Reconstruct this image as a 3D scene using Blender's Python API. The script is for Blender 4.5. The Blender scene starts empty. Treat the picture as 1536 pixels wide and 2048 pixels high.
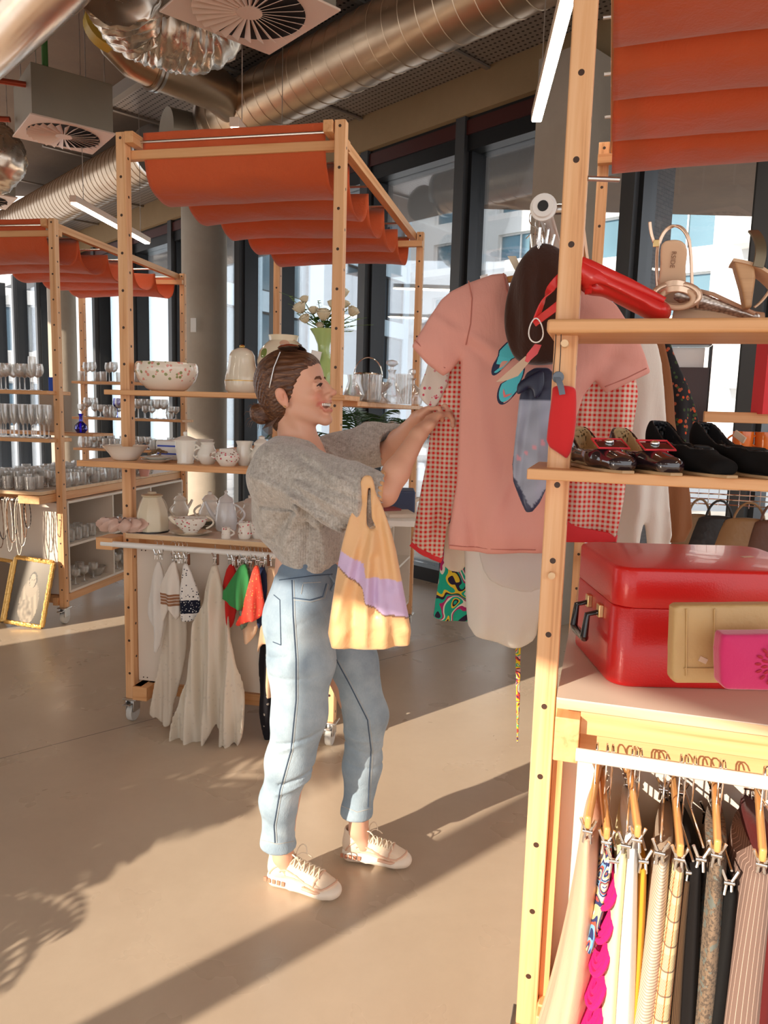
import bpy, bmesh, math, random
import numpy as np
from mathutils import Vector, Matrix, noise as mnoise
random.seed(7)
S = bpy.context.scene
COL = S.collection
# ---------------------------------------------------------------- camera
FPX, CH = 1500.0, 1.5
_p, _r = math.radians(7.6), math.radians(1.6)
_F = Vector((0, math.cos(_p), -math.sin(_p))); _R0 = Vector((1, 0, 0)); _U0 = _R0.cross(_F)
_R = _R0*math.cos(_r) + _U0*math.sin(_r); _U = _U0*math.cos(_r) - _R0*math.sin(_r)
CAMP = Vector((0, 0, CH))
cd = bpy.data.cameras.new('camera'); cam = bpy.data.objects.new('camera', cd); COL.objects.link(cam)
cam.matrix_world = Matrix(((_R.x, _U.x, -_F.x, 0), (_R.y, _U.y, -_F.y, 0), (_R.z, _U.z, -_F.z, CH), (0, 0, 0, 1)))
cd.sensor_fit = 'VERTICAL'; cd.sensor_height = 36; cd.lens = 36*FPX/2048; cd.clip_end = 400
S.camera = cam
def _ray(x, y): return _F*FPX + _R*(x-768) - _U*(y-1024)
def UZ(x, y, z):
    v = _ray(x, y); return CAMP + v*((z-CH)/v.z)
def UY(x, y, Y):
    v = _ray(x, y); return CAMP + v*(Y/v.y)
# ---------------------------------------------------------------- light and exposure
S.view_settings.view_transform = 'Standard'; S.view_settings.look = 'None'
S.view_settings.gamma = 1; S.view_settings.use_curve_mapping = False
S.view_settings.exposure = 0.9
W = bpy.data.worlds.new('sky'); S.world = W; W.use_nodes = True
bg = W.node_tree.nodes['Background']; bg.inputs[0].default_value = (0.92, 0.94, 0.97, 1); bg.inputs[1].default_value = 1.0
HD = Vector((0.74, 0.67, 0)).normalized()          # horizontal heading of the sunlight
ND = Vector((HD.y, -HD.x, 0))
SUN_TAN = 0.364
sd = bpy.data.lights.new('sun', 'SUN'); so = bpy.data.objects.new('sun', sd); COL.objects.link(so)
sd.energy = 4.2; sd.angle = math.radians(0.6); sd.color = (1.0, 0.88, 0.72)
so.location = (-20, -20, 15)
so.rotation_euler = Vector((HD.x, HD.y, -SUN_TAN)).to_track_quat('-Z', 'Y').to_euler()
S.cycles.max_bounces = 6; S.cycles.transparent_max_bounces = 24; S.cycles.diffuse_bounces = 4; S.cycles.glossy_bounces = 3
S.cycles.caustics_reflective = False; S.cycles.caustics_refractive = False; S.cycles.sample_clamp_indirect = 6
S.cycles.use_denoising = True
# ---------------------------------------------------------------- object helpers
def tag(o, label=None, cat=None, group=None, kind=None):
    if label: o['label'] = label
    if cat: o['category'] = cat
    if group: o['group'] = group
    if kind: o['kind'] = kind
    return o
def thing(name, label, cat, loc=(0, 0, 0), rz=0.0, group=None):
    o = bpy.data.objects.new(name, None); COL.objects.link(o)
    o.location = loc; o.rotation_euler = (0, 0, rz); o.empty_display_size = .05
    return tag(o, label, cat, group)
def rootmat(o):
    while o.parent: o = o.parent
    return Matrix.Translation(o.location) @ o.rotation_euler.to_matrix().to_4x4()
def dup(root, loc, rz=None, label=None, group=None, flat=False):
    def cp(o, par):
        c = o.copy(); COL.objects.link(c)
        if par: c.parent = par
        for ch in kids.get(o.name, []): cp(ch, c)
        return c
    kids = {}
    def coll(o):
        kids[o.name] = list(o.children)
        for ch in o.children: coll(ch)
    coll(root)
    c = cp(root, None); c.location = loc
    if rz is not None: c.rotation_euler = (0, 0, rz)
    if label: c['label'] = label
    if group: c['group'] = group
    return c
class MB:
    def __init__(s): s.v = []; s.f = []; s.uv = []; s.m = []; s.cur = 0
    def add(s, vs, fs, uvs=None):
        n = len(s.v); s.v += [Vector(p) for p in vs]
        s.uv += list(uvs) if uvs else [(0.0, 0.0)]*len(vs)
        s.f += [tuple(i+n for i in f) for f in fs]; s.m += [s.cur]*len(fs)
        return s
    def box(s, c, d, R=None):
        x, y, z = d[0]/2, d[1]/2, d[2]/2; c = Vector(c)
        vs = [Vector((a*x, b*y, e*z)) for e in (-1, 1) for a, b in ((-1, -1), (1, -1), (1, 1), (-1, 1))]
        if R is not None: vs = [R @ v for v in vs]
        return s.add([c+v for v in vs], [(3, 2, 1, 0), (4, 5, 6, 7), (0, 1, 5, 4), (1, 2, 6, 5), (2, 3, 7, 6), (3, 0, 4, 7)])
    def bx(s, a, b): return s.box([(i+j)/2 for i, j in zip(a, b)], [abs(j-i) for i, j in zip(a, b)])
    def beam(s, p, q, w, h, up=(0, 0, 1)):
        p, q = Vector(p), Vector(q); d = (q-p); L = d.length; d.normalize()
        u = Vector(up); sd_ = d.cross(u).normalized(); u = sd_.cross(d)
        R = Matrix((sd_, d, u)).transposed()
        return s.box((p+q)/2, (w, L, h), R)
    def loft(s, rings, close=True, caps=True, uscale=1.0):
        n = len(rings[0]); k = len(rings); base = len(s.v)
        vs = []; uv = []; vv = 0
        for i, r in enumerate(rings):
            if i: vv += (Vector(r[0])-Vector(rings[i-1][0])).length
            for j, p in enumerate(r): vs.append(p); uv.append((j/n, vv))
        fs = []
        for i in range(k-1):
            for j in range(n if close else n-1):
                j2 = (j+1) % n
                fs.append((i*n+j, i*n+j2, (i+1)*n+j2, (i+1)*n+j))
        if caps:
            fs.append(tuple(range(n-1, -1, -1))); fs.append(tuple((k-1)*n+j for j in range(n)))
        return s.add(vs, fs, uv)
    def tube(s, pts, r, seg=8, caps=True, closed=False):
        pts = [Vector(p) for p in pts]; n = len(pts)
        rr = r if isinstance(r, (list, tuple)) else [r]*n
        rings = []; pu = None
        for i, p in enumerate(pts):
            if closed: d = pts[(i+1) % n]-pts[i-1]
            else: d = pts[min(i+1, n-1)]-pts[max(i-1, 0)]
            d.normalize()
            if pu is None: pu = d.orthogonal().normalized()
            else:
                pu = (pu - d*pu.dot(d))
                pu = pu.normalized() if pu.length > 1e-6 else d.orthogonal().normalized()
            w = d.cross(pu)
            rings.append([p + (pu*math.cos(a)+w*math.sin(a))*rr[i] for a in [2*math.pi*j/seg for j in range(seg)]])
        if closed: rings.append(rings[0]); caps = False
        return s.loft(rings, caps=caps)
    def cyl(s, p, q, r, seg=16, r2=None): return s.tube([p, q], [r, r if r2 is None else r2], seg)
    def lathe(s, prof, seg=24, c=(0, 0, 0), sx=1, sy=1, close=False, flute=None):
        c = Vector(c); rings = []
        for (r, z) in prof:
            rings.append([c+Vector((r*sx*math.cos(a)*(1+(flute[1]*math.cos(flute[0]*a) if flute else 0)), r*sy*math.sin(a)*(1+(flute[1]*math.cos(flute[0]*a) if flute else 0)), z)) for a in [2*math.pi*j/seg for j in range(seg)]])
        return s.loft(rings, caps=not close)
    def ell(s, c, rad, seg=16, rows=9, R=None):
        c = Vector(c); rings = []
        for i in range(rows):
            t = -math.pi/2*0.98 + math.pi*0.98*i/(rows-1)
            ring = []
            for j in range(seg):
                a = 2*math.pi*j/seg
                v = Vector((rad[0]*math.cos(t)*math.cos(a), rad[1]*math.cos(t)*math.sin(a), rad[2]*math.sin(t)))
                ring.append(c+(R @ v if R is not None else v))
            rings.append(ring)
        return s.loft(rings)
    def prism(s, poly, h0, h1, M4=None):
        n = len(poly); vs = [Vector((x, y, h0)) for x, y in poly]+[Vector((x, y, h1)) for x, y in poly]
        if M4 is not None: vs = [M4 @ v for v in vs]
        return s.add(vs, [tuple(range(n-1, -1, -1)), tuple(range(n, 2*n))]+[(i, (i+1) % n, n+(i+1) % n, n+i) for i in range(n)])
    def sheet(s, fn, nu, nv, th=0.0015):
        P = [[Vector(fn(i/nu, j/nv)) for i in range(nu+1)] for j in range(nv+1)]
        vs = []; uv = []
        N = [[None]*(nu+1) for _ in range(nv+1)]
        for j in range(nv+1):
            for i in range(nu+1):
                a = P[j][min(i+1, nu)]-P[j][max(i-1, 0)]; b = P[min(j+1, nv)][i]-P[max(j-1, 0)][i]
                n = a.cross(b); n = n.normalized() if n.length > 1e-12 else Vector((0, 0, 1)); N[j][i] = n
        for sg in (0.5, -0.5):
            for j in range(nv+1):
                for i in range(nu+1): vs.append(P[j][i]+N[j][i]*th*sg); uv.append((i/nu, j/nv))
        k = nu+1; o = k*(nv+1); fs = []
        for j in range(nv):
            for i in range(nu):
                a = j*k+i; fs.append((a, a+1, a+k+1, a+k)); fs.append((o+a, o+a+k, o+a+k+1, o+a+1))
        for i in range(nu): fs.append((i+1, i, o+i, o+i+1)); b = nv*k; fs.append((b+i, b+i+1, o+b+i+1, o+b+i))
        for j in range(nv): fs.append((j*k, (j+1)*k, o+(j+1)*k, o+j*k)); b = nu; fs.append((b+(j+1)*k, b+j*k, o+b+j*k, o+b+(j+1)*k))
        return s.add(vs, fs, uv)
    def build(s, name, mat, parent=None, world=False, smooth=True, bevel=0, angle=40, sub=0, center=True, M4=None, rz=0):
        vs = s.v
        if M4 is not None: vs = [M4 @ v for v in vs]
        loc = Vector((0, 0, 0))
        if parent is None and center:
            xs = [v.x for v in vs]; ys = [v.y for v in vs]
            loc = Vector(((min(xs)+max(xs))/2, (min(ys)+max(ys))/2, min(v.z for v in vs)))
            Mi = (Matrix.Translation(loc) @ Matrix.Rotation(rz, 4, 'Z')).inverted()
            vs = [Mi @ v for v in vs]
        elif world and parent is not None:
            Mi = rootmat(parent).inverted(); vs = [Mi @ v for v in vs]
        me = bpy.data.meshes.new(name); me.from_pydata([tuple(v) for v in vs], [], s.f)
        ul = me.uv_layers.new(name='UVMap')
        li = np.empty(len(me.loops), dtype=np.int32); me.loops.foreach_get('vertex_index', li)
        ul.data.foreach_set('uv', np.array(s.uv, dtype=np.float32)[li].ravel())
        for m in (mat if isinstance(mat, (list, tuple)) else [mat]): me.materials.append(m)
        if isinstance(mat, (list, tuple)): me.polygons.foreach_set('material_index', s.m)
        return finish(me, name, parent, loc, smooth, bevel, angle, sub, rz if parent is None and center else 0)
def finish(me, name, parent=None, loc=(0, 0, 0), smooth=True, bevel=0, angle=40, sub=0, rz=0):
    bm = bmesh.new(); bm.from_mesh(me); bmesh.ops.recalc_face_normals(bm, faces=bm.faces); bm.to_mesh(me); bm.free()
    if smooth:
        me.polygons.foreach_set('use_smooth', [True]*len(me.polygons))
        if angle < 180 and hasattr(me, 'set_sharp_from_angle'): me.set_sharp_from_angle(angle=math.radians(angle))
    me.update()
    o = bpy.data.objects.new(name, me); COL.objects.link(o); o.location = loc
    if rz: o.rotation_euler = (0, 0, rz)
    if parent is not None: o.parent = parent
    if bevel:
        b = o.modifiers.new('bevel', 'BEVEL'); b.width = bevel; b.segments = 2; b.limit_method = 'ANGLE'; b.angle_limit = math.radians(40)
    if sub:
        b = o.modifiers.new('sub', 'SUBSURF'); b.levels = sub; b.render_levels = sub
    return o
# ---------------------------------------------------------------- signed distance modelling
def axis(*seg):
    out = []
    for a, b, st in seg:
        n = max(1, int(round((b-a)/st))); out += [a+(b-a)*i/n for i in range(n)]
    out.append(seg[-1][1]); return np.array(out, dtype=np.float32)
def smin(a, b, k):
    if k <= 0: return np.minimum(a, b)
    h = np.maximum(k-np.abs(a-b), 0)/k; return np.minimum(a, b)-h*h*k*0.25
def smax(a, b, k): return -smin(-a, -b, k)
class Field:
    def __init__(s, xs, ys, zs):
        s.ax = (xs, ys, zs); s.g = np.full((len(xs), len(ys), len(zs)), 1.0, dtype=np.float32)
    def _sl(s, lo, hi, m):
        sl = []
        for a, l, h in zip(s.ax, lo, hi): sl.append(slice(max(0, int(np.searchsorted(a, l-m))-1), min(len(a), int(np.searchsorted(a, h+m))+1)))
        return tuple(sl)
    def apply(s, fn, lo, hi, k=0.01, op='add', m=None):
        sl = s._sl(lo, hi, (k+0.012) if m is None else m)
        if min(x.stop-x.start for x in sl) < 1: return s
        X = s.ax[0][sl[0]][:, None, None]; Y = s.ax[1][sl[1]][None, :, None]; Z = s.ax[2][sl[2]][None, None, :]
        d = fn(X, Y, Z).astype(np.float32)
        s.g[sl] = smin(s.g[sl], d, k) if op == 'add' else smax(s.g[sl], -d, k)
        return s
    def cone(s, a, b, r1, r2=None, k=0.01, op='add'):
        a = np.array(a, float); b = np.array(b, float); r2 = r1 if r2 is None else r2
        ba = b-a; L = float(ba@ba)+1e-12
        def fn(X, Y, Z):
            t = np.clip(((X-a[0])*ba[0]+(Y-a[1])*ba[1]+(Z-a[2])*ba[2])/L, 0, 1)
            return np.sqrt((X-a[0]-t*ba[0])**2+(Y-a[1]-t*ba[1])**2+(Z-a[2]-t*ba[2])**2)-(r1+(r2-r1)*t)
        rm = max(r1, r2)
        return s.apply(fn, np.minimum(a, b)-rm, np.maximum(a, b)+rm, k, op)
    def ell(s, c, rad, R=None, k=0.01, op='add'):
        c = np.array(c, float); rad = np.array(rad, float); A = np.eye(3) if R is None else np.array(R, float)
        def fn(X, Y, Z):
            x, y, z = X-c[0], Y-c[1], Z-c[2]
            q = [(x*A[0, i]+y*A[1, i]+z*A[2, i])/rad[i] for i in range(3)]
            k0 = np.sqrt(q[0]**2+q[1]**2+q[2]**2)+1e-9
            k1 = np.sqrt((q[0]/rad[0])**2+(q[1]/rad[1])**2+(q[2]/rad[2])**2)+1e-9
            return k0*(k0-1)/k1
        m = max(rad); return s.apply(fn, c-m, c+m, k, op)
    def rcone(s, a, b, e1, e2, up, k=0.01, op='add'):
        """tapered limb of elliptical section: e=(side radius, up radius)"""
        a = np.array(a, float); b = np.array(b, float); d = b-a; L = np.linalg.norm(d); d = d/L
        u = np.array(up, float); u = u-d*(u@d); u /= np.linalg.norm(u); w = np.cross(d, u)
        def fn(X, Y, Z):
            x, y, z = X-a[0], Y-a[1], Z-a[2]
            h = x*d[0]+y*d[1]+z*d[2]; t = np.clip(h/L, 0, 1)
            ea = e1[0]+(e2[0]-e1[0])*t; eb = e1[1]+(e2[1]-e1[1])*t
            p = (x*w[0]+y*w[1]+z*w[2]); q = (x*u[0]+y*u[1]+z*u[2]); hh = h-t*L
            k0 = np.sqrt((p/ea)**2+(q/eb)**2+(hh/np.minimum(ea, eb))**2)
            return (k0-1)*np.minimum(ea, eb)
        m = max(max(e1), max(e2)); return s.apply(fn, np.minimum(a, b)-m, np.maximum(a, b)+m, k, op)
    def warp(s, fn):
        X = s.ax[0][:, None, None]; Y = s.ax[1][None, :, None]; Z = s.ax[2][None, None, :]
        s.g = (s.g+fn(X, Y, Z)).astype(np.float32); return s
    def mesh(s):
        g = s.g; xs, ys, zs = s.ax; ins = g < 0
        c = ins[:-1, :-1, :-1]; al = c.copy(); an = c.copy()
        for dx in (0, 1):
            for dy in (0, 1):
                for dz in (0, 1):
                    q = ins[dx:ins.shape[0]-1+dx, dy:ins.shape[1]-1+dy, dz:ins.shape[2]-1+dz]
                    al &= q; an |= q
        act = np.argwhere(an & ~al)
        idx = np.full(c.shape, -1, dtype=np.int32); idx[act[:, 0], act[:, 1], act[:, 2]] = np.arange(len(act))
        P = np.zeros((len(act), 3)); cnt = np.zeros(len(act))
        axs = (xs, ys, zs)
        for ax in range(3):
            o1, o2 = [i for i in range(3) if i != ax]
            for p in (0, 1):
                for q in (0, 1):
                    a = act.copy(); a[:, o1] += p; a[:, o2] += q; b = a.copy(); b[:, ax] += 1
                    ga = g[a[:, 0], a[:, 1], a[:, 2]]; gb = g[b[:, 0], b[:, 1], b[:, 2]]
                    mk = (ga < 0) != (gb < 0); t = np.where(mk, ga/(ga-gb+1e-20), 0)
                    pa = np.stack([axs[i][a[:, i]] for i in range(3)], 1).astype(float)
                    pa[:, ax] += t*(axs[ax][b[:, ax]]-axs[ax][a[:, ax]])
                    P[mk] += pa[mk]; cnt[mk] += 1
        P /= np.maximum(cnt, 1)[:, None]
        F = []
        for ax in range(3):
            o1, o2 = [(1, 2), (2, 0), (0, 1)][ax]
            A = np.moveaxis(ins, ax, 0); ch = A[:-1] != A[1:]
            sh = [slice(None)]*3; e = np.argwhere(np.moveaxis(ch, 0, ax))
            ok = (e[:, o1] > 0) & (e[:, o2] > 0) & (e[:, o1] < ins.shape[o1]-1) & (e[:, o2] < ins.shape[o2]-1)
            e = e[ok]
            fl = ins[e[:, 0], e[:, 1], e[:, 2]]
            def cell(d1, d2):
                q = e.copy(); q[:, o1] -= d1; q[:, o2] -= d2; return idx[q[:, 0], q[:, 1], q[:, 2]]
            quad = np.stack([cell(1, 1), cell(0, 1), cell(0, 0), cell(1, 0)], 1)
            quad[~fl] = quad[~fl][:, ::-1]
            F.append(quad)
        F = np.concatenate(F); F = F[(F >= 0).all(1)]
        return P, F
def sdf_obj(field, name, mat, parent=None, loc=(0, 0, 0), rz=0, smooth_it=1, color=None, world=False):
    P, F = field.mesh()
    if world:
        Mi = np.array((rootmat(parent) if parent is not None else Matrix.Translation(loc) @ Matrix.Rotation(rz, 4, 'Z')).inverted())
        PL = P @ Mi[:3, :3].T + Mi[:3, 3]
    else: PL = P
    me = bpy.data.meshes.new(name)
    me.vertices.add(len(PL)); me.vertices.foreach_set('co', PL.astype(np.float32).ravel())
    me.loops.add(F.size); me.loops.foreach_set('vertex_index', F.astype(np.int32).ravel())
    me.polygons.add(len(F)); me.polygons.foreach_set('loop_start', np.arange(0, F.size, 4, dtype=np.int32))
    try: me.polygons.foreach_set('loop_total', np.full(len(F), 4, dtype=np.int32))
    except Exception: pass
    me.update(calc_edges=True); me.validate()
    if smooth_it:
        bm = bmesh.new(); bm.from_mesh(me)
        for _ in range(smooth_it): bmesh.ops.smooth_vert(bm, verts=bm.verts, factor=0.5, use_axis_x=True, use_axis_y=True, use_axis_z=True)
        bm.to_mesh(me); bm.free()
    me.polygons.foreach_set('use_smooth', [True]*len(me.polygons))
    for m in (mat if isinstance(mat, (list, tuple)) else [mat]): me.materials.append(m)
    if color is not None:
        ca = me.color_attributes.new('Col', 'FLOAT_COLOR', 'POINT')
        c = color(P).astype(np.float32); ca.data.foreach_set('color', np.concatenate([c, np.ones((len(c), 1), np.float32)], 1).ravel())
    o = bpy.data.objects.new(name, me); COL.objects.link(o)
    if parent is not None: o.parent = parent
    else: o.location = loc; o.rotation_euler = (0, 0, rz)
    return o
def polydist(px, pz, poly):
    """signed distance (negative inside) of points to a closed 2D polygon"""
    P = np.array(poly, float); n = len(P); d = np.full(px.shape, 1e9); ins = np.zeros(px.shape, bool)
    for i in range(n):
        a, b = P[i], P[(i+1) % n]; e = b-a
        wx, wz = px-a[0], pz-a[1]; t = np.clip((wx*e[0]+wz*e[1])/(e@e+1e-12), 0, 1)
        d = np.minimum(d, (wx-e[0]*t)**2+(wz-e[1]*t)**2)
        c = ((a[1] > pz) != (b[1] > pz)) & (px < (b[0]-a[0])*(pz-a[1])/((b[1]-a[1]) if b[1] != a[1] else 1e-9)+a[0]); ins ^= c
    d = np.sqrt(d); return np.where(ins, -d, d)
def sm(poly, n=2, keep=()):
    """round a polygon by corner cutting"""
    for _ in range(n):
        q = []
        for i in range(len(poly)):
            a, b = poly[i], poly[(i+1) % len(poly)]
            q += [(a[0]*.75+b[0]*.25, a[1]*.75+b[1]*.25), (a[0]*.25+b[0]*.75, a[1]*.25+b[1]*.75)]
        poly = q
    return poly
def cloth(name, outline, mat, loc, rz, th=0.012, fold=None, puff=0.0, step=0.006, label=None, cat=None, group=None, parent=None, edge=0.004, world=True, ycurve=None):
    """hanging cloth: outline in (across, up) metres, th thickness, fold(x,z)->depth offset, puff extra thickness inside"""
    xs_ = [p[0] for p in outline]; zs_ = [p[1] for p in outline]; m = 3*step
    ax = axis((min(xs_)-m, max(xs_)+m, step)); az = axis((min(zs_)-m, max(zs_)+m, step))
    X2, Z2 = np.meshgrid(ax, az, indexing='ij')
    pd = polydist(X2, Z2, outline)
    fo = fold(X2, Z2) if fold else np.zeros_like(X2)
    half = th/2 + puff*np.clip(-pd/0.05, 0, 1)**0.6
    lo = float((fo-half).min())-m; hi = float((fo+half).max())+m
    ay = axis((lo, hi, min(step, max(th/2.5, .0022))))
    F = Field(ax, ay, az)
    d = np.abs(ay[None, :, None]-fo[:, None, :])-half[:, None, :]
    F.g = smax(d, np.broadcast_to(pd[:, None, :], d.shape), edge).astype(np.float32)
    if parent is None:
        o = sdf_obj(F, name, mat, None, loc, rz)
        return tag(o, label, cat, group)
    P = None
    o = sdf_obj(F, name, mat, parent)
    if world:
        o.location = (0, 0, 0)
        M4 = rootmat(parent).inverted() @ Matrix.Translation(loc) @ Matrix.Rotation(rz, 4, 'Z')
        o.data.transform(M4)
    return o
# ---------------------------------------------------------------- materials
def newmat(name):
    m = bpy.data.materials.new(name); m.use_nodes = True; nt = m.node_tree
    return m, nt, nt.nodes['Principled BSDF']
def nd(nt, t, **kw):
    n = nt.nodes.new(t)
    for k, v in kw.items(): setattr(n, k, v)
    return n
def setv(nt, sock, v):
    if isinstance(v, bpy.types.NodeSocket): nt.links.new(v, sock)
    else: sock.default_value = v
def mth(nt, op, a, b=0.0, c=None):
    n = nd(nt, 'ShaderNodeMath', operation=op); setv(nt, n.inputs[0], a)
    if op not in ('FRACT', 'ABSOLUTE', 'SINE', 'FLOOR', 'SQRT'): setv(nt, n.inputs[1], b)
    if c is not None: setv(nt, n.inputs[2], c)
    return n.outputs[0]
def C4(c): return tuple(c)+(1,) if len(c) == 3 else c
def mix(nt, f, a, b, mode='MIX'):
    n = nd(nt, 'ShaderNodeMix', data_type='RGBA', blend_type=mode)
    setv(nt, n.inputs[0], f)
    for s_, v in ((n.inputs[6], a), (n.inputs[7], b)): setv(nt, s_, C4(v) if isinstance(v, (tuple, list)) else v)
    return n.outputs[2]
def coords(nt, kind='Object', scale=(1, 1, 1), rot=(0, 0, 0)):
    tc = nd(nt, 'ShaderNodeTexCoord'); mp = nd(nt, 'ShaderNodeMapping')
    mp.inputs['Scale'].default_value = scale; mp.inputs['Rotation'].default_value = rot
    nt.links.new(tc.outputs[kind], mp.inputs[0]); return mp.outputs[0]
def sep(nt, v):
    n = nd(nt, 'ShaderNodeSeparateXYZ'); nt.links.new(v, n.inputs[0]); return n.outputs
def nz(nt, vec, scale=5, detail=4, rough=.5, dist=0):
    n = nd(nt, 'ShaderNodeTexNoise'); n.inputs['Scale'].default_value = scale; n.inputs['Detail'].default_value = detail
    n.inputs['Roughness'].default_value = rough; n.inputs['Distortion'].default_value = dist
    nt.links.new(vec, n.inputs['Vector']); return n.outputs[0]
def ramp(nt, f, stops):
    n = nd(nt, 'ShaderNodeValToRGB'); setv(nt, n.inputs[0], f); e = n.color_ramp.elements
    while len(e) < len(stops): e.new(.5)
    for q, (p, c) in zip(e, stops): q.position = p; q.color = C4(c)
    return n.outputs[0]
def bump(nt, bs, h, strength=.3, dist=.01):
    n = nd(nt, 'ShaderNodeBump'); n.inputs['Strength'].default_value = strength; n.inputs['Distance'].default_value = dist
    setv(nt, n.inputs['Height'], h); nt.links.new(n.outputs[0], bs.inputs['Normal'])
def mat(name, col, rough=.5, metal=0, var=None, bmp=None, spec=.5, sheen=0, coat=0, trans=0, sub=0):
    m, nt, b = newmat(name)
    b.inputs['Base Color'].default_value = C4(col); b.inputs['Roughness'].default_value = rough; b.inputs['Metallic'].default_value = metal
    b.inputs['Specular IOR Level'].default_value = spec; b.inputs['Coat Weight'].default_value = coat
    if sheen: b.inputs['Sheen Weight'].default_value = sheen
    if sub: b.inputs['Subsurface Weight'].default_value = sub; b.inputs['Subsurface Scale'].default_value = .02
    if var:
        v = nz(nt, coords(nt, scale=var[2] if len(var) > 2 else (1, 1, 1)), var[0], 4)
        nt.links.new(mix(nt, mth(nt, 'MULTIPLY', v, var[1]), col, tuple(c*.45 for c in col)), b.inputs['Base Color'])
    if bmp:
        v = nz(nt, coords(nt, scale=bmp[3] if len(bmp) > 3 else (1, 1, 1)), bmp[0], 3); bump(nt, b, v, bmp[1], bmp[2])
    if trans:
        tr = nd(nt, 'ShaderNodeBsdfTranslucent'); tr.inputs[0].default_value = C4(col)
        mx = nd(nt, 'ShaderNodeMixShader'); mx.inputs[0].default_value = trans
        nt.links.new(b.outputs[0], mx.inputs[1]); nt.links.new(tr.outputs[0], mx.inputs[2])
        nt.links.new(mx.outputs[0], nt.nodes['Material Output'].inputs[0])
    return m
def wood(name, axis_, c1=(.82, .46, .22), c2=(.64, .28, .10), rough=.5, fine=1.0):
    m, nt, b = newmat(name)
    sc = [34*fine]*3; sc[axis_] = 1.3
    v = nz(nt, coords(nt, scale=sc), 1, 5, .6, .6)
    sc2 = [90]*3; sc2[axis_] = 3
    v2 = nz(nt, coords(nt, scale=sc2), 1, 2)
    c = ramp(nt, v, [(.35, c1), (.56, tuple((a*2+b_)/3 for a, b_ in zip(c1, c2))), (.68, c2)])
    c = mix(nt, mth(nt, 'MULTIPLY', v2, .25), c, c2)
    nt.links.new(c, b.inputs['Base Color']); b.inputs['Roughness'].default_value = rough
    bump(nt, b, v, .08, .002); return m
WV, WX, WY = wood('pine_vertical', 2), wood('pine_across', 0), wood('pine_lengthwise', 1)
PLY = wood('plywood_edge', 0, (.84, .60, .36), (.70, .42, .22), fine=.6)
WDK = wood('dark_stained_wood', 2, (.22, .08, .03), (.10, .03, .012))
HANGW = wood('hanger_wood', 1, (.72, .36, .12), (.50, .22, .06), .35)
def laminate():
    m, nt, b = newmat('white_laminate'); v = nz(nt, coords(nt), 3, 3)
    nt.links.new(mix(nt, mth(nt, 'MULTIPLY', v, .2), (.80, .70, .60), (.70, .58, .47)), b.inputs['Base Color']); b.inputs['Roughness'].default_value = .35
    return m
WHITEP = laminate()
DECKM = mat('deck_laminate', (.76, .62, .50), .42, var=(6, .15))
BLACK = mat('black', (.012, .012, .014), .4)
BLACKG = mat('black_gloss', (.01, .01, .012), .12, coat=.5)
DARKFR = mat('dark_window_frame', (.012, .013, .015), .38)
GREYFR = mat('grey_window_cladding', (.060, .062, .066), .5)
CHROME = mat('chrome', (.80, .79, .78), .15, 1)
STEEL = mat('steel', (.62, .60, .58), .3, 1)
BRASS = mat('brass', (.80, .58, .28), .3, 1)
WHITEPL = mat('white_plastic', (.85, .83, .80), .35)
RUBBER = mat('wheel_grey', (.62, .60, .56), .5)
HOLE = mat('drilled_hole', (.06, .025, .012), .9)
# fabric for the canopies
def canopy_mat():
    m, nt, b = newmat('orange_canopy_cloth')
    v = nz(nt, coords(nt), 3, 4); v2 = nz(nt, coords(nt, scale=(120, 120, 120)), 1, 2)
    c = mix(nt, v, (.80, .165, .05), (.70, .12, .028))
    nt.links.new(c, b.inputs['Base Color']); b.inputs['Roughness'].default_value = .8; b.inputs['Sheen Weight'].default_value = .3
    bump(nt, b, mth(nt, 'ADD', v2, mth(nt, 'MULTIPLY', nz(nt, coords(nt), 9, 5, .6, 1.0), 6)), .25, .006)
    tr = nd(nt, 'ShaderNodeBsdfTranslucent'); tr.inputs[0].default_value = (.75, .12, .03, 1)
    mx = nd(nt, 'ShaderNodeMixShader'); mx.inputs[0].default_value = .3
    nt.links.new(b.outputs[0], mx.inputs[1]); nt.links.new(tr.outputs[0], mx.inputs[2]); nt.links.new(mx.outputs[0], nt.nodes['Material Output'].inputs[0])
    return m
CANOPY = canopy_mat()
def glassm(name, tint=(.96, .97, .97), opac=.06, rough=.02, dif=0):
    m, nt, b = newmat(name); nt.nodes.remove(b)
    tr = nd(nt, 'ShaderNodeBsdfTransparent'); tr.inputs[0].default_value = C4(tint)
    gl = nd(nt, 'ShaderNodeBsdfGlossy'); gl.inputs['Roughness'].default_value = rough; gl.inputs[0].default_value = (1, 1, 1, 1)
    lw = nd(nt, 'ShaderNodeLayerWeight'); lw.inputs[0].default_value = .35
    f = mth(nt, 'ADD', mth(nt, 'MULTIPLY', lw.outputs['Fresnel'], .55), opac)
    mx = nd(nt, 'ShaderNodeMixShader'); nt.links.new(f, mx.inputs[0]); nt.links.new(tr.outputs[0], mx.inputs[1]); nt.links.new(gl.outputs[0], mx.inputs[2])
    if dif:
        df = nd(nt, 'ShaderNodeBsdfDiffuse'); df.inputs[0].default_value = (.95, .92, .88, 1); m2 = nd(nt, 'ShaderNodeMixShader'); m2.inputs[0].default_value = dif
        nt.links.new(mx.outputs[0], m2.inputs[1]); nt.links.new(df.outputs[0], m2.inputs[2]); mx = m2
    nt.links.new(mx.outputs[0], nt.nodes['Material Output'].inputs[0]); return m
PANE = glassm('window_glass', (.96, .98, 1.0), .02)
GLASSW = glassm('drinking_glass', (.985, .98, .97), .10, .06, .17)
GLASSC = glassm('cut_glass', (.97, .97, .97), .16, .08, .15)
GLASSB = glassm('blue_glass', (.02, .08, .75), .10)
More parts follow.
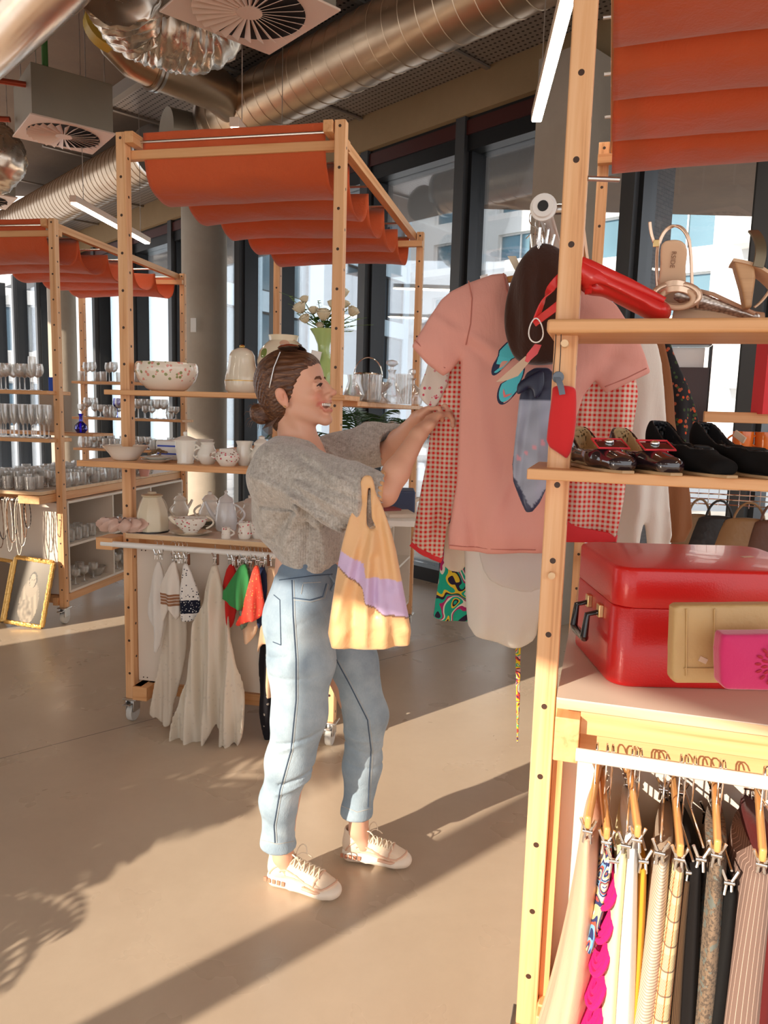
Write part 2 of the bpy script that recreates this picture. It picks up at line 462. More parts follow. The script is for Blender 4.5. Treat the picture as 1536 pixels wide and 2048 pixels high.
GLASSA = glassm('amber_glass', (.75, .35, .08), .10)
def concrete(name, c1, c2, rough=.8, sc=1.0, bs=.25):
    m, nt, b = newmat(name); v = nz(nt, coords(nt), 1.2*sc, 6, .6); v2 = nz(nt, coords(nt), 14*sc, 5, .6)
    c = mix(nt, ramp(nt, v, [(.3, (0, 0, 0)), (.7, (1, 1, 1))]), c1, c2)
    c = mix(nt, mth(nt, 'MULTIPLY', v2, .35), c, tuple(x*.6 for x in c1))
    nt.links.new(c, b.inputs['Base Color']); b.inputs['Roughness'].default_value = rough; bump(nt, b, v2, bs, .01); return m
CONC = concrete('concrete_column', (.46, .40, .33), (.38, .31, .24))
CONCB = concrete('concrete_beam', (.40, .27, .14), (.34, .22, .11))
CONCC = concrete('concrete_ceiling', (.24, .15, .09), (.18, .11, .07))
def floor_mat():
    m, nt, b = newmat('polished_concrete_floor'); co = coords(nt)
    v = nz(nt, co, 1.1, 6, .62, .4); v2 = nz(nt, co, 22, 4, .7); v3 = nz(nt, co, 2.5, 4, .55, .3)
    c = mix(nt, ramp(nt, v, [(.3, (0, 0, 0)), (.72, (1, 1, 1))]), (.60, .48, .36), (.49, .375, .275))
    c = mix(nt, mth(nt, 'MULTIPLY', v2, .22), c, (.34, .26, .19))
    sx = sep(nt, coords(nt, rot=(0, 0, 0)))
    # a saw-cut joint in the slab, heading away from the camera
    p0, p1 = JOINT; dx, dy = p1.x-p0.x, p1.y-p0.y; L = math.hypot(dx, dy)
    dist = mth(nt, 'ABSOLUTE', mth(nt, 'ADD', mth(nt, 'MULTIPLY', sx[0], dy/L), mth(nt, 'SUBTRACT', mth(nt, 'MULTIPLY', sx[1], -dx/L), (p0.x*dy-p0.y*dx)/L)))
    j = mth(nt, 'LESS_THAN', dist, .0028)
    c = mix(nt, mth(nt, 'MULTIPLY', j, .8), c, (.05, .035, .025))
    nt.links.new(c, b.inputs['Base Color'])
    nt.links.new(ramp(nt, v3, [(.2, (.20, .20, .20)), (.8, (.42, .42, .42))]), b.inputs['Roughness'])
    b.inputs['Specular IOR Level'].default_value = .5
    bump(nt, b, v2, .04, .003); return m
JOINT = (UZ(0, 1517, 0), UZ(240, 1455, 0))
FLOORM = floor_mat()
def perforated():
    m, nt, b = newmat('perforated_steel_panel'); s = sep(nt, coords(nt, scale=(1, 1, 1)))
    rows = mth(nt, 'MULTIPLY', s[1], 18.0); odd = mth(nt, 'MULTIPLY', mth(nt, 'FLOOR', rows), .5)
    fx = mth(nt, 'FRACT', mth(nt, 'ADD', mth(nt, 'MULTIPLY', s[0], 24.0), odd)); fy = mth(nt, 'FRACT', rows)
    d = mth(nt, 'ADD', mth(nt, 'POWER', mth(nt, 'MULTIPLY', mth(nt, 'SUBTRACT', fx, .5), 1.0), 2), mth(nt, 'POWER', mth(nt, 'MULTIPLY', mth(nt, 'SUBTRACT', fy, .5), 1.5), 2))
    h = mth(nt, 'LESS_THAN', d, .075)
    nt.links.new(mix(nt, h, (.46, .42, .40), (.025, .02, .02)), b.inputs['Base Color'])
    nt.links.new(mth(nt, 'SUBTRACT', .75, mth(nt, 'MULTIPLY', h, .75)), b.inputs['Metallic']); b.inputs['Roughness'].default_value = .35
    return m
PERF = perforated()
def duct_mat(name, col=(.52, .42, .32), rough=.3):
    m, nt, b = newmat(name); v = nz(nt, coords(nt), 5, 5, .6, .5)
    nt.links.new(mix(nt, v, col, tuple(c*.75 for c in col)), b.inputs['Base Color']); b.inputs['Metallic'].default_value = .9
    nt.links.new(mth(nt, 'ADD', mth(nt, 'MULTIPLY', v, .25), rough-.1), b.inputs['Roughness']); return m
DUCT = duct_mat('galvanised_duct', (.50, .36, .24))
FOIL = duct_mat('foil_wrap', (.72, .62, .52), .25)
BOXG = mat('galvanised_box', (.36, .31, .24), .45, .6, var=(4, .4))
DIFF = mat('diffuser_enamel', (.74, .55, .44), .45)
def lampm(name, col, st):
    m, nt, b = newmat(name); b.inputs['Emission Color'].default_value = C4(col); b.inputs['Emission Strength'].default_value = st; b.inputs['Base Color'].default_value = C4(col); return m
LED = lampm('led_tube', (1.0, .90, .74), 14)
# ================================================================ THE SETTING
def struct(o): o['kind'] = 'structure'; return o
FT = Vector((-.682, .731, 0)).normalized(); FN = Vector((FT.y, -FT.x, 0)); F0 = Vector((1.02, 6.10, 0))
FROT = math.atan2(FT.y, FT.x)
def fa(u, n=0, z=0): return F0+FT*u+FN*n+Vector((0, 0, z))
def fu(px, n=0):
    v = _ray(px, 820); v.z = 0; k = (F0+FN*n).dot(FN)/v.dot(FN); return (v*k-F0).dot(FT)
FR3 = Matrix((FT, FN, Vector((0, 0, 1)))).transposed()       # local x along the facade, y outward
def fbox(mb, u0, u1, n0, n1, z0, z1): mb.box(fa((u0+u1)/2, (n0+n1)/2, (z0+z1)/2), (abs(u1-u0), abs(n1-n0), abs(z1-z0)), FR3); return mb
# floor
b = MB().bx((-9.5, -3.6, -.08), (7, 12.5, 0)); struct(b.build('floor', FLOORM, smooth=False, center=False))
# ceiling slab and the lower perforated strip by the windows
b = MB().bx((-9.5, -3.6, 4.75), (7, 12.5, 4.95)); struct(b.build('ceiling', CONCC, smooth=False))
for k in range(9):
    u0 = -4.2+k*1.5
    for row, (n0, n1) in enumerate(((-1.02, -.16), (-1.9, -1.06))):
        if row and k > 4: continue
        p = MB(); p.box((0, 0, 0), (1.46, n1-n0, .03))
        o = p.build('perforated_ceiling_panel', PERF, smooth=False, center=False)
        o.location = fa(u0+.75, (n0+n1)/2, 4.19); o.rotation_euler = (0, 0, FROT)
        o.name = 'ceiling_panel'; o['kind'] = 'structure'
hr = MB()
for k in range(10): fbox(hr, -4.2+k*1.5-.02, -4.2+k*1.5+.02, -1.95, -.1, 4.155, 4.172)
fbox(hr, -4.3, 3.3, -1.99, -1.93, 4.12, 4.22); fbox(hr, -4.3, 9.4, -1.06, -1.02, 4.15, 4.172)
struct(hr.build('trim_1', mat('ceiling_rail', (.34, .30, .26), .45, .6), smooth=False))
# concrete edge beam
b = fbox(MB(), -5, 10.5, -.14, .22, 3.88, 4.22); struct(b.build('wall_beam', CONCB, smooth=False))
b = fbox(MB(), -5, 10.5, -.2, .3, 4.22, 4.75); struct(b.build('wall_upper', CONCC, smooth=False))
# columns
for k, (pl, pr, dpt) in enumerate(((1062, 1168, -.30), (380, 441, -.30), (116, 143, -.30))):
    u = (fu(pl, dpt)+fu(pr, dpt))/2
    r = .5*abs(fu(pl, dpt)-fu(pr, dpt))*.80
    c = MB()
    if k == 0: fbox(c, u-r, u+r, dpt-.18, dpt+.18, 0, 3.9)
    else: c.cyl(fa(u, dpt, 0), fa(u, dpt, 4.5), r*.9, 32)
    struct(c.build('wall_column', CONC, angle=30))
# glazing: mullions with deep cladding, header, sill, panes
MULL = sorted([fu((893+942)/2), fu(735), fu(560), fu(490), fu(358), fu(280), fu(206), fu(92), fu(46), fu(5), fu(1243), fu(1505), fu(1700), fu(-50)])
for k, u in enumerate(MULL):
    big = k != 99
    g = fbox(MB(), u-.05, u+.05, -.12, .10, .1, 3.9)
    fr = fbox(MB(), u-.085, u-.05, -.06, .12, .1, 3.9); fbox(fr, u+.05, u+.085, -.06, .12, .1, 3.9)
    o = fr.build('window_mullion', DARKFR, smooth=False); o.name = 'window_frame_%d' % (k+1); o['kind'] = 'structure'
    g.build('cladding', GREYFR, o, world=True, smooth=False)
t = fbox(MB(), -5, 10.5, -.08, .14, 3.62, 3.9); fbox(t, -5, 10.5, -.1, .14, 0, .12)
struct(t.build('window_header', DARKFR, smooth=False)).name = 'trim_2'
t = fbox(MB(), -5, 10.5, -.1, -.085, 3.74, 3.85); struct(t.build('trim_3', mat('dark_red_header', (.06, .012, .01), .4), smooth=False))
us = [-5]+MULL+[10.5]
for k in range(len(us)-1):
    if us[k+1]-us[k] < .25: continue
    p = fbox(MB(), us[k]+.07, us[k+1]-.07, .035, .047, .12, 3.62)
    struct(p.build('window_%d' % (k+1), PANE, smooth=False))
# brick strip beside the right-hand mullion
bk, nt, bs = newmat('dark_brick'); br = nd(nt, 'ShaderNodeTexBrick'); br.inputs['Scale'].default_value = 9; br.inputs['Color1'].default_value = (.05, .035, .03, 1)
br.inputs['Color2'].default_value = (.08, .06, .05, 1); br.inputs['Mortar'].default_value = (.015, .012, .01, 1)
nt.links.new(coords(nt, rot=(math.pi/2, 0, 0)), br.inputs[0]); nt.links.new(br.outputs[0], bs.inputs['Base Color']); bump(nt, bs, br.outputs[1], .8, .02)
u = fu(1262, .25); b = fbox(MB(), u-.08, u+.07, .12, .5, 0, 3.9); struct(b.build('wall_brick', bk, smooth=False))
u = fu(262, .25); b = fbox(MB(), u-.08, u+.07, .12, .5, 0, 3.9); struct(b.build('wall_brick', bk, smooth=False))
# soffit outside over the pavement, pavement
b = fbox(MB(), -6, 14, .3, 2.1, 3.92, 4.1); struct(b.build('soffit', mat('soffit_render', (.33, .33, .34), .8), smooth=False)).name = 'trim_4'
b = MB(); b.box(fa(4, 32, -.12), (150, 63.2, .1), FR3); struct(b.build('ground', concrete('street_paving', (.55, .55, .55), (.45, .45, .46), sc=.3), smooth=False))
# ---- window wall behind the camera, where the low sun comes in
BD = -2.3
def bwpt(s, z, t=0): return HD*(BD+t)+ND*s+Vector((0, 0, z))
BR3 = Matrix((ND, HD, Vector((0, 0, 1)))).transposed()
def bwbox(mb, s0, s1, z0, z1, t=.12): mb.box(bwpt((s0+s1)/2, (z0+z1)/2), (abs(s1-s0), t, abs(z1-z0)), BR3); return mb
ZT = 2.30
b = MB(); bwbox(b, -7.5, 4.5, ZT, 4.75, .1); bwbox(b, -7.5, 4.5, 0, .06, .1)
for s0, s1 in ((-7.5, -5.27), (-4.90, -2.75), (-1.70, -1.53), (.55, .70), (2.4, 2.55)): bwbox(b, s0, s1, 0, ZT, .1)
for s_ in (-7.5, -5.1, -2.85, -.5, 1.5, 4.4): bwbox(b, s_-.04, s_+.04, 2.6, 4.75, .1)
struct(b.build('wall_back', mat('back_wall_paint', (.55, .48, .40), .8), smooth=False))
# ---- buildings across the street
def slab(name, label, origin, dirv, wallm, length, z0, z1, floors, bays, bayw, winw, winh, glass, balc=(), depth=9, ch=.45, trimm=None, group=None):
    """a facade with recessed windows, on the face that looks toward us"""
    d = Vector(dirv).normalized(); nrm = Vector((d.y, -d.x, 0))
    if nrm.dot(Vector((0, -1, 0))) < 0: nrm = -nrm
    R = Matrix((d, -nrm, Vector((0, 0, 1)))).transposed()
    root = thing(name, label, 'building', origin, math.atan2(d.y, d.x), group)
    hand = 1 if R.determinant() > 0 else -1
    def P(x, y, z): return Vector((x, y*hand, z))     # y>0 goes into the building
    def bb(m, x0, x1, y0, y1, za, zb): m.bx(P(x0, y0, za), P(x1, y1, zb))
    w = MB(); fh = (z1-z0)/floors; xs = []
    for i in range(bays): xs.append((i+.5)*length/bays)
    # wall strips between the windows leave real openings
    for j in range(floors):
        zb = z0+j*fh; zs = zb+(fh-winh)*.45
        bb(w, 0, length, 0, ch, zb, zs); bb(w, 0, length, 0, ch, zs+winh, zb+fh)
        e = [0]
        for x in xs: e += [x-winw/2, x+winw/2]
        e.append(length)
        for i in range(0, len(e), 2): bb(w, e[i], e[i+1], 0, ch, zs, zs+winh)
    bb(w, 0, length, ch, depth, z0, z1)
    w.build('wall', wallm, root, smooth=False)
    for j in range(floors):
        zs = z0+j*fh+(fh-winh)*.45
        for i, x in enumerate(xs):
            fr = MB(); t = .07
            bb(fr, x-winw/2, x+winw/2, ch-.2, ch-.1, zs, zs+t); bb(fr, x-winw/2, x+winw/2, ch-.2, ch-.1, zs+winh-t, zs+winh)
            for q in (-winw/2, -t/2, winw/2-t): bb(fr, x+q, x+q+t, ch-.2, ch-.1, zs, zs+winh)
            f = fr.build('window', trimm or WHITEPL, root, smooth=False)
            g = MB(); bb(g, x-winw/2, x+winw/2, ch-.08, ch-.05, zs, zs+winh); g.build('pane', glass, f, smooth=False)
            if (i, j) in balc or balc == 'all':
                q = MB(); bb(q, x-winw*.75, x+winw*.75, -1.3, 0, zs-.35, zs-.15); bb(q, x-winw*.75, x+winw*.75, -1.3, -1.22, zs-.35, zs+.25)
                bb(q, x+winw*.75-.08, x+winw*.75, -1.3, 0, zs-.35, zs+.25); bb(q, x-winw*.75, x-winw*.75+.08, -1.3, 0, zs-.35, zs+.25)
                ba = q.build('balcony', wallm, root, smooth=False)
                r = MB(); bb(r, x-winw*.75, x+winw*.75, -1.28, -1.24, zs+.25, zs+.75); r.build('railing_glass', PANE, ba, smooth=False)
    return root
def glassfar(name, c1, c2, rough=.15):
    m, nt, b_ = newmat(name); s = nz(nt, coords(nt, scale=(.25, .25, .18)), 1, 2)
    nt.links.new(mix(nt, s, c1, c2), b_.inputs['Base Color']); b_.inputs['Roughness'].default_value = rough; b_.inputs['Metallic'].default_value = .35; return m
WBLD = mat('white_facade', (.86, .83, .79), .8); BBLD = mat('pale_blue_facade', (.50, .66, .78), .5); GBLD = mat('grey_facade', (.55, .55, .55), .8)
GF1 = glassfar('sky_window', (.25, .42, .50), (.10, .16, .20)); GF2 = glassfar('blue_window', (.16, .27, .36), (.05, .08, .11))
Wd = Vector((-.75, .66, 0)).normalized()
wo = UY(1010, 820, 44); wo.z = 0
slab('apartment_building', 'white apartment block with square windows and balconies beyond the street', wo-Wd*26, Wd, WBLD, 42, -.3, 25, 8, 9, 4.66, 2.7, 2.0, GF1,
     balc=[(i, j) for i in (1, 2, 5, 6, 7, 8) for j in (1, 2, 3, 5) if not (i == 6 and j == 5)], depth=8)
bo = UY(812, 820, 46); bo.z = 0
slab('office_building', 'pale blue office wing with tall dark glass bays beside the white block', bo-Vector((.5, .87, 0)).normalized()*19, (.5, .87, 0), BBLD, 19, -.3, 26, 8, 4, 4.75, 3.6, 2.4, GF2, depth=5, ch=.3, trimm=BLACK)
go = UY(470, 820, 34); go.z = 0
slab('grey_building', 'grey building with dark windows at the far left of the street', go-Vector((1, -.1, 0))*28, (1, -.1, 0), GBLD, 21, -.3, 17, 5, 7, 3.4, 2.3, 2.1, GF2, depth=5, balc=())
# ---- ducts, plenum boxes, lamps
def spiral(name, p, q, r, label, cat='air duct', step=.14, mt=DUCT, extra=None):
    p, q = Vector(p), Vector(q); d = q-p; L = d.length; d.normalize(); n = int(L/step)
    root = thing(name, label, cat, p)
    pts = []; rr = []
    for i in range(n+1):
        a = p+d*(i*L/n)
        for o_, k in ((-.005, 0), (-.002, .004), (.002, .004), (.005, 0)): pts.append(a+d*(o_ if 0 < i < n else abs(o_)*(1 if i == 0 else -1))); rr.append(r+k)
    MB().tube(pts, rr, 40).build('duct_body', mt, root, world=True, angle=25)
    for e in (p, q):
        MB().cyl(e-d*.02, e+d*.02, r+.022, 40).build('flange', STEEL, root, world=True)
    return root
CU = lambda px, py, z: UZ(px, py, z)
zD = 3.92
pa = CU(452, 205, zD)
pm = CU(700, 112, zD)
dd = FT.copy()
k0 = (pm-fa(0)).dot(FN)
def du(px):                       # where the duct line passes a picture column
    v = _ray(px, 300); v.z = 0; kk = (F0+FN*k0).dot(FN)/v.dot(FN); return (v*kk-F0).dot(FT)
DR = .225
pA = fa(du(440), k0, zD); pB = fa(du(1010), k0, zD); pC = fa(du(1400), k0, zD)
rt = spiral('spiral_duct', pA, pC, DR, 'large spiral air duct running above the windows toward the right')
spiral('spiral_duct', fa(du(350)+.35, k0, zD), fa(du(350)+7.5, k0, zD), DR*1.02, 'ribbed spiral air duct descending behind the left ceiling box', step=.10)
# elbow branch joining the main duct
e = [CU(455, 195, zD), CU(400, 180, zD), CU(310, 140, zD)]
brn = thing('duct_branch', 'curved metal branch duct that joins the large spiral duct', 'air duct', e[2])
pts = [CU(475, 215, zD), CU(430, 178, zD), CU(300, 128, zD)]
MB().tube([pts[0], pts[1], pts[1].lerp(pts[2], .5), pts[2]], .155, 32).build('duct_body', DUCT, brn, world=True, angle=60)
arc = [CU(310, 132, zD), CU(268, 112, zD+.02), CU(238, 80, zD+.08), CU(222, 45, zD+.16), CU(222, 5, zD+.3), CU(228, -40, zD+.42)]
MB().tube(arc, .15, 32).build('elbow', DUCT, brn, world=True, angle=60)
for t_ in (.04, .10):
    a = pts[2].lerp(pts[1], t_); dv = (pts[1]-pts[2]).normalized()
    MB().cyl(a-dv*.01, a+dv*.01, .172, 32).build('flange', STEEL, brn, world=True)
MB().cyl(CU(222, 40, zD+.16)-Vector((.0, .0, .02)), CU(216, 62, zD+.12), .165, 24).build('yellow_band', mat('yellow_tape', (.75, .5, .08), .5), brn, world=True)
# duct mouth disc seen behind the box
c0 = CU(332, 262, 3.80)
MB().cyl(c0, c0+Vector((.5, .35, .0)), .19, 32).build('duct_stub', BOXG); tag(bpy.data.objects['duct_stub'], 'dark round duct end above the left end of the near canopy', 'air duct')
def foil(name, pts, r, label, amp=.05, seed=1):
    pts = [Vector(p) for p in pts]; n = 70; P = []
    for i in range(n+1):
        t = i/n*(len(pts)-1); k = min(int(t), len(pts)-2); f_ = t-k
        a, b_ = pts[k], pts[k+1]; pm_ = pts[max(k-1, 0)]; pn = pts[min(k+2, len(pts)-1)]
        P.append(.5*((2*a)+(b_-pm_)*f_+(2*pm_-5*a+4*b_-pn)*f_*f_+(3*a-pm_-3*b_+pn)*f_**3))
    seg = 44; rings = []; u0 = None
    for i, p in enumerate(P):
        d = (P[min(i+1, n)]-P[max(i-1, 0)]).normalized(); u0 = d.orthogonal().normalized() if u0 is None else (u0-d*u0.dot(d)).normalized(); w = d.cross(u0)
        rings.append([p+(u0*math.cos(a)+w*math.sin(a))*r*(1+amp*math.sin(i*2.1+math.sin(a*3+seed))*.6+amp*mnoise.noise(Vector((i*.35, a*4, seed)))*2) for a in [2*math.pi*j/seg for j in range(seg)]])
    o = MB().loft(rings).build(name, FOIL, angle=70); tag(o, label, 'air duct'); return o
foil('foil_duct', [CU(240, -40, 3.75), CU(280, 25, 3.72), CU(340, 48, 3.70), CU(400, 50, 3.74), CU(430, -10, 3.9)], .24, 'crinkled foil-wrapped flexible duct beside the upper ceiling diffuser')
foil('foil_duct', [CU(-60, 250, 3.8), CU(-10, 285, 3.65), CU(8, 318, 3.45), CU(-20, 350, 3.35)], .17, 'crinkled foil-wrapped flexible duct at the left edge under the ceiling', seed=4)
rt = thing('round_duct', 'shiny round metal duct crossing the top left corner', 'air duct', CU(-40, 130, 3.6))
MB().tube([CU(-110, 170, 3.6), CU(10, 58, 3.6), CU(120, -55, 3.6), CU(280, -220, 3.6)], .165, 40).build('duct_body', duct_mat('bright_duct', (.78, .58, .42), .2), rt, world=True)
# swirl diffusers hung under plenum boxes
def diffuser(c, rz, half, label, boxh=.3, box=True, vanes=26):
    root = thing('ceiling_diffuser', label, 'air vent', c, rz)
    p = MB(); p.box((0, 0, -.006), (half*2, half*2, .012)); p.build('plate', DIFF, root, bevel=.003)
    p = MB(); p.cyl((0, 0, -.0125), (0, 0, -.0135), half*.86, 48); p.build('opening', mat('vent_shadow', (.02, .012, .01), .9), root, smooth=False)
    for i in range(vanes):
        a = 2*math.pi*i/vanes; R = Matrix.Rotation(a, 3, 'Z') @ Matrix.Rotation(.55, 3, 'X')
        v = MB(); r0, r1 = half*.2, half*.86
        v.add([R @ Vector(q)+Vector((0, 0, -.019)) for q in ((r0, -.006, 0), (r1, -.030, 0), (r1, .030, 0), (r0, .006, 0), (r0, -.006, .002), (r1, -.030, .002), (r1, .030, .002), (r0, .006, .002))],
              [(0, 1, 2, 3), (7, 6, 5, 4), (0, 4, 5, 1), (1, 5, 6, 2), (2, 6, 7, 3), (3, 7, 4, 0)])
        v.build('vane', DIFF, root, smooth=False)
    MB().cyl((0, 0, -.012), (0, 0, -.02), half*.2, 24).build('hub', DIFF, root)
    if box:
        b_ = MB(); b_.box((0, 0, boxh/2), (half*1.9, half*1.9, boxh)); o = b_.build('plenum_box', BOXG, root, bevel=.004, smooth=False)
        for sx in (-1, 1):
            for sy in (-1, 1): MB().cyl((sx*half*.8, sy*half*.8, boxh), (sx*half*.8, sy*half*.8, 4.75-c[2]), .004, 6).build('hanging_rod', STEEL, root)
    return root
q = [CU(17, 268, 3.5), CU(183, 305, 3.5), CU(237, 270, 3.5), CU(65, 225, 3.5)]
cc = sum(q, Vector())/4; ang = math.atan2((q[1]-q[0]).y, (q[1]-q[0]).x)
diffuser(cc, ang, .295, 'square swirl diffuser under a metal box, left of the near orange canopy', .34)
q = [CU(545, 102, 3.5), CU(674, 22, 3.5)]; ang2 = math.atan2((q[1]-q[0]).y, (q[1]-q[0]).x); dv = (q[1]-q[0]).normalized(); pv = Vector((-dv.y, dv.x, 0))
q0 = CU(330, 25, 3.5)
h2 = .30
mid = (q[0]+q[1])/2
pv = pv if (q0-mid).dot(pv) > 0 else -pv
diffuser(mid+pv*.33, ang2, .33, 'square swirl diffuser with its slots facing down at the top centre', .2)
diffuser(CU(-42, 395, 3.5), ang, .295, 'square ceiling diffuser cut off by the left edge', .26, vanes=12)
# thin pipes
def pipe(name, pts, r, m, label): tag(MB().tube(pts, r, 10).build(name, m), label, 'pipe')
pipe('ceiling_pipe', [CU(-20, 150, 4.1), CU(135, 0, 4.1), CU(170, -40, 4.1)], .03, mat('green_black_pipe', (.03, .035, .03), .4), 'dark pipe under the shiny round duct')
pipe('drop_pipe', [CU(88, 60, 4.1), CU(88, 60, 4.1)-Vector((0, 0, .40))], .022, mat('green_pipe', (.07, .20, .05), .4), 'green drop pipe reaching down to the left ceiling box')
cu_ = mat('red_copper_pipe', (.45, .07, .03), .35, .4)
pipe('supply_pipe', [CU(-30, 157, 3.74), CU(62, 171, 3.74)], .02, cu_, 'upper red pipe running into the left ceiling box')
pipe('supply_pipe', [CU(-30, 236, 3.6), CU(20, 239, 3.6)], .02, cu_, 'lower red pipe running into the left ceiling box')
tray = MB()
a, b2 = CU(390, 60, 4.4), CU(640, 190, 4.4)
def lamp(p, q, label, cables=True):
    p, q = Vector(p), Vector(q); d = (q-p).normalized(); root = thing('linear_lamp', label, 'ceiling lamp', p, 0)
    MB().beam(p, q, .055, .05).build('housing', mat('lamp_housing', (.80, .62, .48), .4), root, world=True, bevel=.003)
    t = MB().beam(p+d*.02-Vector((0, 0, .031)), q-d*.02-Vector((0, 0, .031)), .05, .014); t.build('led_diffuser', LED, root, world=True, bevel=.004)
    for f_ in (.12, .88):
        a = p.lerp(q, f_); MB().cyl(a, Vector((a.x, a.y, 4.74)), .003, 6).build('cable', STEEL, root, world=True)
    return root
LDIR = Vector((.098, 1, 0)).normalized(); LZ = 3.0
def atlamp(px, py, back, fwd, label, z=LZ):
    e = UZ(px, py, z); lamp(e-LDIR*back, e+LDIR*fwd, label)
a = UZ(145, 397, 3.0); b2 = UZ(290, 483, 3.0)
lamp(UZ(145, 397, 3.05), UZ(145, 397, 3.05)+LDIR*((b2-a).length), 'lit linear lamp hanging beside the left post of the near canopy')
e1 = UZ(468, 243, 3.05); lamp(e1, e1+LDIR*1.25, 'linear lamp whose lit end shows above the near orange canopy')
e1 = UZ(1073, 232, 3.05); lamp(e1-LDIR*1.6, e1, 'bright linear lamp at the top beside the right rack post')
for x, y in ((-1.6, -.8), (.1, -2.2), (-3.4, 1.0), (2.4, .2), (2.6, 2.6), (-4.6, 4.2), (-5.2, 7.0)):  # extra lamps out of view, added to brighten the interior
    lamp((x, y, 3.05), Vector((x, y, 3.05))+LDIR*1.4, 'linear lamp hung from the ceiling out of view, added as fill light')
for o in COL.objects:
    if o.get('label', '').startswith('linear lamp hung'): o['group'] = 'added fill lamps around the room'
# ================================================================ THE RACKS
POSTM = None
RW, RD, RH, PS = 1.03, 1.95, 2.665, .046
def post_mat():
    m, nt, b = newmat('pine_post_with_holes'); oi = nd(nt, 'ShaderNodeObjectInfo')
    tc = nd(nt, 'ShaderNodeTexCoord'); av = nd(nt, 'ShaderNodeVectorMath', operation='ADD'); nt.links.new(tc.outputs['Object'], av.inputs[0])
    cx = nd(nt, 'ShaderNodeCombineXYZ'); nt.links.new(mth(nt, 'MULTIPLY', oi.outputs['Random'], 13.0), cx.inputs[0]); nt.links.new(cx.outputs[0], av.inputs[1])
    mp = nd(nt, 'ShaderNodeMapping'); mp.inputs['Scale'].default_value = (42, 42, 1.1); nt.links.new(av.outputs[0], mp.inputs[0])
    v = nz(nt, mp.outputs[0], 1, 5, .6, .7)
    c = ramp(nt, v, [(.35, (.86, .52, .28)), (.55, (.78, .42, .20)), (.68, (.60, .27, .11))])
    s_ = sep(nt, tc.outputs['Object'])
    fz = mth(nt, 'MULTIPLY', mth(nt, 'SUBTRACT', mth(nt, 'FRACT', mth(nt, 'DIVIDE', s_[2], .16)), .5), .16)
    fz2 = mth(nt, 'MULTIPLY', mth(nt, 'SUBTRACT', mth(nt, 'FRACT', mth(nt, 'ADD', mth(nt, 'DIVIDE', s_[2], .16), .5)), .5), .16)
    h = None
    for co, zz in ((s_[0], fz), (s_[1], fz2)):
        q = mth(nt, 'SUBTRACT', co, PS/2); d = mth(nt, 'ADD', mth(nt, 'MULTIPLY', q, q), mth(nt, 'MULTIPLY', zz, zz)); k = mth(nt, 'LESS_THAN', d, .0062**2)
        h = k if h is None else mth(nt, 'MAXIMUM', h, k)
    c = mix(nt, h, c, (.05, .02, .01)); nt.links.new(c, b.inputs['Base Color']); b.inputs['Roughness'].default_value = .5; return m
POSTM = post_mat()
class Rack:
    def __init__(s, fl, rz, label):
        s.o = Vector((fl[0], fl[1], 0)); s.rz = rz; s.root = thing('display_rack', label, 'display rack', s.o, rz, None)
        s.M = Matrix.Translation(s.o) @ Matrix.Rotation(rz, 4, 'Z')
    def w(s, x, y, z=0): return s.M @ Vector((x, y, z))
    def d(s, x, y, z=0): return s.M.to_3x3() @ Vector((x, y, z))
    def px(s, px, py, z):          # rack-local x, y of the point seen at a picture position, at height z
        return s.M.inverted() @ UZ(px, py, z)
    def at(s, px, yl, z):          # the point of the plane local y = yl that a picture column crosses
        v = _ray(px, 820-0*z); v = Vector((v.x, v.y, 0)); n = s.d(0, 1); k = (s.w(0, yl)-Vector((0, 0, 0))).dot(n)/v.dot(n)
        P = v*k; P.z = z
        for _ in range(3):           # account for the lean of uprights in the picture
            q = P-CAMP; u = 768+FPX*q.dot(_R)/q.dot(_F); P = P + s.d(1, 0)*((px-u)*q.dot(_F)/FPX)
        return P
    def part(s, name, mb, m, par=None, **k): return mb.build(name, m, par or s.root, **k)
def caster(R, x, y):
    m = MB(); m.box((x, y, .112), (.07, .07, .008)); m.bx((x-.022, y-.03, .05), (x-.016, y+.03, .11)); m.bx((x+.016, y-.03, .05), (x+.022, y+.03, .11)); m.cyl((x, y, .085), (x, y, .112), .022, 12)
    m.box((x, y-.04, .095), (.036, .05, .006)); c = R.part('caster', m, STEEL, bevel=.002)
    t = MB(); t.lathe([(.012, -.014), (.040, -.014), (.043, -.010), (.043, .010), (.040, .014), (.012, .014)], 24)
    t.build('wheel', RUBBER, c, M4=Matrix.Translation((x, y, .043)) @ Matrix.Rotation(math.pi/2, 4, 'Y'))
def make_rack(fl, rz, label):
    R = Rack(fl, rz, label)
    for (x, y) in ((0, 0), (RW-PS, 0), (RW-PS, RD-PS), (0, RD-PS)):
        m = MB().bx((0, 0, .115), (PS, PS, RH)); p = R.part('post', m, POSTM, bevel=.003); p.location = (x, y, 0)
        caster(R, x+PS/2, y+PS/2)
    for y in (PS+.002, RD-PS-.045):
        R.part('cross_rail', MB().bx((-.0, y, RH-.10), (RW, y+.035, RH-.062)), WX, bevel=.002)
    for x in (PS+.004, RW-PS-.045):
        R.part('side_rail', MB().bx((x-.0, -.012, RH-.05), (x+.04, RD+.03, RH-.003)), WY, bevel=.002)
    for z in (.13, .845):
        for x in (PS+.002, RW-PS-.042): R.part('side_rail', MB().bx((x, -.01, z), (x+.04, RD+.01, z+.055)), WY, bevel=.002)
        for y in (PS+.045, RD-PS-.045): R.part('cross_rail', MB().bx((PS+.042, y-.04, z), (RW-PS-.042, y, z+.055)), WX, bevel=.002)
    return R
def shelf(R, x0, x1, y0, y1, z, th=.024, name='shelf'):
    s_ = R.part(name, MB().bx((x0, y0, z-th), (x1, y1, z)), WX if name == 'shelf' else PLY, bevel=.0025)
    return s_
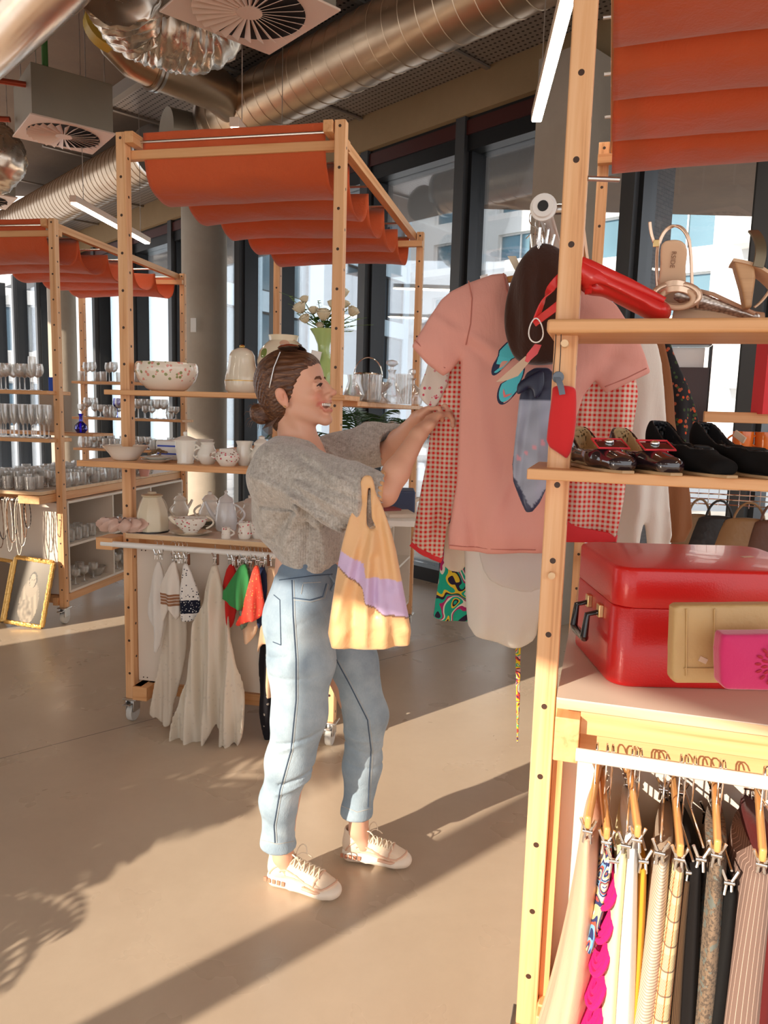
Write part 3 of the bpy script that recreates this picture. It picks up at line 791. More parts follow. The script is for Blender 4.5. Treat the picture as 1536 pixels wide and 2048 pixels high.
def canopy(R, label, sag=.175, n=5, x0=.10, x1=RW-.10, wr=.5):
    root = thing('canopy', label, 'canopy', R.w(.49, 1.0, 2.4), R.rz, None)
    y0, y1 = .055, RD-.02
    def fn(u, v):
        x = x0+(x1-x0)*u
        if v < .05:
            y = y0+.004; z = RH+.012-(v/.05)*.05
        else:
            t = (v-.05)/.95*n; k = min(int(t), n-1); f_ = t-k
            y = y0+(y1-y0)*(k+ (f_+.10*math.sin(2*math.pi*f_)*-1))/n
            edge = 1+.02*math.sin(u*5+k*2)+ .06*abs(2*u-1)**3
            z = RH-.032-sag*edge*(math.sin(math.pi*f_)**.62)*(1 if k else 1.05)
        w = mnoise.noise(Vector((x*5+k_[0], y*4, v*30)))*.012*wr+mnoise.noise(Vector((x*14, y*9, v*60+k_[0])))*.005*wr
        return (x, y+w, z+w*.8)
    k_ = [hash(label) % 7*1.0 if False else len(label)*.37]
    m = MB().sheet(fn, 46, 150, .0022)
    M4 = R.M
    c = m.build('cloth', CANOPY, root, world=True, M4=M4, angle=180)
    for k in range(n+1):
        y = y0+(y1-y0)*k/n
        MB().cyl((x0-.035, y, RH-.028), (x1+.035, y, RH-.028), .006, 8).build('rod', STEEL, root, world=True, M4=M4)
    sg = MB()
    return root
RA = make_rack((-1.205, 3.42), math.radians(-12.3), 'pine display rack on casters holding white crockery, behind the woman')
RB = make_rack((0, 0), math.radians(-9.8), 'pine display rack on casters full of drinking glasses at the far left')
fr = RB.M.to_3x3() @ Vector((RW, 0, 0)); RB.o = Vector((-2.15, 4.97, 0))-fr; RB.root.location = RB.o; RB.M = Matrix.Translation(RB.o) @ Matrix.Rotation(RB.rz, 4, 'Z')
RC = make_rack((.335, 1.555), math.radians(-16.4), 'pine display rack on casters with shoes and red case, nearest at the right')
for R, lb in ((RA, 'orange canopy hanging in swags over the crockery rack, centre of the picture'), (RB, 'orange canopy over the glassware rack at the left edge'), (RC, 'orange canopy at the top right, above the shoe rack')):
    canopy(R, lb, .19 if R is not RC else .12, x0=.10 if R is not RC else .062)
# --- common deck, cabinet body
def deck(R, x0=-.02, x1=RW+.02, y0=-.06, y1=RD+.04, z=.925): R.part('deck', MB().bx((x0, y0, z-.024), (x1, y1, z-.002)), PLY, bevel=.002); R.part('deck_top', MB().bx((x0, y0, z-.002), (x1, y1, z)), DECKM, smooth=False)
# rack A : crockery
deck(RA, PS+.004, RW+.02, -.06)
shelf(RA, -.10, RW+.02, -.19, .05-.05+.10, 1.255, .026)
shelf(RA, -.06, RW+.03, -.035, .22, 1.565, .022)
shelf(RA, RW-.26, RW+.02, .22, RD+.05, 1.545, .024)
shelf(RA, RW-.24, RW+.02, .14, RD+.05, 1.30, .024)
shelf(RA, -.02, .22, .14, RD+.05, 1.255, .024)
RA.part('panel', MB().bx((PS+.004, .035, .20), (RW-PS-.004, .047, .845)), WHITEP, smooth=False)
pg = MB()
for i in range(2):
    for z in (.215, .83): pg.cyl((.075+i*.02, .033, z), (.075+i*.02, .036, z), .003, 8)
RA.part('screw_heads', pg, HOLE, smooth=False)
RA.part('rail_block', MB().bx((-.085, -.085, .845), (-.002, PS*.6, .90)), WX, bevel=.003)
RA.part('rail_block', MB().bx((RW+.002, -.085, .845), (RW+.06, PS*.6, .90)), WX, bevel=.003)
railA = RA.part('hanging_rail', MB().cyl((-.06, -.075, .872), (RW+.03, -.075, .872), .0135, 16), WHITEPL)
RA.part('base_block', MB().bx((PS, -.02, .118), (PS+.075, .10, .185)), WX, bevel=.003)
# long right side: open white compartments
def cubbies(R, xs, y_list, z0, z1, mid, depth, m=WHITEP):
    x1 = RW-.012; x0 = x1-depth
    R.part('compartment_back', MB().bx((x0-.012, y_list[0], z0), (x0, y_list[-1], z1)), m, smooth=False)
    for y in y_list: R.part('divider', MB().bx((x0, y-.008, z0), (x1, y+.008, z1)), m, smooth=False)
    for z in (z0, mid, z1): R.part('compartment_shelf', MB().bx((x0, y_list[0], z-.008), (x1, y_list[-1], z+.008)), m, smooth=False)
cubbies(RA, 0, [.10, .70, 1.28, 1.86], .215, .83, .53, .40)
cubbies(RB, 0, [.08, .66, 1.26, 1.86], .21, .83, .53, .40)
# rack B : glassware
deck(RB, -.3, RW-PS-.004, -.16)
shelf(RB, -.4, RW-.02, -.10, .16, 1.575, .024); shelf(RB, -.4, RW-.02, -.10, .16, 1.265, .024)
shelf(RB, .02, RW-.02, RD-.22, RD+.02, 1.70, .022); shelf(RB, .0, RW+.05, RD-.22, RD+.02, 1.38, .022); shelf(RB, .02, RW-.02, RD-.22, RD+.02, 1.10, .022)
RB.part('panel', MB().bx((-.35, .03, .20), (RW-PS, .042, .83)), WHITEP, smooth=False)
RB.part('rail_block', MB().bx((RW-.20, -.18, .845), (RW-PS, .06, .898)), WY, bevel=.003)
RB.part('hanging_rail', MB().cyl((-.3, -.14, .862), (RW-.12, -.14, .862), .013, 16), STEEL)
# rack C : shoes and bags
deck(RC, PS+.004, RW+.02, -.055, .72)
RC.part('shelf', MB().bx((-.012, -.05, 1.663), (RW+.06, .185, 1.69)), WX, bevel=.006)
shelf(RC, -.035, RW+.06, -.055, .20, 1.395, .022)
RC.part('rail_block', MB().bx((PS+.004, -.06, .79), (PS+.054, .10, .885)), WY, bevel=.002)
RC.part('cross_rail', MB().bx((PS+.054, -.035, .845), (RW+.05, 0.0, .895)), WX, bevel=.002)
RC.part('cross_rail', MB().bx((PS+.054, -.0, .79), (RW+.05, .012, .845)), WX, bevel=.002)
railC = RC.part('hanging_rail', MB().cyl((PS+.05, -.085, .822), (RW+.3, -.085, .822), .0135, 16), WHITEPL)
RC.part('panel', MB().bx((PS+.02, .07, .20), (RW-PS-.004, .082, .845)), WHITEP, smooth=False)
RC.part('inner_post', MB().bx((PS+.001, .02, .12), (PS+.022, .068, .85)), WV, smooth=False)
RC.part('base_block', MB().bx((PS, -.04, .118), (PS+.06, .09, .18)), WX, bevel=.003)
for z in (1.61, 1.17):
    RC.part('peg', MB().cyl((PS/2, -.03 if z > 1.5 else -.012, z+.035 if z > 1.5 else z), (PS/2, .01, z+.035 if z > 1.5 else z), .0075, 14), PLY)
for y, z in ((.6, 2.37), (.6, 1.95)):
    RC.part('bolt', MB().cyl((PS, PS/2, z+.02), (PS+.06, PS/2+.02, z+.02), .005, 10), STEEL)
# white pipe along the long left side of rack C, held by flanges
pz = 1.985
pr = MB().cyl((-.062, .27, pz), (-.062, 1.7, pz), .0165, 20); g = RC.part('side_rail_pipe', pr, WHITEPL)
f = MB().tube([(-.062, .272, pz), (-.062, .280, pz)], [.031, .031], 24); f.tube([(-.062, .262, pz), (-.062, .274, pz)], [.024, .026], 24); f.build('flange', WHITEPL, g)
MB().cyl((-.062, .2605, pz), (-.062, .262, pz), .0125, 16).build('opening', BLACK, g, smooth=False)
RC.part('pipe_arm', MB().cyl((-.062, .30, pz), (.0, .30, pz), .012, 12), STEEL)
RC.part('pipe_arm', MB().cyl((-.062, 1.68, pz), (.03, 1.90, pz), .012, 12), STEEL)
RC.part('side_rail', MB().bx((0, .28, pz-.02), (.022, 1.92, pz+.02)), WY)
# ================================================================ CROCKERY AND GLASS
def glaze(name, base=(.86, .83, .76), spots=None, sc=30, thr=.12, band=None):
    m, nt, b = newmat(name); b.inputs['Roughness'].default_value = .12; b.inputs['Coat Weight'].default_value = .4
    c = None; src = C4(base)
    if spots:
        vo = nd(nt, 'ShaderNodeTexVoronoi'); vo.inputs['Scale'].default_value = sc; nt.links.new(coords(nt), vo.inputs['Vector'])
        mask = mth(nt, 'LESS_THAN', vo.outputs['Distance'], thr*3)
        cs = sep(nt, vo.outputs['Color']); pick = mth(nt, 'GREATER_THAN', cs[0], .55); pres = mth(nt, 'GREATER_THAN', cs[1], .45)
        sp = mix(nt, pick, spots[0], spots[1]); mask = mth(nt, 'MULTIPLY', mask, pres)
        if band:
            z = sep(nt, coords(nt))[2]; mask = mth(nt, 'MULTIPLY', mask, mth(nt, 'MULTIPLY', mth(nt, 'GREATER_THAN', z, band[0]), mth(nt, 'LESS_THAN', z, band[1])))
        nt.links.new(mix(nt, mask, base, sp), b.inputs['Base Color'])
    else: b.inputs['Base Color'].default_value = src
    return m
CER = glaze('white_glaze'); CERC = glaze('cream_glaze', (.82, .74, .60)); CERG = glaze('grey_white_glaze', (.74, .75, .76))
CERF = glaze('rose_pattern_glaze', (.88, .78, .66), ((.78, .33, .27), (.30, .33, .14)), 62, .15, (.045, .2))
CERP = glaze('pink_sprig_glaze', (.86, .82, .76), ((.65, .12, .16), (.35, .2, .15)), 90, .13, (.02, .075))
CERV = glaze('peony_vase_glaze', (.84, .74, .56), ((.70, .42, .30), (.20, .28, .06)), 17, .14)
GRN = glaze('green_vase_glaze', (.42, .58, .22)); GOLD = mat('gilt', (.75, .48, .14), .3, 1)
def handle(m, c, dx, z0, z1, out, r=.005, ang=0, seg=8, flat=1):
    R = Matrix.Rotation(ang, 3, 'Z'); P = []
    for i in range(11):
        t = i/10; P.append(Vector(c)+R @ Vector((dx+out*math.sin(math.pi*t)**.8, 0, z1+(z0-z1)*t)))
    m.tube(P, r, seg); return m
def spout(m, base, tip, r0, r1, bend=.02, ang=0, c=(0, 0, 0)):
    R = Matrix.Rotation(ang, 3, 'Z'); P = []; rr = []
    for i in range(9):
        t = i/8; x = base[0]+(tip[0]-base[0])*t; z = base[1]+(tip[1]-base[1])*(t*t*.6+.4*t); P.append(Vector(c)+R @ Vector((x, 0, z))); rr.append(r0+(r1-r0)*t)
    m.tube(P, rr, 10); return m
def lump(name, prof, m, loc, label, cat, rz=0, group=None, seg=32, extra=None, **k):
    root = thing(name, label, cat, loc, rz, group)
    MB().lathe(prof, seg, **k).build('body', m, root)
    if extra: extra(root)
    return root
def hollow(prof, t=.003):
    "outer profile (r,z) bottom to top, then back down inside"
    out = [(0.001, prof[0][1])]+list(prof); ins = [(max(r-t, .001), max(z, prof[0][1]+t)) for r, z in reversed(prof)]
    return out+ins+[(0.001, prof[0][1]+t)]
A1, A2, AD = 1.565, 1.255, .925
# on the top front shelf of the crockery rack
lump('flower_basin', hollow([(.062, 0), (.085, .012), (.118, .05), (.130, .09), (.128, .118), (.122, .128)], .005), CERF, RA.at(334, .08, A1), 'large cream basin painted with roses, left on the top front shelf', 'bowl', .4, sx=1.08)
def cream_jar(r):
    MB().lathe([(.058, .145), (.056, .165), (.045, .185), (.02, .198), (.001, .2)], 32).build('lid', CERC, r)
    MB().ell((0, 0, .205), (.012, .012, .008)).build('knob', GOLD, r); MB().lathe([(.0765, .052), (.0772, .054), (.0765, .056)], 32).build('gold_line', GOLD, r)
lump('lidded_jar', [(.001, 0), (.062, 0), (.073, .015), (.077, .045), (.074, .07), (.066, .10), (.060, .13), (.058, .145), (.001, .145)], CERC, RA.at(484, .09, A1), 'tall cream lidded jar with gold rim beside the peony vase', 'jar', extra=cream_jar)
lump('peony_vase', hollow([(.05, 0), (.075, .03), (.106, .09), (.116, .14), (.105, .19), (.078, .222), (.062, .235), (.066, .252), (.068, .258)], .004), CERV, RA.at(566, .14, A1), 'round cream vase with peony pattern behind the head of the woman', 'vase')
# green vase with roses on the side shelf
vz = RA.at(646, .19, A1); VZ = thing('green_vase', 'pale green waisted vase holding the white roses', 'vase', vz)
MB().lathe(hollow([(.04, 0), (.05, .012), (.060, .05), (.057, .10), (.040, .15), (.026, .195), (.028, .225), (.043, .262), (.062, .292)], .003), 32, flute=(16, .02)).build('body', GRN, VZ)
MB().box((-.03, -.058, .17), (.045, .002, .045), Matrix.Rotation(.2, 3, 'Y')).build('paper_label', WHITEPL, VZ)
ROSE = mat('rose_petal', (.86, .78, .58), .6, trans=.2); LEAF = mat('leaf_green', (.10, .24, .04), .5, trans=.2, var=(20, .6)); LEAF2 = mat('leaf_light_green', (.28, .42, .10), .5, trans=.2); STEM = mat('stem', (.12, .22, .05), .6)
def rose(c, r, tilt, name='rose', label='cream white rose in the bouquet', grp='white roses in the green vase', bud=1.0):
    R = Matrix.Rotation(tilt[0], 3, 'X') @ Matrix.Rotation(tilt[1], 3, 'Y'); c = Vector(c)
    root = thing(name, label, 'rose', c, 0, grp); p = MB()
    for ring, (n, rr, h, op) in enumerate(((1, .25, 1.15, 0), (3, .45, 1.2, .1), (4, .66, 1.12, .3), (5, .9, .95, .6))):
        for k in range(n):
            a0 = 2*math.pi*k/n+ring*.7
            def f(u, v):
                a = a0+(u-.5)*2*math.pi/n*1.45; q = rr*r*(.35+.65*math.sin(min(v*1.15, 1)*math.pi/2))+op*r*.35*max(0, v-.6)**1.5*2.2
                z = r*h*bud*(v*1.25-.2)-op*.25*r*max(0, v-.75)*4*(.4+abs(2*u-1)*0)-.10*r*(2*u-1)**2
                return c_ + R @ Vector((q*math.cos(a), q*math.sin(a), z))
            c_ = Vector((0, 0, 0)); p.sheet(f, 8, 6, .0012)
    p.build('petals', ROSE, root, angle=180)
    MB().tube([(0, 0, 0), R @ Vector((0, 0, -r*.5)), Vector((vz.x-c.x, vz.y-c.y, vz.z+.28-c.z))*.9], .0022, 6).build('stem', STEM, root)
    s_ = MB()
    for k in range(5):
        a = k*1.256; s_.sheet(lambda u, v: R @ Vector((math.cos(a)*(r*.3+v*r*.35)-math.sin(a)*(u-.5)*r*.3*(1-v), math.sin(a)*(r*.3+v*r*.35)+math.cos(a)*(u-.5)*r*.3*(1-v), -r*.15+v*r*.25)), 2, 3, .0008)
    s_.build('sepals', LEAF, root)
sc = 3.42/1500
for i, (px, py, r, tx, ty) in enumerate(((685, 592, .030, .1, .1), (703, 628, .030, .2, .5), (647, 636, .036, .3, 0), (673, 645, .027, .5, .2), (603, 622, .034, .3, -.5), (612, 642, .026, .5, -.4), (627, 625, .024, .1, -.1), (610, 603, .022, 0, -.3), (663, 612, .022, 0, .1), (690, 612, .022, .1, .3), (640, 655, .020, .6, 0))):
    P = UY(px, py, vz.y-.02-.015*(i % 3)); rose(P, r*.92, (tx, ty))
def sprig(name, c, dirs, n, mtl, label, cat='foliage', ls=.03, lw=.012):
    m = MB(); st = MB(); c = Vector(c)
    for d in dirs:
        d = Vector(d); P = [c, c+d*.5+Vector((0, 0, .0)), c+d]; st.tube(P, .0015, 5)
        for k in range(n):
            t = .25+.75*k/(n-1); b_ = c+d*t; a = k*2.4; o = Vector((math.cos(a), math.sin(a)*.8, .5+.3*math.sin(k*1.7))).normalized(); sdv = o.cross(Vector((0, 0, 1))).normalized()
            def f(u, v): return b_+o*(v*ls)+sdv*((u-.5)*lw*2*math.sin(math.pi*min(v*.95+.05, 1)))+Vector((0, 0, -.2*ls*v*v))
            m.sheet(f, 2, 4, .0008)
    root = thing(name, label, cat, c); st.build('stems', STEM, root, world=True); m.build('leaves', mtl, root, world=True, angle=180); return root
top = vz+Vector((0, 0, .285))
sprig('rose_leaves', top, [(-.05, -.02, .05), (.05, -.03, .04), (0, -.04, .06), (.02, .03, .07), (-.03, .03, .06), (-.07, 0, .09), (.07, -.02, .08)], 7, LEAF, 'dark green rose leaves at the mouth of the green vase', ls=.035, lw=.014)
sprig('filler_sprigs', top, [(-.15, -.02, .14), (-.12, 0, .07), (.13, -.03, .02), (.15, -.03, .05), (.05, 0, .15), (.10, -.02, .09), (-.03, .02, .13), (.12, .0, .0)], 12, LEAF2, 'light green sprigs spreading out of the bouquet', ls=.018, lw=.009)
for i, (dx, dz) in enumerate(((-.2, .16), (-.16, .11), (.22, .03), (.19, .06))):
    tag(MB().tube([top, top+Vector((dx*.5, -.01, dz*.8)), top+Vector((dx, -.02, dz))], .0008, 5).build('twig', STEM), 'thin bare twig sticking out of the bouquet to the %s' % ('left' if dx < 0 else 'right'), 'twig', 'twigs in the green vase '+('left' if dx < 0 else 'right'))
# glass on the side shelf
B1 = 1.545
def pitch(px, y, z, prof, label, name='glass_pitcher', m=GLASSC, hd=None, rz=0, lidf=None, cat='glassware', fl=None, **k):
    r = thing(name, label, cat, RA.at(px, y, z), rz); MB().lathe(prof, 24, flute=fl).build('body', m, r)
    if hd: handle(MB(), (0, 0, 0), *hd).build('handle', m if m is not GLASSC else STEEL, r)
    if lidf: lidf(r)
    return r
ib = thing('ice_bucket', 'fluted glass ice bucket with a metal handle on the side shelf', 'ice bucket', RA.at(735, .45, B1))
MB().lathe(hollow([(.050, 0), (.060, .01), (.068, .13)], .005), 40, flute=(20, .03)).build('body', GLASSC, ib)
MB().tube([Vector((.068*math.cos(a), 0, .12+.09*math.sin(a))) for a in [math.pi*i/12 for i in range(13)]], .003, 8).build('handle', CHROME, ib); MB().lathe([(.069, .128), (.071, .132), (.069, .136)], 32).build('rim', CHROME, ib)
def stopper(h, r=.016):
    def f(root): MB().lathe([(.001, h), (.010, h), (.008, h+.015), (r, h+.03), (r*.9, h+.045), (.001, h+.052)], 16, flute=(8, .06)).build('stopper', GLASSC, root)
    return f
pitch(782, .75, B1, [(.001, 0), (.062, 0), (.064, .01), (.035, .08), (.018, .13), (.017, .16), (.024, .17), (.001, .17)], 'cone shaped cut glass decanter with stopper on the side shelf', 'decanter', lidf=stopper(.17, .03), fl=(12, .04))
pitch(806, .95, B1, hollow([(.04, 0), (.042, .12), (.045, .16)], .003), 'tall plain glass behind the decanters', 'tall_glass', GLASSW)
pitch(822, 1.0, B1, [(.001, 0), (.055, 0), (.06, .03), (.05, .08), (.018, .11), (.017, .13), (.026, .14), (.001, .14)], 'squat round cut glass decanter at the end of the side shelf', 'decanter', lidf=stopper(.14, .02), fl=(10, .04))
pitch(708, .32, B1, hollow([(.035, 0), (.05, .03), (.03, .09), (.033, .12)], .003), 'small glass vase just right of the front post', 'glass_vase')
pitch(760, .6, B1, [(.001, 0), (.06, 0), (.02, .03), (.015, .05), (.03, .06), (.06, .09), (.055, .1), (.001, .065)], 'low cut glass dish between bucket and decanters', 'glass_dish')
# lower side shelf
for i, (px, y, h, r_) in enumerate(((735, .55, .13, .035), (760, .75, .12, .04), (785, .9, .13, .035), (808, 1.1, .12, .04), (830, 1.3, .13, .035), (745, .35, .10, .04))):
    r = pitch(px, y, 1.30, hollow([(r_*.8, 0), (r_, .02), (r_*.95, h*.8), (r_*.8, h)], .003), 'clear glass jar with clip lid on the lower side shelf', 'glass_jar', GLASSW)
    MB().lathe([(.001, h), (r_*.9, h), (r_*.9, h+.008), (.001, h+.016)], 20).build('lid', GLASSC, r); r['group'] = 'clip lid jars on the lower side shelf'
    MB().tube([Vector((r_*math.cos(a), 0, h+.02*math.sin(a))) for a in [math.pi*i_/8 for i_ in range(9)]], .0015, 6).build('wire_bail', CHROME, r)
# second front shelf (z 1.255)
lump('soup_bowl', hollow([(.045, 0), (.055, .006), (.070, .03), (.098, .062), (.107, .066)], .003), CER, RA.at(251, -.07, A2), 'white bowl with wide rim at the left end of the middle shelf', 'bowl')
for i in range(2):
    P = RA.at(315, -.10, A2+i*.011); r = thing('saucer', ['lower white saucer of the pair stacked on the middle shelf', 'upper white saucer of the pair stacked on the middle shelf'][i], 'saucer', P); MB().lathe(hollow([(.035, 0), (.04, .003), (.066, .012), (.070, .014)], .003), 32).build('body', CER, r)
# dried shells heap on the saucers
hp = MB()
for k in range(26):
    a = random.random()*6.28; q = random.random()*.045; hp.ell(RA.at(317, -.10, A2+.03)+Vector((q*math.cos(a), q*math.sin(a), .022*(1-q/.05)+random.random()*.006)), (.011, .007, .005), 8, 5, Matrix.Rotation(a, 3, 'Z') @ Matrix.Rotation(random.random(), 3, 'X'))
tag(hp.build('shell_heap', mat('brown_shells', (.30, .19, .10), .3, var=(90, 1.2))), 'heap of small brown patterned shells on the stacked saucers', 'shells', kind='stuff')
def lidded(px, y, z, label, s=1.0, m=CER, name='lidded_mug', rz=0, cat='crockery', plain=False):
    r = thing(name, label, cat, RA.at(px, y, z), rz)
    MB().lathe([(q*s, w*s) for q, w in hollow([(.033, 0), (.036, .004), (.034, .012), (.041, .06), (.044, .098)], .003)], 28).build('body', m, r)
    if not plain: MB().lathe([(q*s, w*s) for q, w in ((.001, .098), (.052, .098), (.053, .102), (.040, .110), (.018, .118), (.006, .121), (.009, .128), (.008, .136), (.001, .140))], 28).build('lid', m, r)
    handle(MB(), (0, 0, 0), .038*s, .03*s, .085*s, .030*s, .0045*s).build('handle', m, r); return r
lidded(371, -.12, A2, 'white lidded mug next to the saucers on the middle shelf')
def jug(px, y, z, label, prof, m=CER, s=1.0, rz=0, hd=(.035, .02, .075, .03), sp=None, name='jug', fl=None, lid=None, cat='jug', rack=None):
    r = thing(name, label, cat, (rack or RA).at(px, y, z), rz)
    MB().lathe([(q*s, w*s) for q, w in hollow(prof, .003)], 28, flute=fl).build('body', m, r)
    if hd: handle(MB(), (0, 0, 0), -hd[0]*s, hd[1]*s, hd[2]*s, -hd[3]*s, .0045*s).build('handle', m, r)
    if sp: spout(MB(), (sp[0]*s, sp[1]*s), (sp[2]*s, sp[3]*s), sp[4]*s, sp[5]*s).build('spout', m, r)
    if lid: MB().lathe([(q*s, w*s) for q, w in lid], 24).build('lid', m, r)
    return r
belly = [(.026, 0), (.03, .004), (.045, .03), (.046, .05), (.032, .075), (.028, .09), (.033, .10)]
jug(415, -.09, A2, 'small round white jug left of the floral sugar bowl', belly, s=.95, rz=.3)
jug(455, -.13, A2, 'white sugar bowl with pink flower band in front of the jugs', [(.03, 0), (.034, .004), (.052, .03), (.052, .048), (.036, .066), (.034, .075)], CERP, .98, rz=0, hd=(.045, .03, .06, .028), name='sugar_bowl', cat='sugar bowl')
jug(489, -.07, A2, 'tall white jug behind the floral sugar bowl', [(.024, 0), (.038, .03), (.04, .05), (.03, .085), (.038, .105)], rz=2.6)
jug(523, -.08, A2, 'ornate white embossed jar with lid just behind the sweater', [(.03, 0), (.045, .02), (.048, .05), (.03, .08), (.026, .09)], fl=(8, .06), lid=[(.001, .09), (.033, .09), (.034, .1), (.02, .112), (.012, .118), (.014, .126), (.001, .132)], name='embossed_jar', hd=None, cat='jar')
lump('flower_pot', hollow([(.03, 0), (.04, .08), (.05, .10)], .004), CER, RA.at(405, .06, A2), 'plain white beaker behind the lidded mug', 'cup')
lump('white_tureen', [(.001, 0), (.05, 0), (.075, .03), (.08, .06), (.07, .085), (.02, .10), (.012, .12), (.001, .122)], CER, RA.at(725, .35, 1.30-.001), 'white lidded tureen right of the chin of the woman', 'tureen')
lump('pink_pot', hollow([(.035, 0), (.045, .05), (.047, .09)], .003), glaze('pink_band_glaze', (.80, .40, .33)), RB.w(1.02, 1.15, .925), 'pink banded glass pot standing on the glassware deck', 'pot')
bb_ = MB(); 
bx = thing('white_dish_box', 'white box with blue stripes behind the lidded mug', 'box', RA.at(352, .06, A2), RA.rz); MB().box((0, 0, .045), (.16, .08, .09)).build('body', WHITEPL, bx, bevel=.008)
for k in range(2): MB().box((0, -.0405, .03+.035*k), (.14, .002, .007)).build('blue_stripe', mat('blue_stripe', (.02, .06, .5), .4), bx)
# on the deck (z .925)
tj = thing('thermos_jug', 'cream faceted thermos jug at the left end of the deck', 'thermos jug', RA.at(305, .02, AD))
MB().lathe([(.001, 0), (.070, 0), (.074, .008), (.076, .04), (.072, .085), (.058, .13), (.045, .155), (.043, .163), (.001, .163)], 8).build('body', mat('cream_plastic', (.74, .66, .50), .3), tj, bevel=.004, angle=20)
MB().lathe([(.001, .163), (.046, .163), (.048, .17), (.02, .176), (.018, .184), (.001, .186)], 24).build('lid', mat('cream_plastic_dark', (.60, .50, .34), .35), tj)
handle(MB(), (0, 0, 0), .055, .03, .15, .045, .008, 1.2).build('handle', mat('cream_plastic_b', (.62, .53, .38), .4), tj); MB().cyl((0, 0, 0), (0, 0, .006), .0755, 24).build('base', BLACK, tj)
gb = thing('gravy_boat', 'cream gravy boat with flower sprays on its saucer', 'gravy boat', RA.at(381, .0, AD), .1)
MB().lathe([(q, z) for q, z in hollow([(.028, .012), (.032, .02), (.055, .045), (.064, .068), (.068, .078)], .003)], 32, sx=1.15, sy=.75).build('body', CERP, gb)
MB().lathe(hollow([(.05, 0), (.06, .004), (.092, .014)], .003), 32, sx=1.05, sy=.8).build('saucer', CERC, gb); MB().lathe([(.02, .003), (.03, .004), (.022, .014), (.001, .014)], 24).build('foot', CERC, gb)
handle(MB(), (0, 0, 0), .07, .03, .085, .032, .0045).build('handle', CERC, gb); spout(MB(), (-.06, .06), (-.092, .082), .018, .010).build('lip', CERC, gb)
tp = thing('coffee_pot', 'tall grey white coffee pot with curved spout on the deck', 'coffee pot', RA.at(452, .17, AD), 0)
MB().lathe([(.001, 0), (.042, 0), (.048, .008), (.052, .05), (.044, .11), (.035, .135), (.001, .136)], 28).build('body', CERG, tp); MB().lathe([(.001, .136), (.037, .136), (.03, .155), (.01, .168), (.006, .176), (.010, .184), (.001, .192)], 24).build('lid', CERG, tp)
spout(MB(), (-.042, .05), (-.098, .135), .014, .006).build('spout', CERG, tp); handle(MB(), (0, 0, 0), .042, .03, .125, .045, .005).build('handle', CERG, tp)
jug(452, -.03, AD, 'tiny white mug with red flowers at the front of the deck', [(.020, 0), (.021, .004), (.020, .045), (.022, .05)], CERP, 1, rz=math.pi, hd=(.018, .012, .04, .018), name='small_mug', cat='mug')
jug(489, -.01, AD, 'small white milk jug with pink flowers on the deck', [(.022, 0), (.026, .004), (.03, .03), (.024, .055), (.03, .075)], CERP, 1, rz=math.pi, hd=(.026, .02, .06, .022), name='milk_jug')
jug(520, .03, AD, 'white cup with pink roses against the sweater', [(.03, 0), (.034, .004), (.045, .04), (.048, .07)], CERP, 1, rz=math.pi, hd=(.04, .02, .055, .022), name='cup', cat='cup')
for i, (px, y, s_, lb) in enumerate(((420, .35, 1.1, 'white teapot far back on the deck left of the coffee pot'), (500, .40, 1.0, 'round white teapot behind the milk jug'), (360, .45, .9, 'low white pot behind the gravy boat'))):
    jug(px, y, AD, lb, belly, s=s_*1.1, rz=.5*i, name='teapot', cat='teapot', lid=[(.001, .1), (.033, .1), (.02, .115), (.008, .12), (.009, .13), (.001, .133)], sp=(.035, .04, .085, .09, .012, .006))
for i in range(3):
    lump('plate', hollow([(.06, 0), (.07, .004), (.11, .018)], .003), CERC, RA.at(395, .25, AD+i*.009), 'cream plate of the pile behind the gravy boat', 'plate', group='pile of plates behind the gravy boat')
# scrunchie cloth on the deck corner
def scr(u, v):
    a = 2*math.pi*u; rr = .040+.022*math.sin(2*math.pi*v)+.010*math.sin(a*11+2*v*6.28); z = .025+.022*math.cos(2*math.pi*v)+.010*math.sin(a*9+v*9)
    return (rr*1.7*math.cos(a), rr*math.sin(a)*.8, z)
o = tag(MB().sheet(scr, 120, 14, .001).build('fabric_scrunchie', mat('dusty_pink_satin', (.66, .44, .36), .4, sheen=.4)), 'dusty pink ruffled scrunchie on the left corner of the deck', 'scrunchie')
o.location = RA.at(246, -.07, .930)
# on the deck side, beyond the woman
jt = thing('papers', 'bundle of white bags and papers on the deck right of the orange tote', 'papers', RA.at(790, .75, AD))
for k, (c_, d_) in enumerate((((0, 0, .015), (.22, .30, .03)), ((.02, .05, .04), (.15, .2, .02)), ((-.04, .12, .055), (.12, .1, .012)))): MB().box(c_, d_, Matrix.Rotation(.2*k, 3, 'Z')).build('paper_stack', [WHITEPL, DECKM, mat('maroon_book', (.25, .03, .03), .5)][k], jt, bevel=.003)
tag(MB().box(RA.at(795, 1.2, AD+.065), (.2, .2, .13)).build('blue_tray', mat('navy_tray', (.04, .06, .13), .5), bevel=.01), 'navy blue box on the deck behind the papers', 'box')
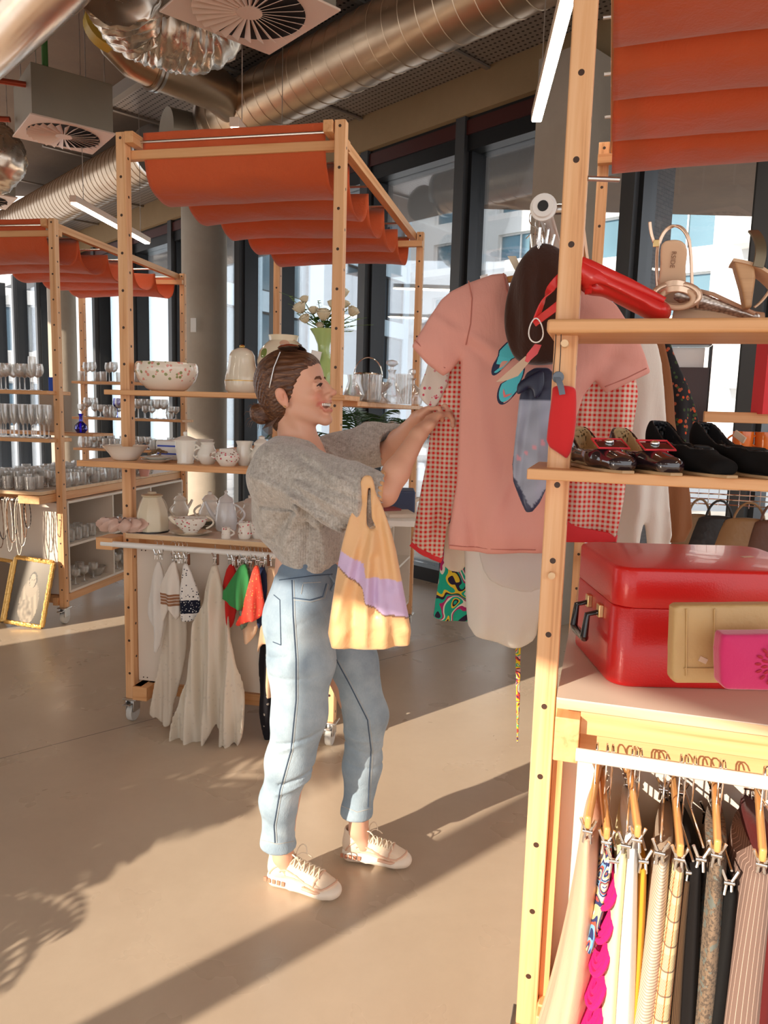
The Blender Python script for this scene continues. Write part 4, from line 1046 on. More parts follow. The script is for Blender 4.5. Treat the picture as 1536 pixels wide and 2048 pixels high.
# wall mirror-like dark framed things beyond
# ---------------------------------------------------------------- glasses
def stemglass(name, bowl, stem, label, cat, loc, foot=.03, m=GLASSW):
    r = thing(name, label, cat, loc)
    MB().lathe([(.001, .004), (foot, .001), (foot, .003), (.006, .007), (.0035, .02), (.0035, stem), (.006, stem+.004)], 16, close=True).build('stem', m, r)
    MB().lathe(hollow([(max(.006, q), z+stem) for q, z in bowl], .0014), 20).build('bowl', m, r); return r
wineb = [(.006, 0), (.026, .012), (.038, .035), (.040, .055), (.034, .09)]; flb = [(.006, 0), (.018, .02), (.024, .05), (.026, .10), (.024, .135)]; gobb = [(.006, 0), (.03, .02), (.034, .045), (.033, .065)]
g_w = stemglass('wine_glass', wineb, .085, 'round wine glass on the top shelf of the glassware rack', 'glass', RB.at(12, .0, 1.575)); g_w['group'] = 'wine glasses on the top shelf of the glassware rack'
for px, y in ((40, .02), (50, .10), (28, .11), (76, .02), (3, .1), (62, .06)): dup(g_w, RB.at(px, y, 1.575))
g_f = stemglass('champagne_flute', flb, .085, 'tall flute on the top shelf of the glassware rack', 'glass', RB.at(66, -.02, 1.575))
g_f2 = dup(g_f, RB.at(2, -.03, 1.265), 0, 'champagne flute packed in the row on the second shelf of the glassware rack', 'row of champagne flutes')
for k in range(14): dup(g_f2, RB.at(-22+ (k+1)*8.6, -.03 if k % 2 else .04, 1.265))
for k in range(5): dup(g_f2, RB.at(8+k*20, .11, 1.265))
tb = thing('tumbler', 'clear drinking glass crowded on the deck of the glassware rack', 'glass', RB.w(.5, 0, .925), 0, 'drinking glasses crowded on the glassware deck')
MB().lathe(hollow([(.026, 0), (.030, .01), (.033, .09)], .002), 14).build('body', GLASSW, tb)
tb2 = thing('tumbler', 'clear drinking glass crowded on the deck of the glassware rack', 'glass', RB.w(.58, 0, .925), 0, 'drinking glasses crowded on the glassware deck')
MB().lathe(hollow([(.022, 0), (.036, .03), (.038, .06), (.030, .10)], .002), 14).build('body', GLASSW, tb2)
gg = stemglass('goblet', gobb, .05, 'clear drinking glass crowded on the deck of the glassware rack', 'glass', RB.w(.66, 0, .925), .026); gg['group'] = 'drinking glasses crowded on the glassware deck'
rnd = random.Random(3)
for j in range(17):
    for i in range(9):
        x = .30+i*.082+rnd.uniform(-.006, .006); y = -.11+j*.092+rnd.uniform(-.006, .006)
        if j == 1 and False: continue
        if x < .32 and j > 6: continue
        if abs(x-RW+.02) < .06 and (y < .09): continue
        if x > RW-.06 and y < .1: continue
        if abs(x-.99) < .08 and abs(y-1.15) < .08: continue
        dup(rnd.choice([tb, tb, tb2, gg]), RB.w(x, y, .925))
def rowof(proto, R, n, x0, x1, y, z, label, grp, jit=.012, skip=()):
    for k in range(n): dup(proto, R.w(x0+(x1-x0)*k/(n-1)+rnd.uniform(-jit, jit), y+rnd.uniform(-jit, jit), z), None, label, grp)
for z, n, protos, nm in ((1.70, 9, (tb, g_w), 'top'), (1.38, 15, (tb2, gg, g_w), 'middle'), (1.10, 16, (tb, gg, tb2), 'lowest')):
    for rr in (0, 1):
        for k in range(n): dup(rnd.choice(protos), RB.w(.08+(RW-.16)*k/(n-1), RD-.16+rr*.1+rnd.uniform(-.01, .01), z), None, 'small clear glass on the %s back shelf of the glassware rack' % nm, 'glasses on the %s back shelf' % nm)
bl = dup(g_w, RB.w(.42, RD-.14, 1.38), 0, 'cobalt blue goblet on the back shelf behind the glass rack'); bl.name = 'blue_goblet'; del bl['group']
for ch in bl.children: ch.data = ch.data.copy(); ch.data.materials[0] = GLASSB
bv = thing('blue_vase', 'small cobalt blue vase between the two glass rack posts', 'vase', RB.w(.62, .9, 1.27)); 
MB().lathe(hollow([(.03, 0), (.05, .03), (.045, .06), (.015, .09), (.013, .13), (.022, .15)], .003), 20).build('body', GLASSB, bv)
shelf(RB, -.3, RW-.22, .75, 1.05, 1.27, .02)
bk2 = thing('blue_carton', 'royal blue carton on a stand left of the near post', 'box', RB.w(.34, 1.0, 1.58)); MB().box((0, 0, .06), (.08, .06, .12)).build('body', mat('royal_blue', (.01, .08, .55), .4), bk2, bevel=.003)
tag(MB().box(RB.w(.34, 1.0, 1.275+.15), (.2, .14, .30)).build('cardboard_stand', mat('tan_board', (.42, .33, .25), .7), bevel=.004), 'tan cardboard box under the blue carton', 'box')
am = thing('amber_lantern', 'amber glass lantern with dark frame near the round column', 'lantern', RB.w(RW-.10, RD-.12, 1.725)); MB().box((0, 0, .08), (.09, .09, .16)).build('glass', mat('amber_glaze', (.55, .28, .06), .25), am, bevel=.012)
f_ = MB(); 
MB().box((.06, .0, .085), (.03, .10, .17)).build('dark_side', BLACK, am, bevel=.003)
# in the open compartments
for k, (y, z, p_) in enumerate(((.20, .538, tb), (.29, .538, tb), (.38, .538, tb), (.47, .538, tb), (.25, .218, gg), (.36, .218, gg), (.48, .218, gg), (.80, .538, tb2), (.92, .538, tb2), (.82, .218, gg), (.95, .218, tb2), (1.1, .218, tb2))):
    for xx in (-.08, -.19): dup(p_, RB.w(RW+xx, y, z), None, 'glass standing in the open compartments under the glass deck', 'glasses in the open compartments')
cbw = thing('cut_glass_bowl', 'cut glass bowl in the lower open compartment at the left', 'bowl', RB.w(RW-.11, .56, .218)); MB().lathe(hollow([(.03, 0), (.05, .02), (.075, .07)], .004), 24, flute=(12, .05)).build('body', GLASSC, cbw)
del tb['group'], tb2['group']; tb['group'] = tb2['group'] = 'drinking glasses crowded on the glassware deck'
# ================================================================ CLOTHES AND TEXTILES
class Plane:
    """an upright plane at depth Y, turned by rz; turns picture outlines into metres on it"""
    def __init__(s, px, py, Y, rz=0):
        s.o = UY(px, py, Y); s.rz = rz; s.t = Vector((math.cos(rz), math.sin(rz), 0)); s.n = Vector((-math.sin(rz), math.cos(rz), 0))
    def l(s, x, y):
        v = _ray(x, y); k = (s.o-CAMP).dot(s.n)/v.dot(s.n); P = CAMP+v*k-s.o; return (P.dot(s.t), P.z)
    def P(s, x, y, off=0):
        a, z = s.l(x, y); return s.o+s.t*a+Vector((0, 0, z))+s.n*off
    def poly(s, pts): return [s.l(*p) for p in pts]
def fabric(name, base, pat=None, rough=.9, uv=False, sheen=.08, weave=350, trans=.08, wr=.25):
    m, nt, b = newmat(name); co = coords(nt); X = sep(nt, co)
    if uv: q_ = sep(nt, coords(nt, 'UV', scale=(.8, 1, 1))); X = (q_[0], q_[0], q_[1])
    col = pat(nt, X, co) if pat else None
    if col is None:
        v = nz(nt, co, 5, 4); col = mix(nt, mth(nt, 'MULTIPLY', v, .25), base, tuple(c*.75 for c in base))
    nt.links.new(col, b.inputs['Base Color']); b.inputs['Roughness'].default_value = rough; b.inputs['Sheen Weight'].default_value = sheen; b.inputs['Specular IOR Level'].default_value = .2
    w = nz(nt, co, weave, 2); w2 = nz(nt, coords(nt, scale=(1, 1, .35)), 16, 4, .55, .8)
    bump(nt, b, mth(nt, 'ADD', mth(nt, 'MULTIPLY', w, .12), mth(nt, 'MULTIPLY', w2, 1.2)), wr, .012)
    if trans:
        tr = nd(nt, 'ShaderNodeBsdfTranslucent'); nt.links.new(col, tr.inputs[0]); mx = nd(nt, 'ShaderNodeMixShader'); mx.inputs[0].default_value = trans
        nt.links.new(b.outputs[0], mx.inputs[1]); nt.links.new(tr.outputs[0], mx.inputs[2]); nt.links.new(mx.outputs[0], nt.nodes['Material Output'].inputs[0])
    return m
def stripe(nt, x, period, duty): return mth(nt, 'LESS_THAN', mth(nt, 'FRACT', mth(nt, 'DIVIDE', x, period)), duty)
def gingham(a, b_, p):
    def f(nt, X, co):
        s1 = stripe(nt, X[0], p, .5); s2 = stripe(nt, X[2], p, .5); t = mth(nt, 'MULTIPLY', mth(nt, 'ADD', s1, s2), .5)
        return mix(nt, mth(nt, 'POWER', t, 1.3), a, b_)
    return f
def spotted(base, cols, sc, thr, dens=.5):
    def f(nt, X, co):
        c = base
        for i, cl in enumerate(cols):
            vo = nd(nt, 'ShaderNodeTexVoronoi'); vo.inputs['Scale'].default_value = sc*(1+.23*i); vo.inputs['Randomness'].default_value = .8; nt.links.new(coords(nt), vo.inputs['Vector'])
            k = mth(nt, 'MULTIPLY', mth(nt, 'LESS_THAN', vo.outputs['Distance'], thr), mth(nt, 'LESS_THAN', sep(nt, vo.outputs['Color'])[i % 3], dens)); c = mix(nt, k, c, cl)
        return c
    return f
def swirl(cols, sc=9):
    def f(nt, X, co):
        n = len(cols); v = nz(nt, co, sc, 1, .5, 1.2); r = nd(nt, 'ShaderNodeValToRGB'); nt.links.new(mth(nt, 'FRACT', mth(nt, 'MULTIPLY', v, 5.0)), r.inputs[0]); r.color_ramp.interpolation = 'CONSTANT'
        e = r.color_ramp.elements
        while len(e) < n: e.new(.5)
        for i, c in enumerate(cols): e[i].position = i/n; e[i].color = C4(c)
        return r.outputs[0]
    return f
def lace(base, sc=55):
    m, nt, b = newmat('lace_cloth'); co = coords(nt)
    vo = nd(nt, 'ShaderNodeTexVoronoi'); vo.inputs['Scale'].default_value = sc; nt.links.new(co, vo.inputs['Vector'])
    h = mth(nt, 'MULTIPLY', mth(nt, 'LESS_THAN', vo.outputs['Distance'], .25), mth(nt, 'GREATER_THAN', nz(nt, co, 9, 2), .47))
    nt.links.new(mix(nt, mth(nt, 'MULTIPLY', h, .22), base, tuple(c*.45 for c in base)), b.inputs['Base Color']); b.inputs['Roughness'].default_value = .85
    bump(nt, b, mth(nt, 'SUBTRACT', 1, h), .4, .004)
    tr = nd(nt, 'ShaderNodeBsdfTranslucent'); tr.inputs[0].default_value = C4(base); mx = nd(nt, 'ShaderNodeMixShader'); mx.inputs[0].default_value = .25
    nt.links.new(b.outputs[0], mx.inputs[1]); nt.links.new(tr.outputs[0], mx.inputs[2]); nt.links.new(mx.outputs[0], nt.nodes['Material Output'].inputs[0]); return m
def colm(name, rough=.8, sheen=.2, bs=.2):
    m, nt, b = newmat(name); a = nd(nt, 'ShaderNodeVertexColor'); a.layer_name = 'Col'; nt.links.new(a.outputs[0], b.inputs['Base Color'])
    b.inputs['Roughness'].default_value = rough; b.inputs['Sheen Weight'].default_value = sheen; bump(nt, b, nz(nt, coords(nt), 14, 4, .6, .8), bs, .012); return m
def folds(*fs):
    """sum of soft folds: each (x0, z0, x1, z1, width, depth)"""
    def f(X, Z):
        r = np.zeros_like(X)
        for (x0, z0, x1, z1, w, d) in fs:
            ex, ez = x1-x0, z1-z0; L = ex*ex+ez*ez; t = np.clip(((X-x0)*ex+(Z-z0)*ez)/L, -.2, 1.2); q = np.sqrt((X-x0-t*ex)**2+(Z-z0-t*ez)**2)
            r += d*np.exp(-(q/w)**2)*np.clip(1.3-np.abs(2*np.clip(t, 0, 1)-1)*.6, 0, 1)
        return r
    return f
def wavy(n, amp, ztop=0, zlen=.5, ph=0, extra=None, w=1.0):
    def f(X, Z):
        g = np.clip((ztop-Z)/zlen, 0, 1)
        r = amp*g*(np.sin(X*n+ph+1.5*np.sin(Z*5))+.4*np.sin(X*n*2.3+ph*2))
        return r+(extra(X, Z) if extra else 0)
    return f
def garment(name, pl, pts, m, label, cat, th=.02, fold=None, puff=.02, rnd_=1, step=.006, group=None, edge=.006):
    poly = pl.poly(pts); poly = sm(poly, rnd_) if rnd_ else poly
    return cloth(name, poly, m, pl.o, pl.rz, th, fold, puff, step, label, cat, group, edge=edge)
def wood_hanger(pl, px, py, w, label, par=None, zdrop=.05, m=HANGW):
    """hanger in the plane, hook over the pipe"""
    c = pl.P(px, py); r = thing('clothes_hanger', label, 'hanger', c, pl.rz, None)
    b = MB(); P = []
    for i in range(13):
        t = i/12*2-1; P.append(Vector((t*w/2, .004*t*t, -zdrop*abs(t)**1.5-.0)))
    b.tube(P, [.006+.004*(1-abs(i/6-1)) for i in range(13)], 8); b.build('bar', m, r)
    h = MB(); h.tube([(0, 0, 0), (0, 0, .05), (.0, .0, .06)]+[Vector((.022*math.sin(a)-0.0, 0, .085-.022*math.cos(a))) for a in [math.pi*k/8*1.35 for k in range(9)]], .0018, 6); h.build('hook', CHROME, r)
    return r
# ---- the clothes hung along the white pipe, nearest last; each faces the camera
PRZ = RC.rz+math.radians(6)
PINK = fabric('pink_cotton', (.86, .42, .35), trans=.12)
T = Plane(1060, 800, 2.02, math.radians(-6))
tf = folds((-.10, .0, -.02, -.35, .03, .012), (-.16, -.1, -.12, -.42, .02, .010), (.02, -.05, -.08, -.30, .018, -.010), (-.2, .18, -.12, .10, .016, .010), (-.25, .2, -.13, .14, .014, -.008), (.2, .1, .1, -.1, .03, .015), (-.02, -.2, .06, -.40, .03, .012), (.04, .1, .05, -.4, .03, -.012), (-.19, -.15, -.13, -.4, .02, .012), (.22, .1, .33, .08, .02, .012))
TS = thing('pink_shirt', 'salmon pink T-shirt with blue flip-flop print on a wooden hanger', 't-shirt', T.o, T.rz)
tp_ = [(1012, 547), (985, 549), (937, 566), (902, 583), (882, 600), (856, 640), (823, 693), (853, 727), (886, 752), (903, 742), (921, 716), (921, 780), (919, 850), (913, 967), (897, 1064), (897, 1097), (976, 1108), (1078, 1106), (1112, 1104), (1135, 960), (1152, 840), (1168, 790), (1192, 760), (1213, 786), (1303, 745), (1277, 680), (1232, 610), (1170, 565), (1112, 545), (1098, 600), (1060, 640), (1028, 612)]
def tee(pl, pts): return pl.poly(pts)
cloth('fabric_body', tee(T, tp_), PINK, T.o, T.rz, .020, tf, .022, .0055, parent=TS, edge=.006)
SEAM = mat('dark_pink_seam', (.50, .17, .13), .8)
for nm, pts in (('shoulder_seam', [(937, 566), (944, 600), (941, 650), (930, 700)]), ('sleeve_hem', [(830, 681), (860, 712), (897, 742)]), ('bottom_hem', [(899, 1088), (960, 1094), (1030, 1098), (1078, 1097)]), ('sleeve_hem', [(1208, 774), (1250, 757), (1300, 733)]), ('collar_rib', [(1006, 549), (1012, 580), (1024, 612), (1050, 640)])):
    fo = lambda q: float(tf(np.array([q[0]]), np.array([q[1]]))[0])
    Pn = []
    for a, b2 in zip(pts, pts[1:]):
        for k in range(6): q = T.l(a[0]+(b2[0]-a[0])*k/6, a[1]+(b2[1]-a[1])*k/6); Pn.append((q[0], fo(q)-.0325+(.012 if k >= 0 and nm in ('sleeve_hem', 'bottom_hem', 'collar_rib') else 0), q[1]))
    MB().tube(Pn, .0016, 6).build(nm, SEAM, TS)
def flipflop(c, ang, s_=1.0):
    FB = mat('print_turquoise', (.10, .62, .72), .8); 
    out = [(0.030*math.cos(a)*(1+.0), .085*math.sin(a)) for a in [2*math.pi*k/28 for k in range(28)]]
    out = [(x*(1.15 if z > 0 else .8)+.004*math.sin(z*30), z) for x, z in out]
    fr_ = MB(); q = T.l(*c); R = Matrix.Rotation(ang, 3, 'Y')
    def put(poly, y0, y1, mtl, nm, sc_):
        vs = []; n = len(poly)
        for yy in (y0, y1):
            for x, z in poly:
                v = R @ Vector((x*sc_*s_, 0, z*sc_*s_)); X_, Z_ = q[0]+v.x, q[1]+v.z; vs.append(Vector((X_, fo((X_, Z_))-.0325+yy, Z_)))
        m_ = MB(); m_.add(vs, [tuple(range(n)), tuple(range(2*n-1, n-1, -1))]+[(i, (i+1) % n, n+(i+1) % n, n+i) for i in range(n)]); return m_.build(nm, mtl, TS, smooth=False)
    put(out, -.0002, .004, mat('print_outline', (.02, .03, .08), .8), 'print_outline', 1.0); put(out, -.0012, .003, FB, 'printed_sandal', .87)
    put([(-.018, .030), (-.006, .048), (.002, .055), (.012, .042), (.018, .028), (.008, .036), (.001, .044), (-.008, .036)], -.002, .002, mat('print_pink', (.85, .22, .22), .8), 'printed_strap', 1.05)
flipflop((1012, 713), math.radians(32), .72); flipflop((1022, 768), math.radians(-155), .72)
wood_hanger(T, 1064, 553, .34, 'wooden hanger holding the pink T-shirt', zdrop=.04)
G = Plane(1060, 800, 2.14, math.radians(-8))
GING = fabric('red_gingham', (.8, .1, .08), gingham((.86, .76, .62), (.78, .045, .035), .0135), trans=.1)
GG = thing('gingham_blouse', 'red and cream gingham blouse hanging behind the pink T-shirt', 'blouse', G.o, G.rz)
gf = folds((-.27, -.1, -.24, -.42, .018, .014), (-.3, -.2, -.29, -.42, .014, -.010), (-.22, -.25, -.27, -.44, .014, .014), (.18, 0, .2, -.4, .03, .02), (.25, .05, .26, -.4, .02, -.015), (.12, -.1, .1, -.4, .02, .015))
gp = [(960, 590), (905, 640), (886, 742), (872, 775), (852, 930), (823, 1084), (850, 1104), (884, 1120), (893, 1060), (913, 1000), (925, 1040), (935, 1070), (1060, 1085), (1130, 1066), (1230, 1076), (1246, 1000), (1258, 900), (1276, 790), (1262, 690), (1190, 600), (1120, 580), (1060, 600)]
cloth('fabric_body', G.poly(gp), GING, G.o, G.rz, .018, gf, .012, .0055, parent=GG)
REDT = mat('red_trim', (.72, .03, .04), .7)
go_ = lambda q: float(gf(np.array([q[0]]), np.array([q[1]]))[0])
for pts in ([(823, 1086), (850, 1106), (884, 1121)], [(1128, 1066), (1180, 1070), (1232, 1076)]):
    Pn = [G.l(a[0]+(b2[0]-a[0])*k/5, a[1]+(b2[1]-a[1])*k/5) for a, b2 in zip(pts, pts[1:]) for k in range(6)]
    MB().tube([(q[0], go_(q), q[1]) for q in Pn], .011, 8).build('red_trim', REDT, GG)
RH_ = Plane(1180, 1060, 2.1, math.radians(-8))
cloth('red_hem_panel', RH_.poly([(1100, 1040), (1120, 1030), (1150, 1052), (1235, 1068), (1230, 1085), (1095, 1085)]), REDT, RH_.o, RH_.rz, .012, None, 0, parent=GG)
wood_hanger(G, 1080, 575, .36, 'wooden hanger of the gingham blouse')
def colobj(name, pl, pts, colfn, m, label, cat, th=.014, fold=None, puff=.01, step=.005, rnd_=1):
    poly = pl.poly(pts); poly = sm(poly, rnd_) if rnd_ else poly
    xs_ = [p[0] for p in poly]; zs_ = [p[1] for p in poly]; mm = 3*step
    ax = axis((min(xs_)-mm, max(xs_)+mm, step)); az = axis((min(zs_)-mm, max(zs_)+mm, step)); X2, Z2 = np.meshgrid(ax, az, indexing='ij')
    pd = polydist(X2, Z2, poly); fo_ = fold(X2, Z2) if fold else np.zeros_like(X2); half = th/2+puff*np.clip(-pd/.05, 0, 1)**.6
    ay = axis((float((fo_-half).min())-mm, float((fo_+half).max())+mm, min(step, th/2.5))); F = Field(ax, ay, az)
    d = np.abs(ay[None, :, None]-fo_[:, None, :])-half[:, None, :]; F.g = smax(d, np.broadcast_to(pd[:, None, :], d.shape), .004).astype(np.float32)
    o = sdf_obj(F, name, m, None, pl.o, pl.rz, color=lambda P: colfn(P)); return tag(o, label, cat)
# cream skirt, green print, white cuff, ribbon
CREAMF = fabric('cream_satin', (.93, .90, .83), rough=.6, trans=.12)
K = Plane(1000, 1200, 2.24, math.radians(-4))
garment('cream_skirt', K, [(925, 1040), (1092, 1040), (1092, 1180), (1076, 1240), (1072, 1276), (1048, 1297), (1025, 1299), (985, 1281), (937, 1263), (931, 1200), (930, 1120)], CREAMF, 'cream white skirt with a wavy hem showing under the pink T-shirt', 'skirt', .02, wavy(28, .016, .1, .25, 1.0), .03)
KW = Plane(1000, 1100, 2.20, math.radians(-4))
garment('white_blouse', KW, [(955, 1060), (1088, 1060), (1085, 1180), (1072, 1180), (1060, 1190), (985, 1168), (960, 1130)], fabric('white_cotton', (.88, .85, .80), trans=.2), 'white blouse hem between T-shirt and cream skirt', 'blouse', .012, wavy(30, .008, .1, .2), .01)
KC = Plane(905, 1120, 2.26, math.radians(-4))
garment('white_cuff_shirt', KC, [(890, 1040), (950, 1040), (946, 1105), (924, 1146), (900, 1143), (886, 1128), (888, 1100)], fabric('ecru_cotton', (.86, .76, .62), trans=.2), 'ecru shirt whose cuff hangs beside the green print dress', 'shirt', .012, wavy(60, .006, .1, .15), .006)
KG = Plane(900, 1180, 2.32, math.radians(-4))
garment('print_dress', KG, [(880, 1050), (960, 1050), (960, 1244), (915, 1244), (866, 1236), (866, 1225), (876, 1170), (882, 1110)], fabric('green_abstract_print', (.0, .5, .35), swirl([(.02, .45, .30), (.02, .45, .30), (.85, .60, .05), (.03, .02, .05), (.02, .45, .30), (.45, .03, .16), (.85, .80, .70)], 7), trans=.1), 'emerald green dress with yellow and maroon print showing low by the skirt', 'dress', .016, wavy(40, .010, .1, .2), .008)
KR = Plane(1035, 1400, 2.28, math.radians(-4))
garment('print_belt', KR, [(1031, 1200), (1043, 1200), (1041, 1380), (1037, 1486), (1033, 1487), (1030, 1300)], fabric('belt_print', (.8, .6, .05), swirl([(.80, .58, .03), (.80, .58, .03), (.55, .05, .04), (.05, .03, .08), (.80, .40, .35), (.03, .40, .2)], 22), trans=0), 'narrow yellow patterned belt hanging down below the cream skirt', 'belt', .006, None, 0, 0, .003)
KT = Plane(1290, 900, 2.38, math.radians(-8))
garment('white_trousers', KT, [(1240, 640), (1300, 665), (1320, 700), (1330, 800), (1336, 950), (1346, 1110), (1296, 1110), (1290, 1045), (1284, 1048), (1272, 1110), (1230, 1110), (1245, 1000), (1262, 880), (1250, 760)], fabric('white_linen', (.86, .80, .72), trans=.1), 'white linen trousers hanging behind the gingham blouse', 'trousers', .02, wavy(45, .014, .2, .3), .02)
KB_ = Plane(1340, 850, 2.52, math.radians(-10))
garment('brown_coat', KB_, [(1290, 640), (1322, 660), (1345, 760), (1352, 870), (1380, 960), (1388, 1085), (1320, 1085), (1310, 900)], fabric('rust_brown_suede', (.26, .10, .04)), 'rust brown suede coat behind the white trousers', 'coat', .03, wavy(40, .014, .2, .3), .02)
KD = Plane(1370, 800, 2.66, math.radians(-10))
garment('dark_floral_dress', KD, [(1330, 650), (1350, 720), (1385, 790), (1402, 860), (1410, 930), (1330, 930), (1320, 700)], fabric('dark_floral', (.02, .02, .03), spotted((.02, .018, .02), ((.65, .08, .02), (.40, .10, .05), (.05, .08, .03)), 38, .32)), 'black dress with orange red flowers, last on the white pipe', 'dress', .03, wavy(40, .014, .2, .3), .02)
HP = Plane(858, 780, 2.16, math.radians(-8))
HEART = fabric('heart_print_cotton', (.88, .84, .76), spotted((.88, .82, .74), ((.72, .10, .16), (.80, .35, .38)), 62, .26, .55), trans=.2)
garment('heart_print_blouse', HP, [(880, 660), (905, 660), (900, 760), (884, 790), (876, 808), (866, 817), (848, 806), (838, 788), (842, 768), (853, 740), (862, 700)], HEART, 'white sleeve with tiny pink hearts held in the fingers of the woman', 'blouse', .02, wavy(60, .006, .1, .1), .010, 1, .004)
# fur, scarf
FUR = fabric('brown_fur', (.050, .019, .012), rough=1, sheen=.25, weave=160, trans=0, wr=.5)
FP = Plane(1060, 610, 1.93, math.radians(-10))
garment('fur_stole', FP, [(1075, 488), (1100, 490), (1150, 520), (1160, 600), (1150, 690), (1128, 724), (1090, 730), (1050, 729), (1026, 714), (1011, 672), (1008, 640), (1012, 600), (1024, 556), (1042, 520)], FUR, 'dark brown furry stole hanging in front of the T-shirt', 'stole', .05, folds((-.02, .1, .0, -.12, .02, -.014), (-.05, .05, -.03, -.1, .015, .012), (.02, .1, .03, -.1, .018, .010)), .035, 2)
SP = Plane(1060, 900, 1.86, math.radians(-8))
def scol(P):
    loc = np.array([SP.l(1030, 800), SP.l(1100, 790), SP.l(1100, 965), SP.l(1062, 1016), SP.l(1025, 948)])
    d = polydist(P[:, 0], P[:, 2], loc); n = (np.sin(P[:, 0]*70+2*np.sin(P[:, 2]*30))*np.sin(P[:, 2]*55)+1)/2
    g = np.array([.33, .36, .46])[None, :]*(0.85+.3*n[:, None]); dots = (np.sin(P[:, 0]*170)*np.sin(P[:, 2]*150+P[:, 0]*60) > .62) & (np.abs(P[:, 2]+P[:, 0]*-.8-.0) < .03)
    g[dots] = (.70, .33, .40); g[d > 0] = (.022, .028, .075); g[P[:, 2] > SP.l(1060, 800)[1]] = (.008, .012, .045); return g
colobj('silk_scarf', SP, [(1056, 735), (1110, 735), (1122, 800), (1118, 900), (1088, 995), (1056, 1034), (1040, 1000), (1022, 952), (1032, 860), (1040, 780)], scol, colm('silk_scarf', .45), 'blue grey silk scarf with navy border and pink sprigs', 'scarf', .014, folds((-.01, .1, -.03, -.15, .012, .010), (.02, .1, .02, -.1, .012, -.008)), .008)
NP = Plane(1070, 770, 1.83, math.radians(-8))
garment('navy_ribbon', NP, [(1034, 765), (1060, 750), (1088, 735), (1090, 775), (1068, 806), (1062, 772), (1040, 790), (1032, 788)], mat('navy_satin', (.008, .012, .04), .4), 'navy ribbon knotted at the top of the blue grey scarf', 'ribbon', .010, None, .004, 1, .004)
tg = Plane(1040, 735, 1.80, 0)
def card(name, pl, pts, m, label, cat='price tag', th=.0012):
    poly = pl.poly(pts); mb = MB(); n = len(poly)
    vs = [Vector((x, 0, z)) for x, z in poly]+[Vector((x, th, z)) for x, z in poly]
    mb.add(vs, [tuple(range(n)), tuple(range(2*n-1, n-1, -1))]+[(i, (i+1) % n, n+(i+1) % n, n+i) for i in range(n)])
    return tag(mb.build(name, m, M4=Matrix.Translation(pl.o) @ Matrix.Rotation(pl.rz, 4, 'Z'), smooth=False), label, cat)
KRAFT = mat('kraft_card', (.68, .50, .36), .7)
card('paper_tag', tg, [(1051, 712), (1060, 722), (1036, 752), (1010, 762), (992, 764)], KRAFT, 'long beige paper tag pointing left over the shirt print')
card('paper_tag', Plane(1030, 528, 1.95, 0), [(1015, 512), (1032, 512), (1047, 548), (1036, 552)], mat('cream_card', (.78, .68, .52), .7), 'cream card tag beside the top of the brown fur')
card('paper_tag', Plane(975, 550, 2.3, 0), [(960, 552), (975, 548), (976, 558), (961, 562)], WHITEPL, 'small white tag sticking up behind the left shoulder of the T-shirt')
# chrome hanger cluster at the pipe end
for i, (px, py, Y) in enumerate(((1078, 470, 1.90), (1090, 474, 1.92), (1070, 480, 1.94), (1098, 482, 1.96), (1084, 490, 1.98))):
    P = UY(px, py, Y); r = thing('clip_hanger', 'chrome clip hanger in the cluster at the near end of the white pipe', 'hanger', P, .4*i, 'chrome clip hangers at the pipe end')
    MB().tube([(0, 0, -.06), (0, 0, .03)]+[Vector((0, .020*math.sin(a), .055-.024*math.cos(a))) for a in [math.pi*k/7*1.4 for k in range(8)]], .0016, 6).build('hook', CHROME, r)
    m_ = MB(); m_.tube([(0, -.012, .015), (0, -.003, -.03), (0, -.009, -.055)], .0035, 8); m_.build('clip_jaw', CHROME, r); MB().tube([(0, .012, .015), (0, .003, -.03), (0, .009, -.055)], .0035, 8).build('clip_jaw', CHROME, r)
    MB().cyl((0, -.010, -.022), (0, .010, -.022), .006, 12).build('spring', STEEL, r)
# ---- clip hangers and skirts under the deck of the near rack
HANG = RC
railz = .822; raily = -.085
def clip(m, c, s_=1.0, ax=(1, 0, 0)):
    c = Vector(c); ax = Vector(ax)
    for sg in (-1, 1): m.tube([c+ax*sg*.014*s_+Vector((0, 0, .030*s_)), c+ax*sg*.004*s_+Vector((0, 0, .008*s_)), c+ax*sg*.006*s_+Vector((0, 0, -.018*s_))], .0032*s_, 8)
    m.cyl(c-ax*.009*s_+Vector((0, 0, .006)), c+ax*.009*s_+Vector((0, 0, .006)), .005*s_, 10)
def clip_hanger(R, x, yc, zc, half, ang, woodbar, label, grp=None, drop=.085):
    """hanger hooked on the rail of rack R at local x; its bar runs front to back"""
    P = R.w(x, yc, zc); r = thing('trouser_hanger', label, 'hanger', P, R.rz+ang, grp)
    h = MB(); h.tube([(0, 0, -drop), (0, 0, -.03)]+[Vector((0, .016*math.sin(a)*1.05, .003-.018*math.cos(a))) for a in [math.pi*k/7*1.35 for k in range(8)]], .0017, 6); h.build('hook', CHROME, r)
    b = MB()
    if woodbar: b.beam((0, -half, -drop-.012), (0, half, -drop-.012), .012, .026); b.build('bar', HANGW, r, bevel=.004)
    else: b.cyl((0, -half, -drop-.004), (0, half, -drop-.004), .0022, 8); b.build('bar', CHROME, r)
    for sg in (-1, 1):
        c = MB(); clip(c, (0, sg*(half-.012), -drop-.040), 1.0); c.build('clip', CHROME, r)
    return r
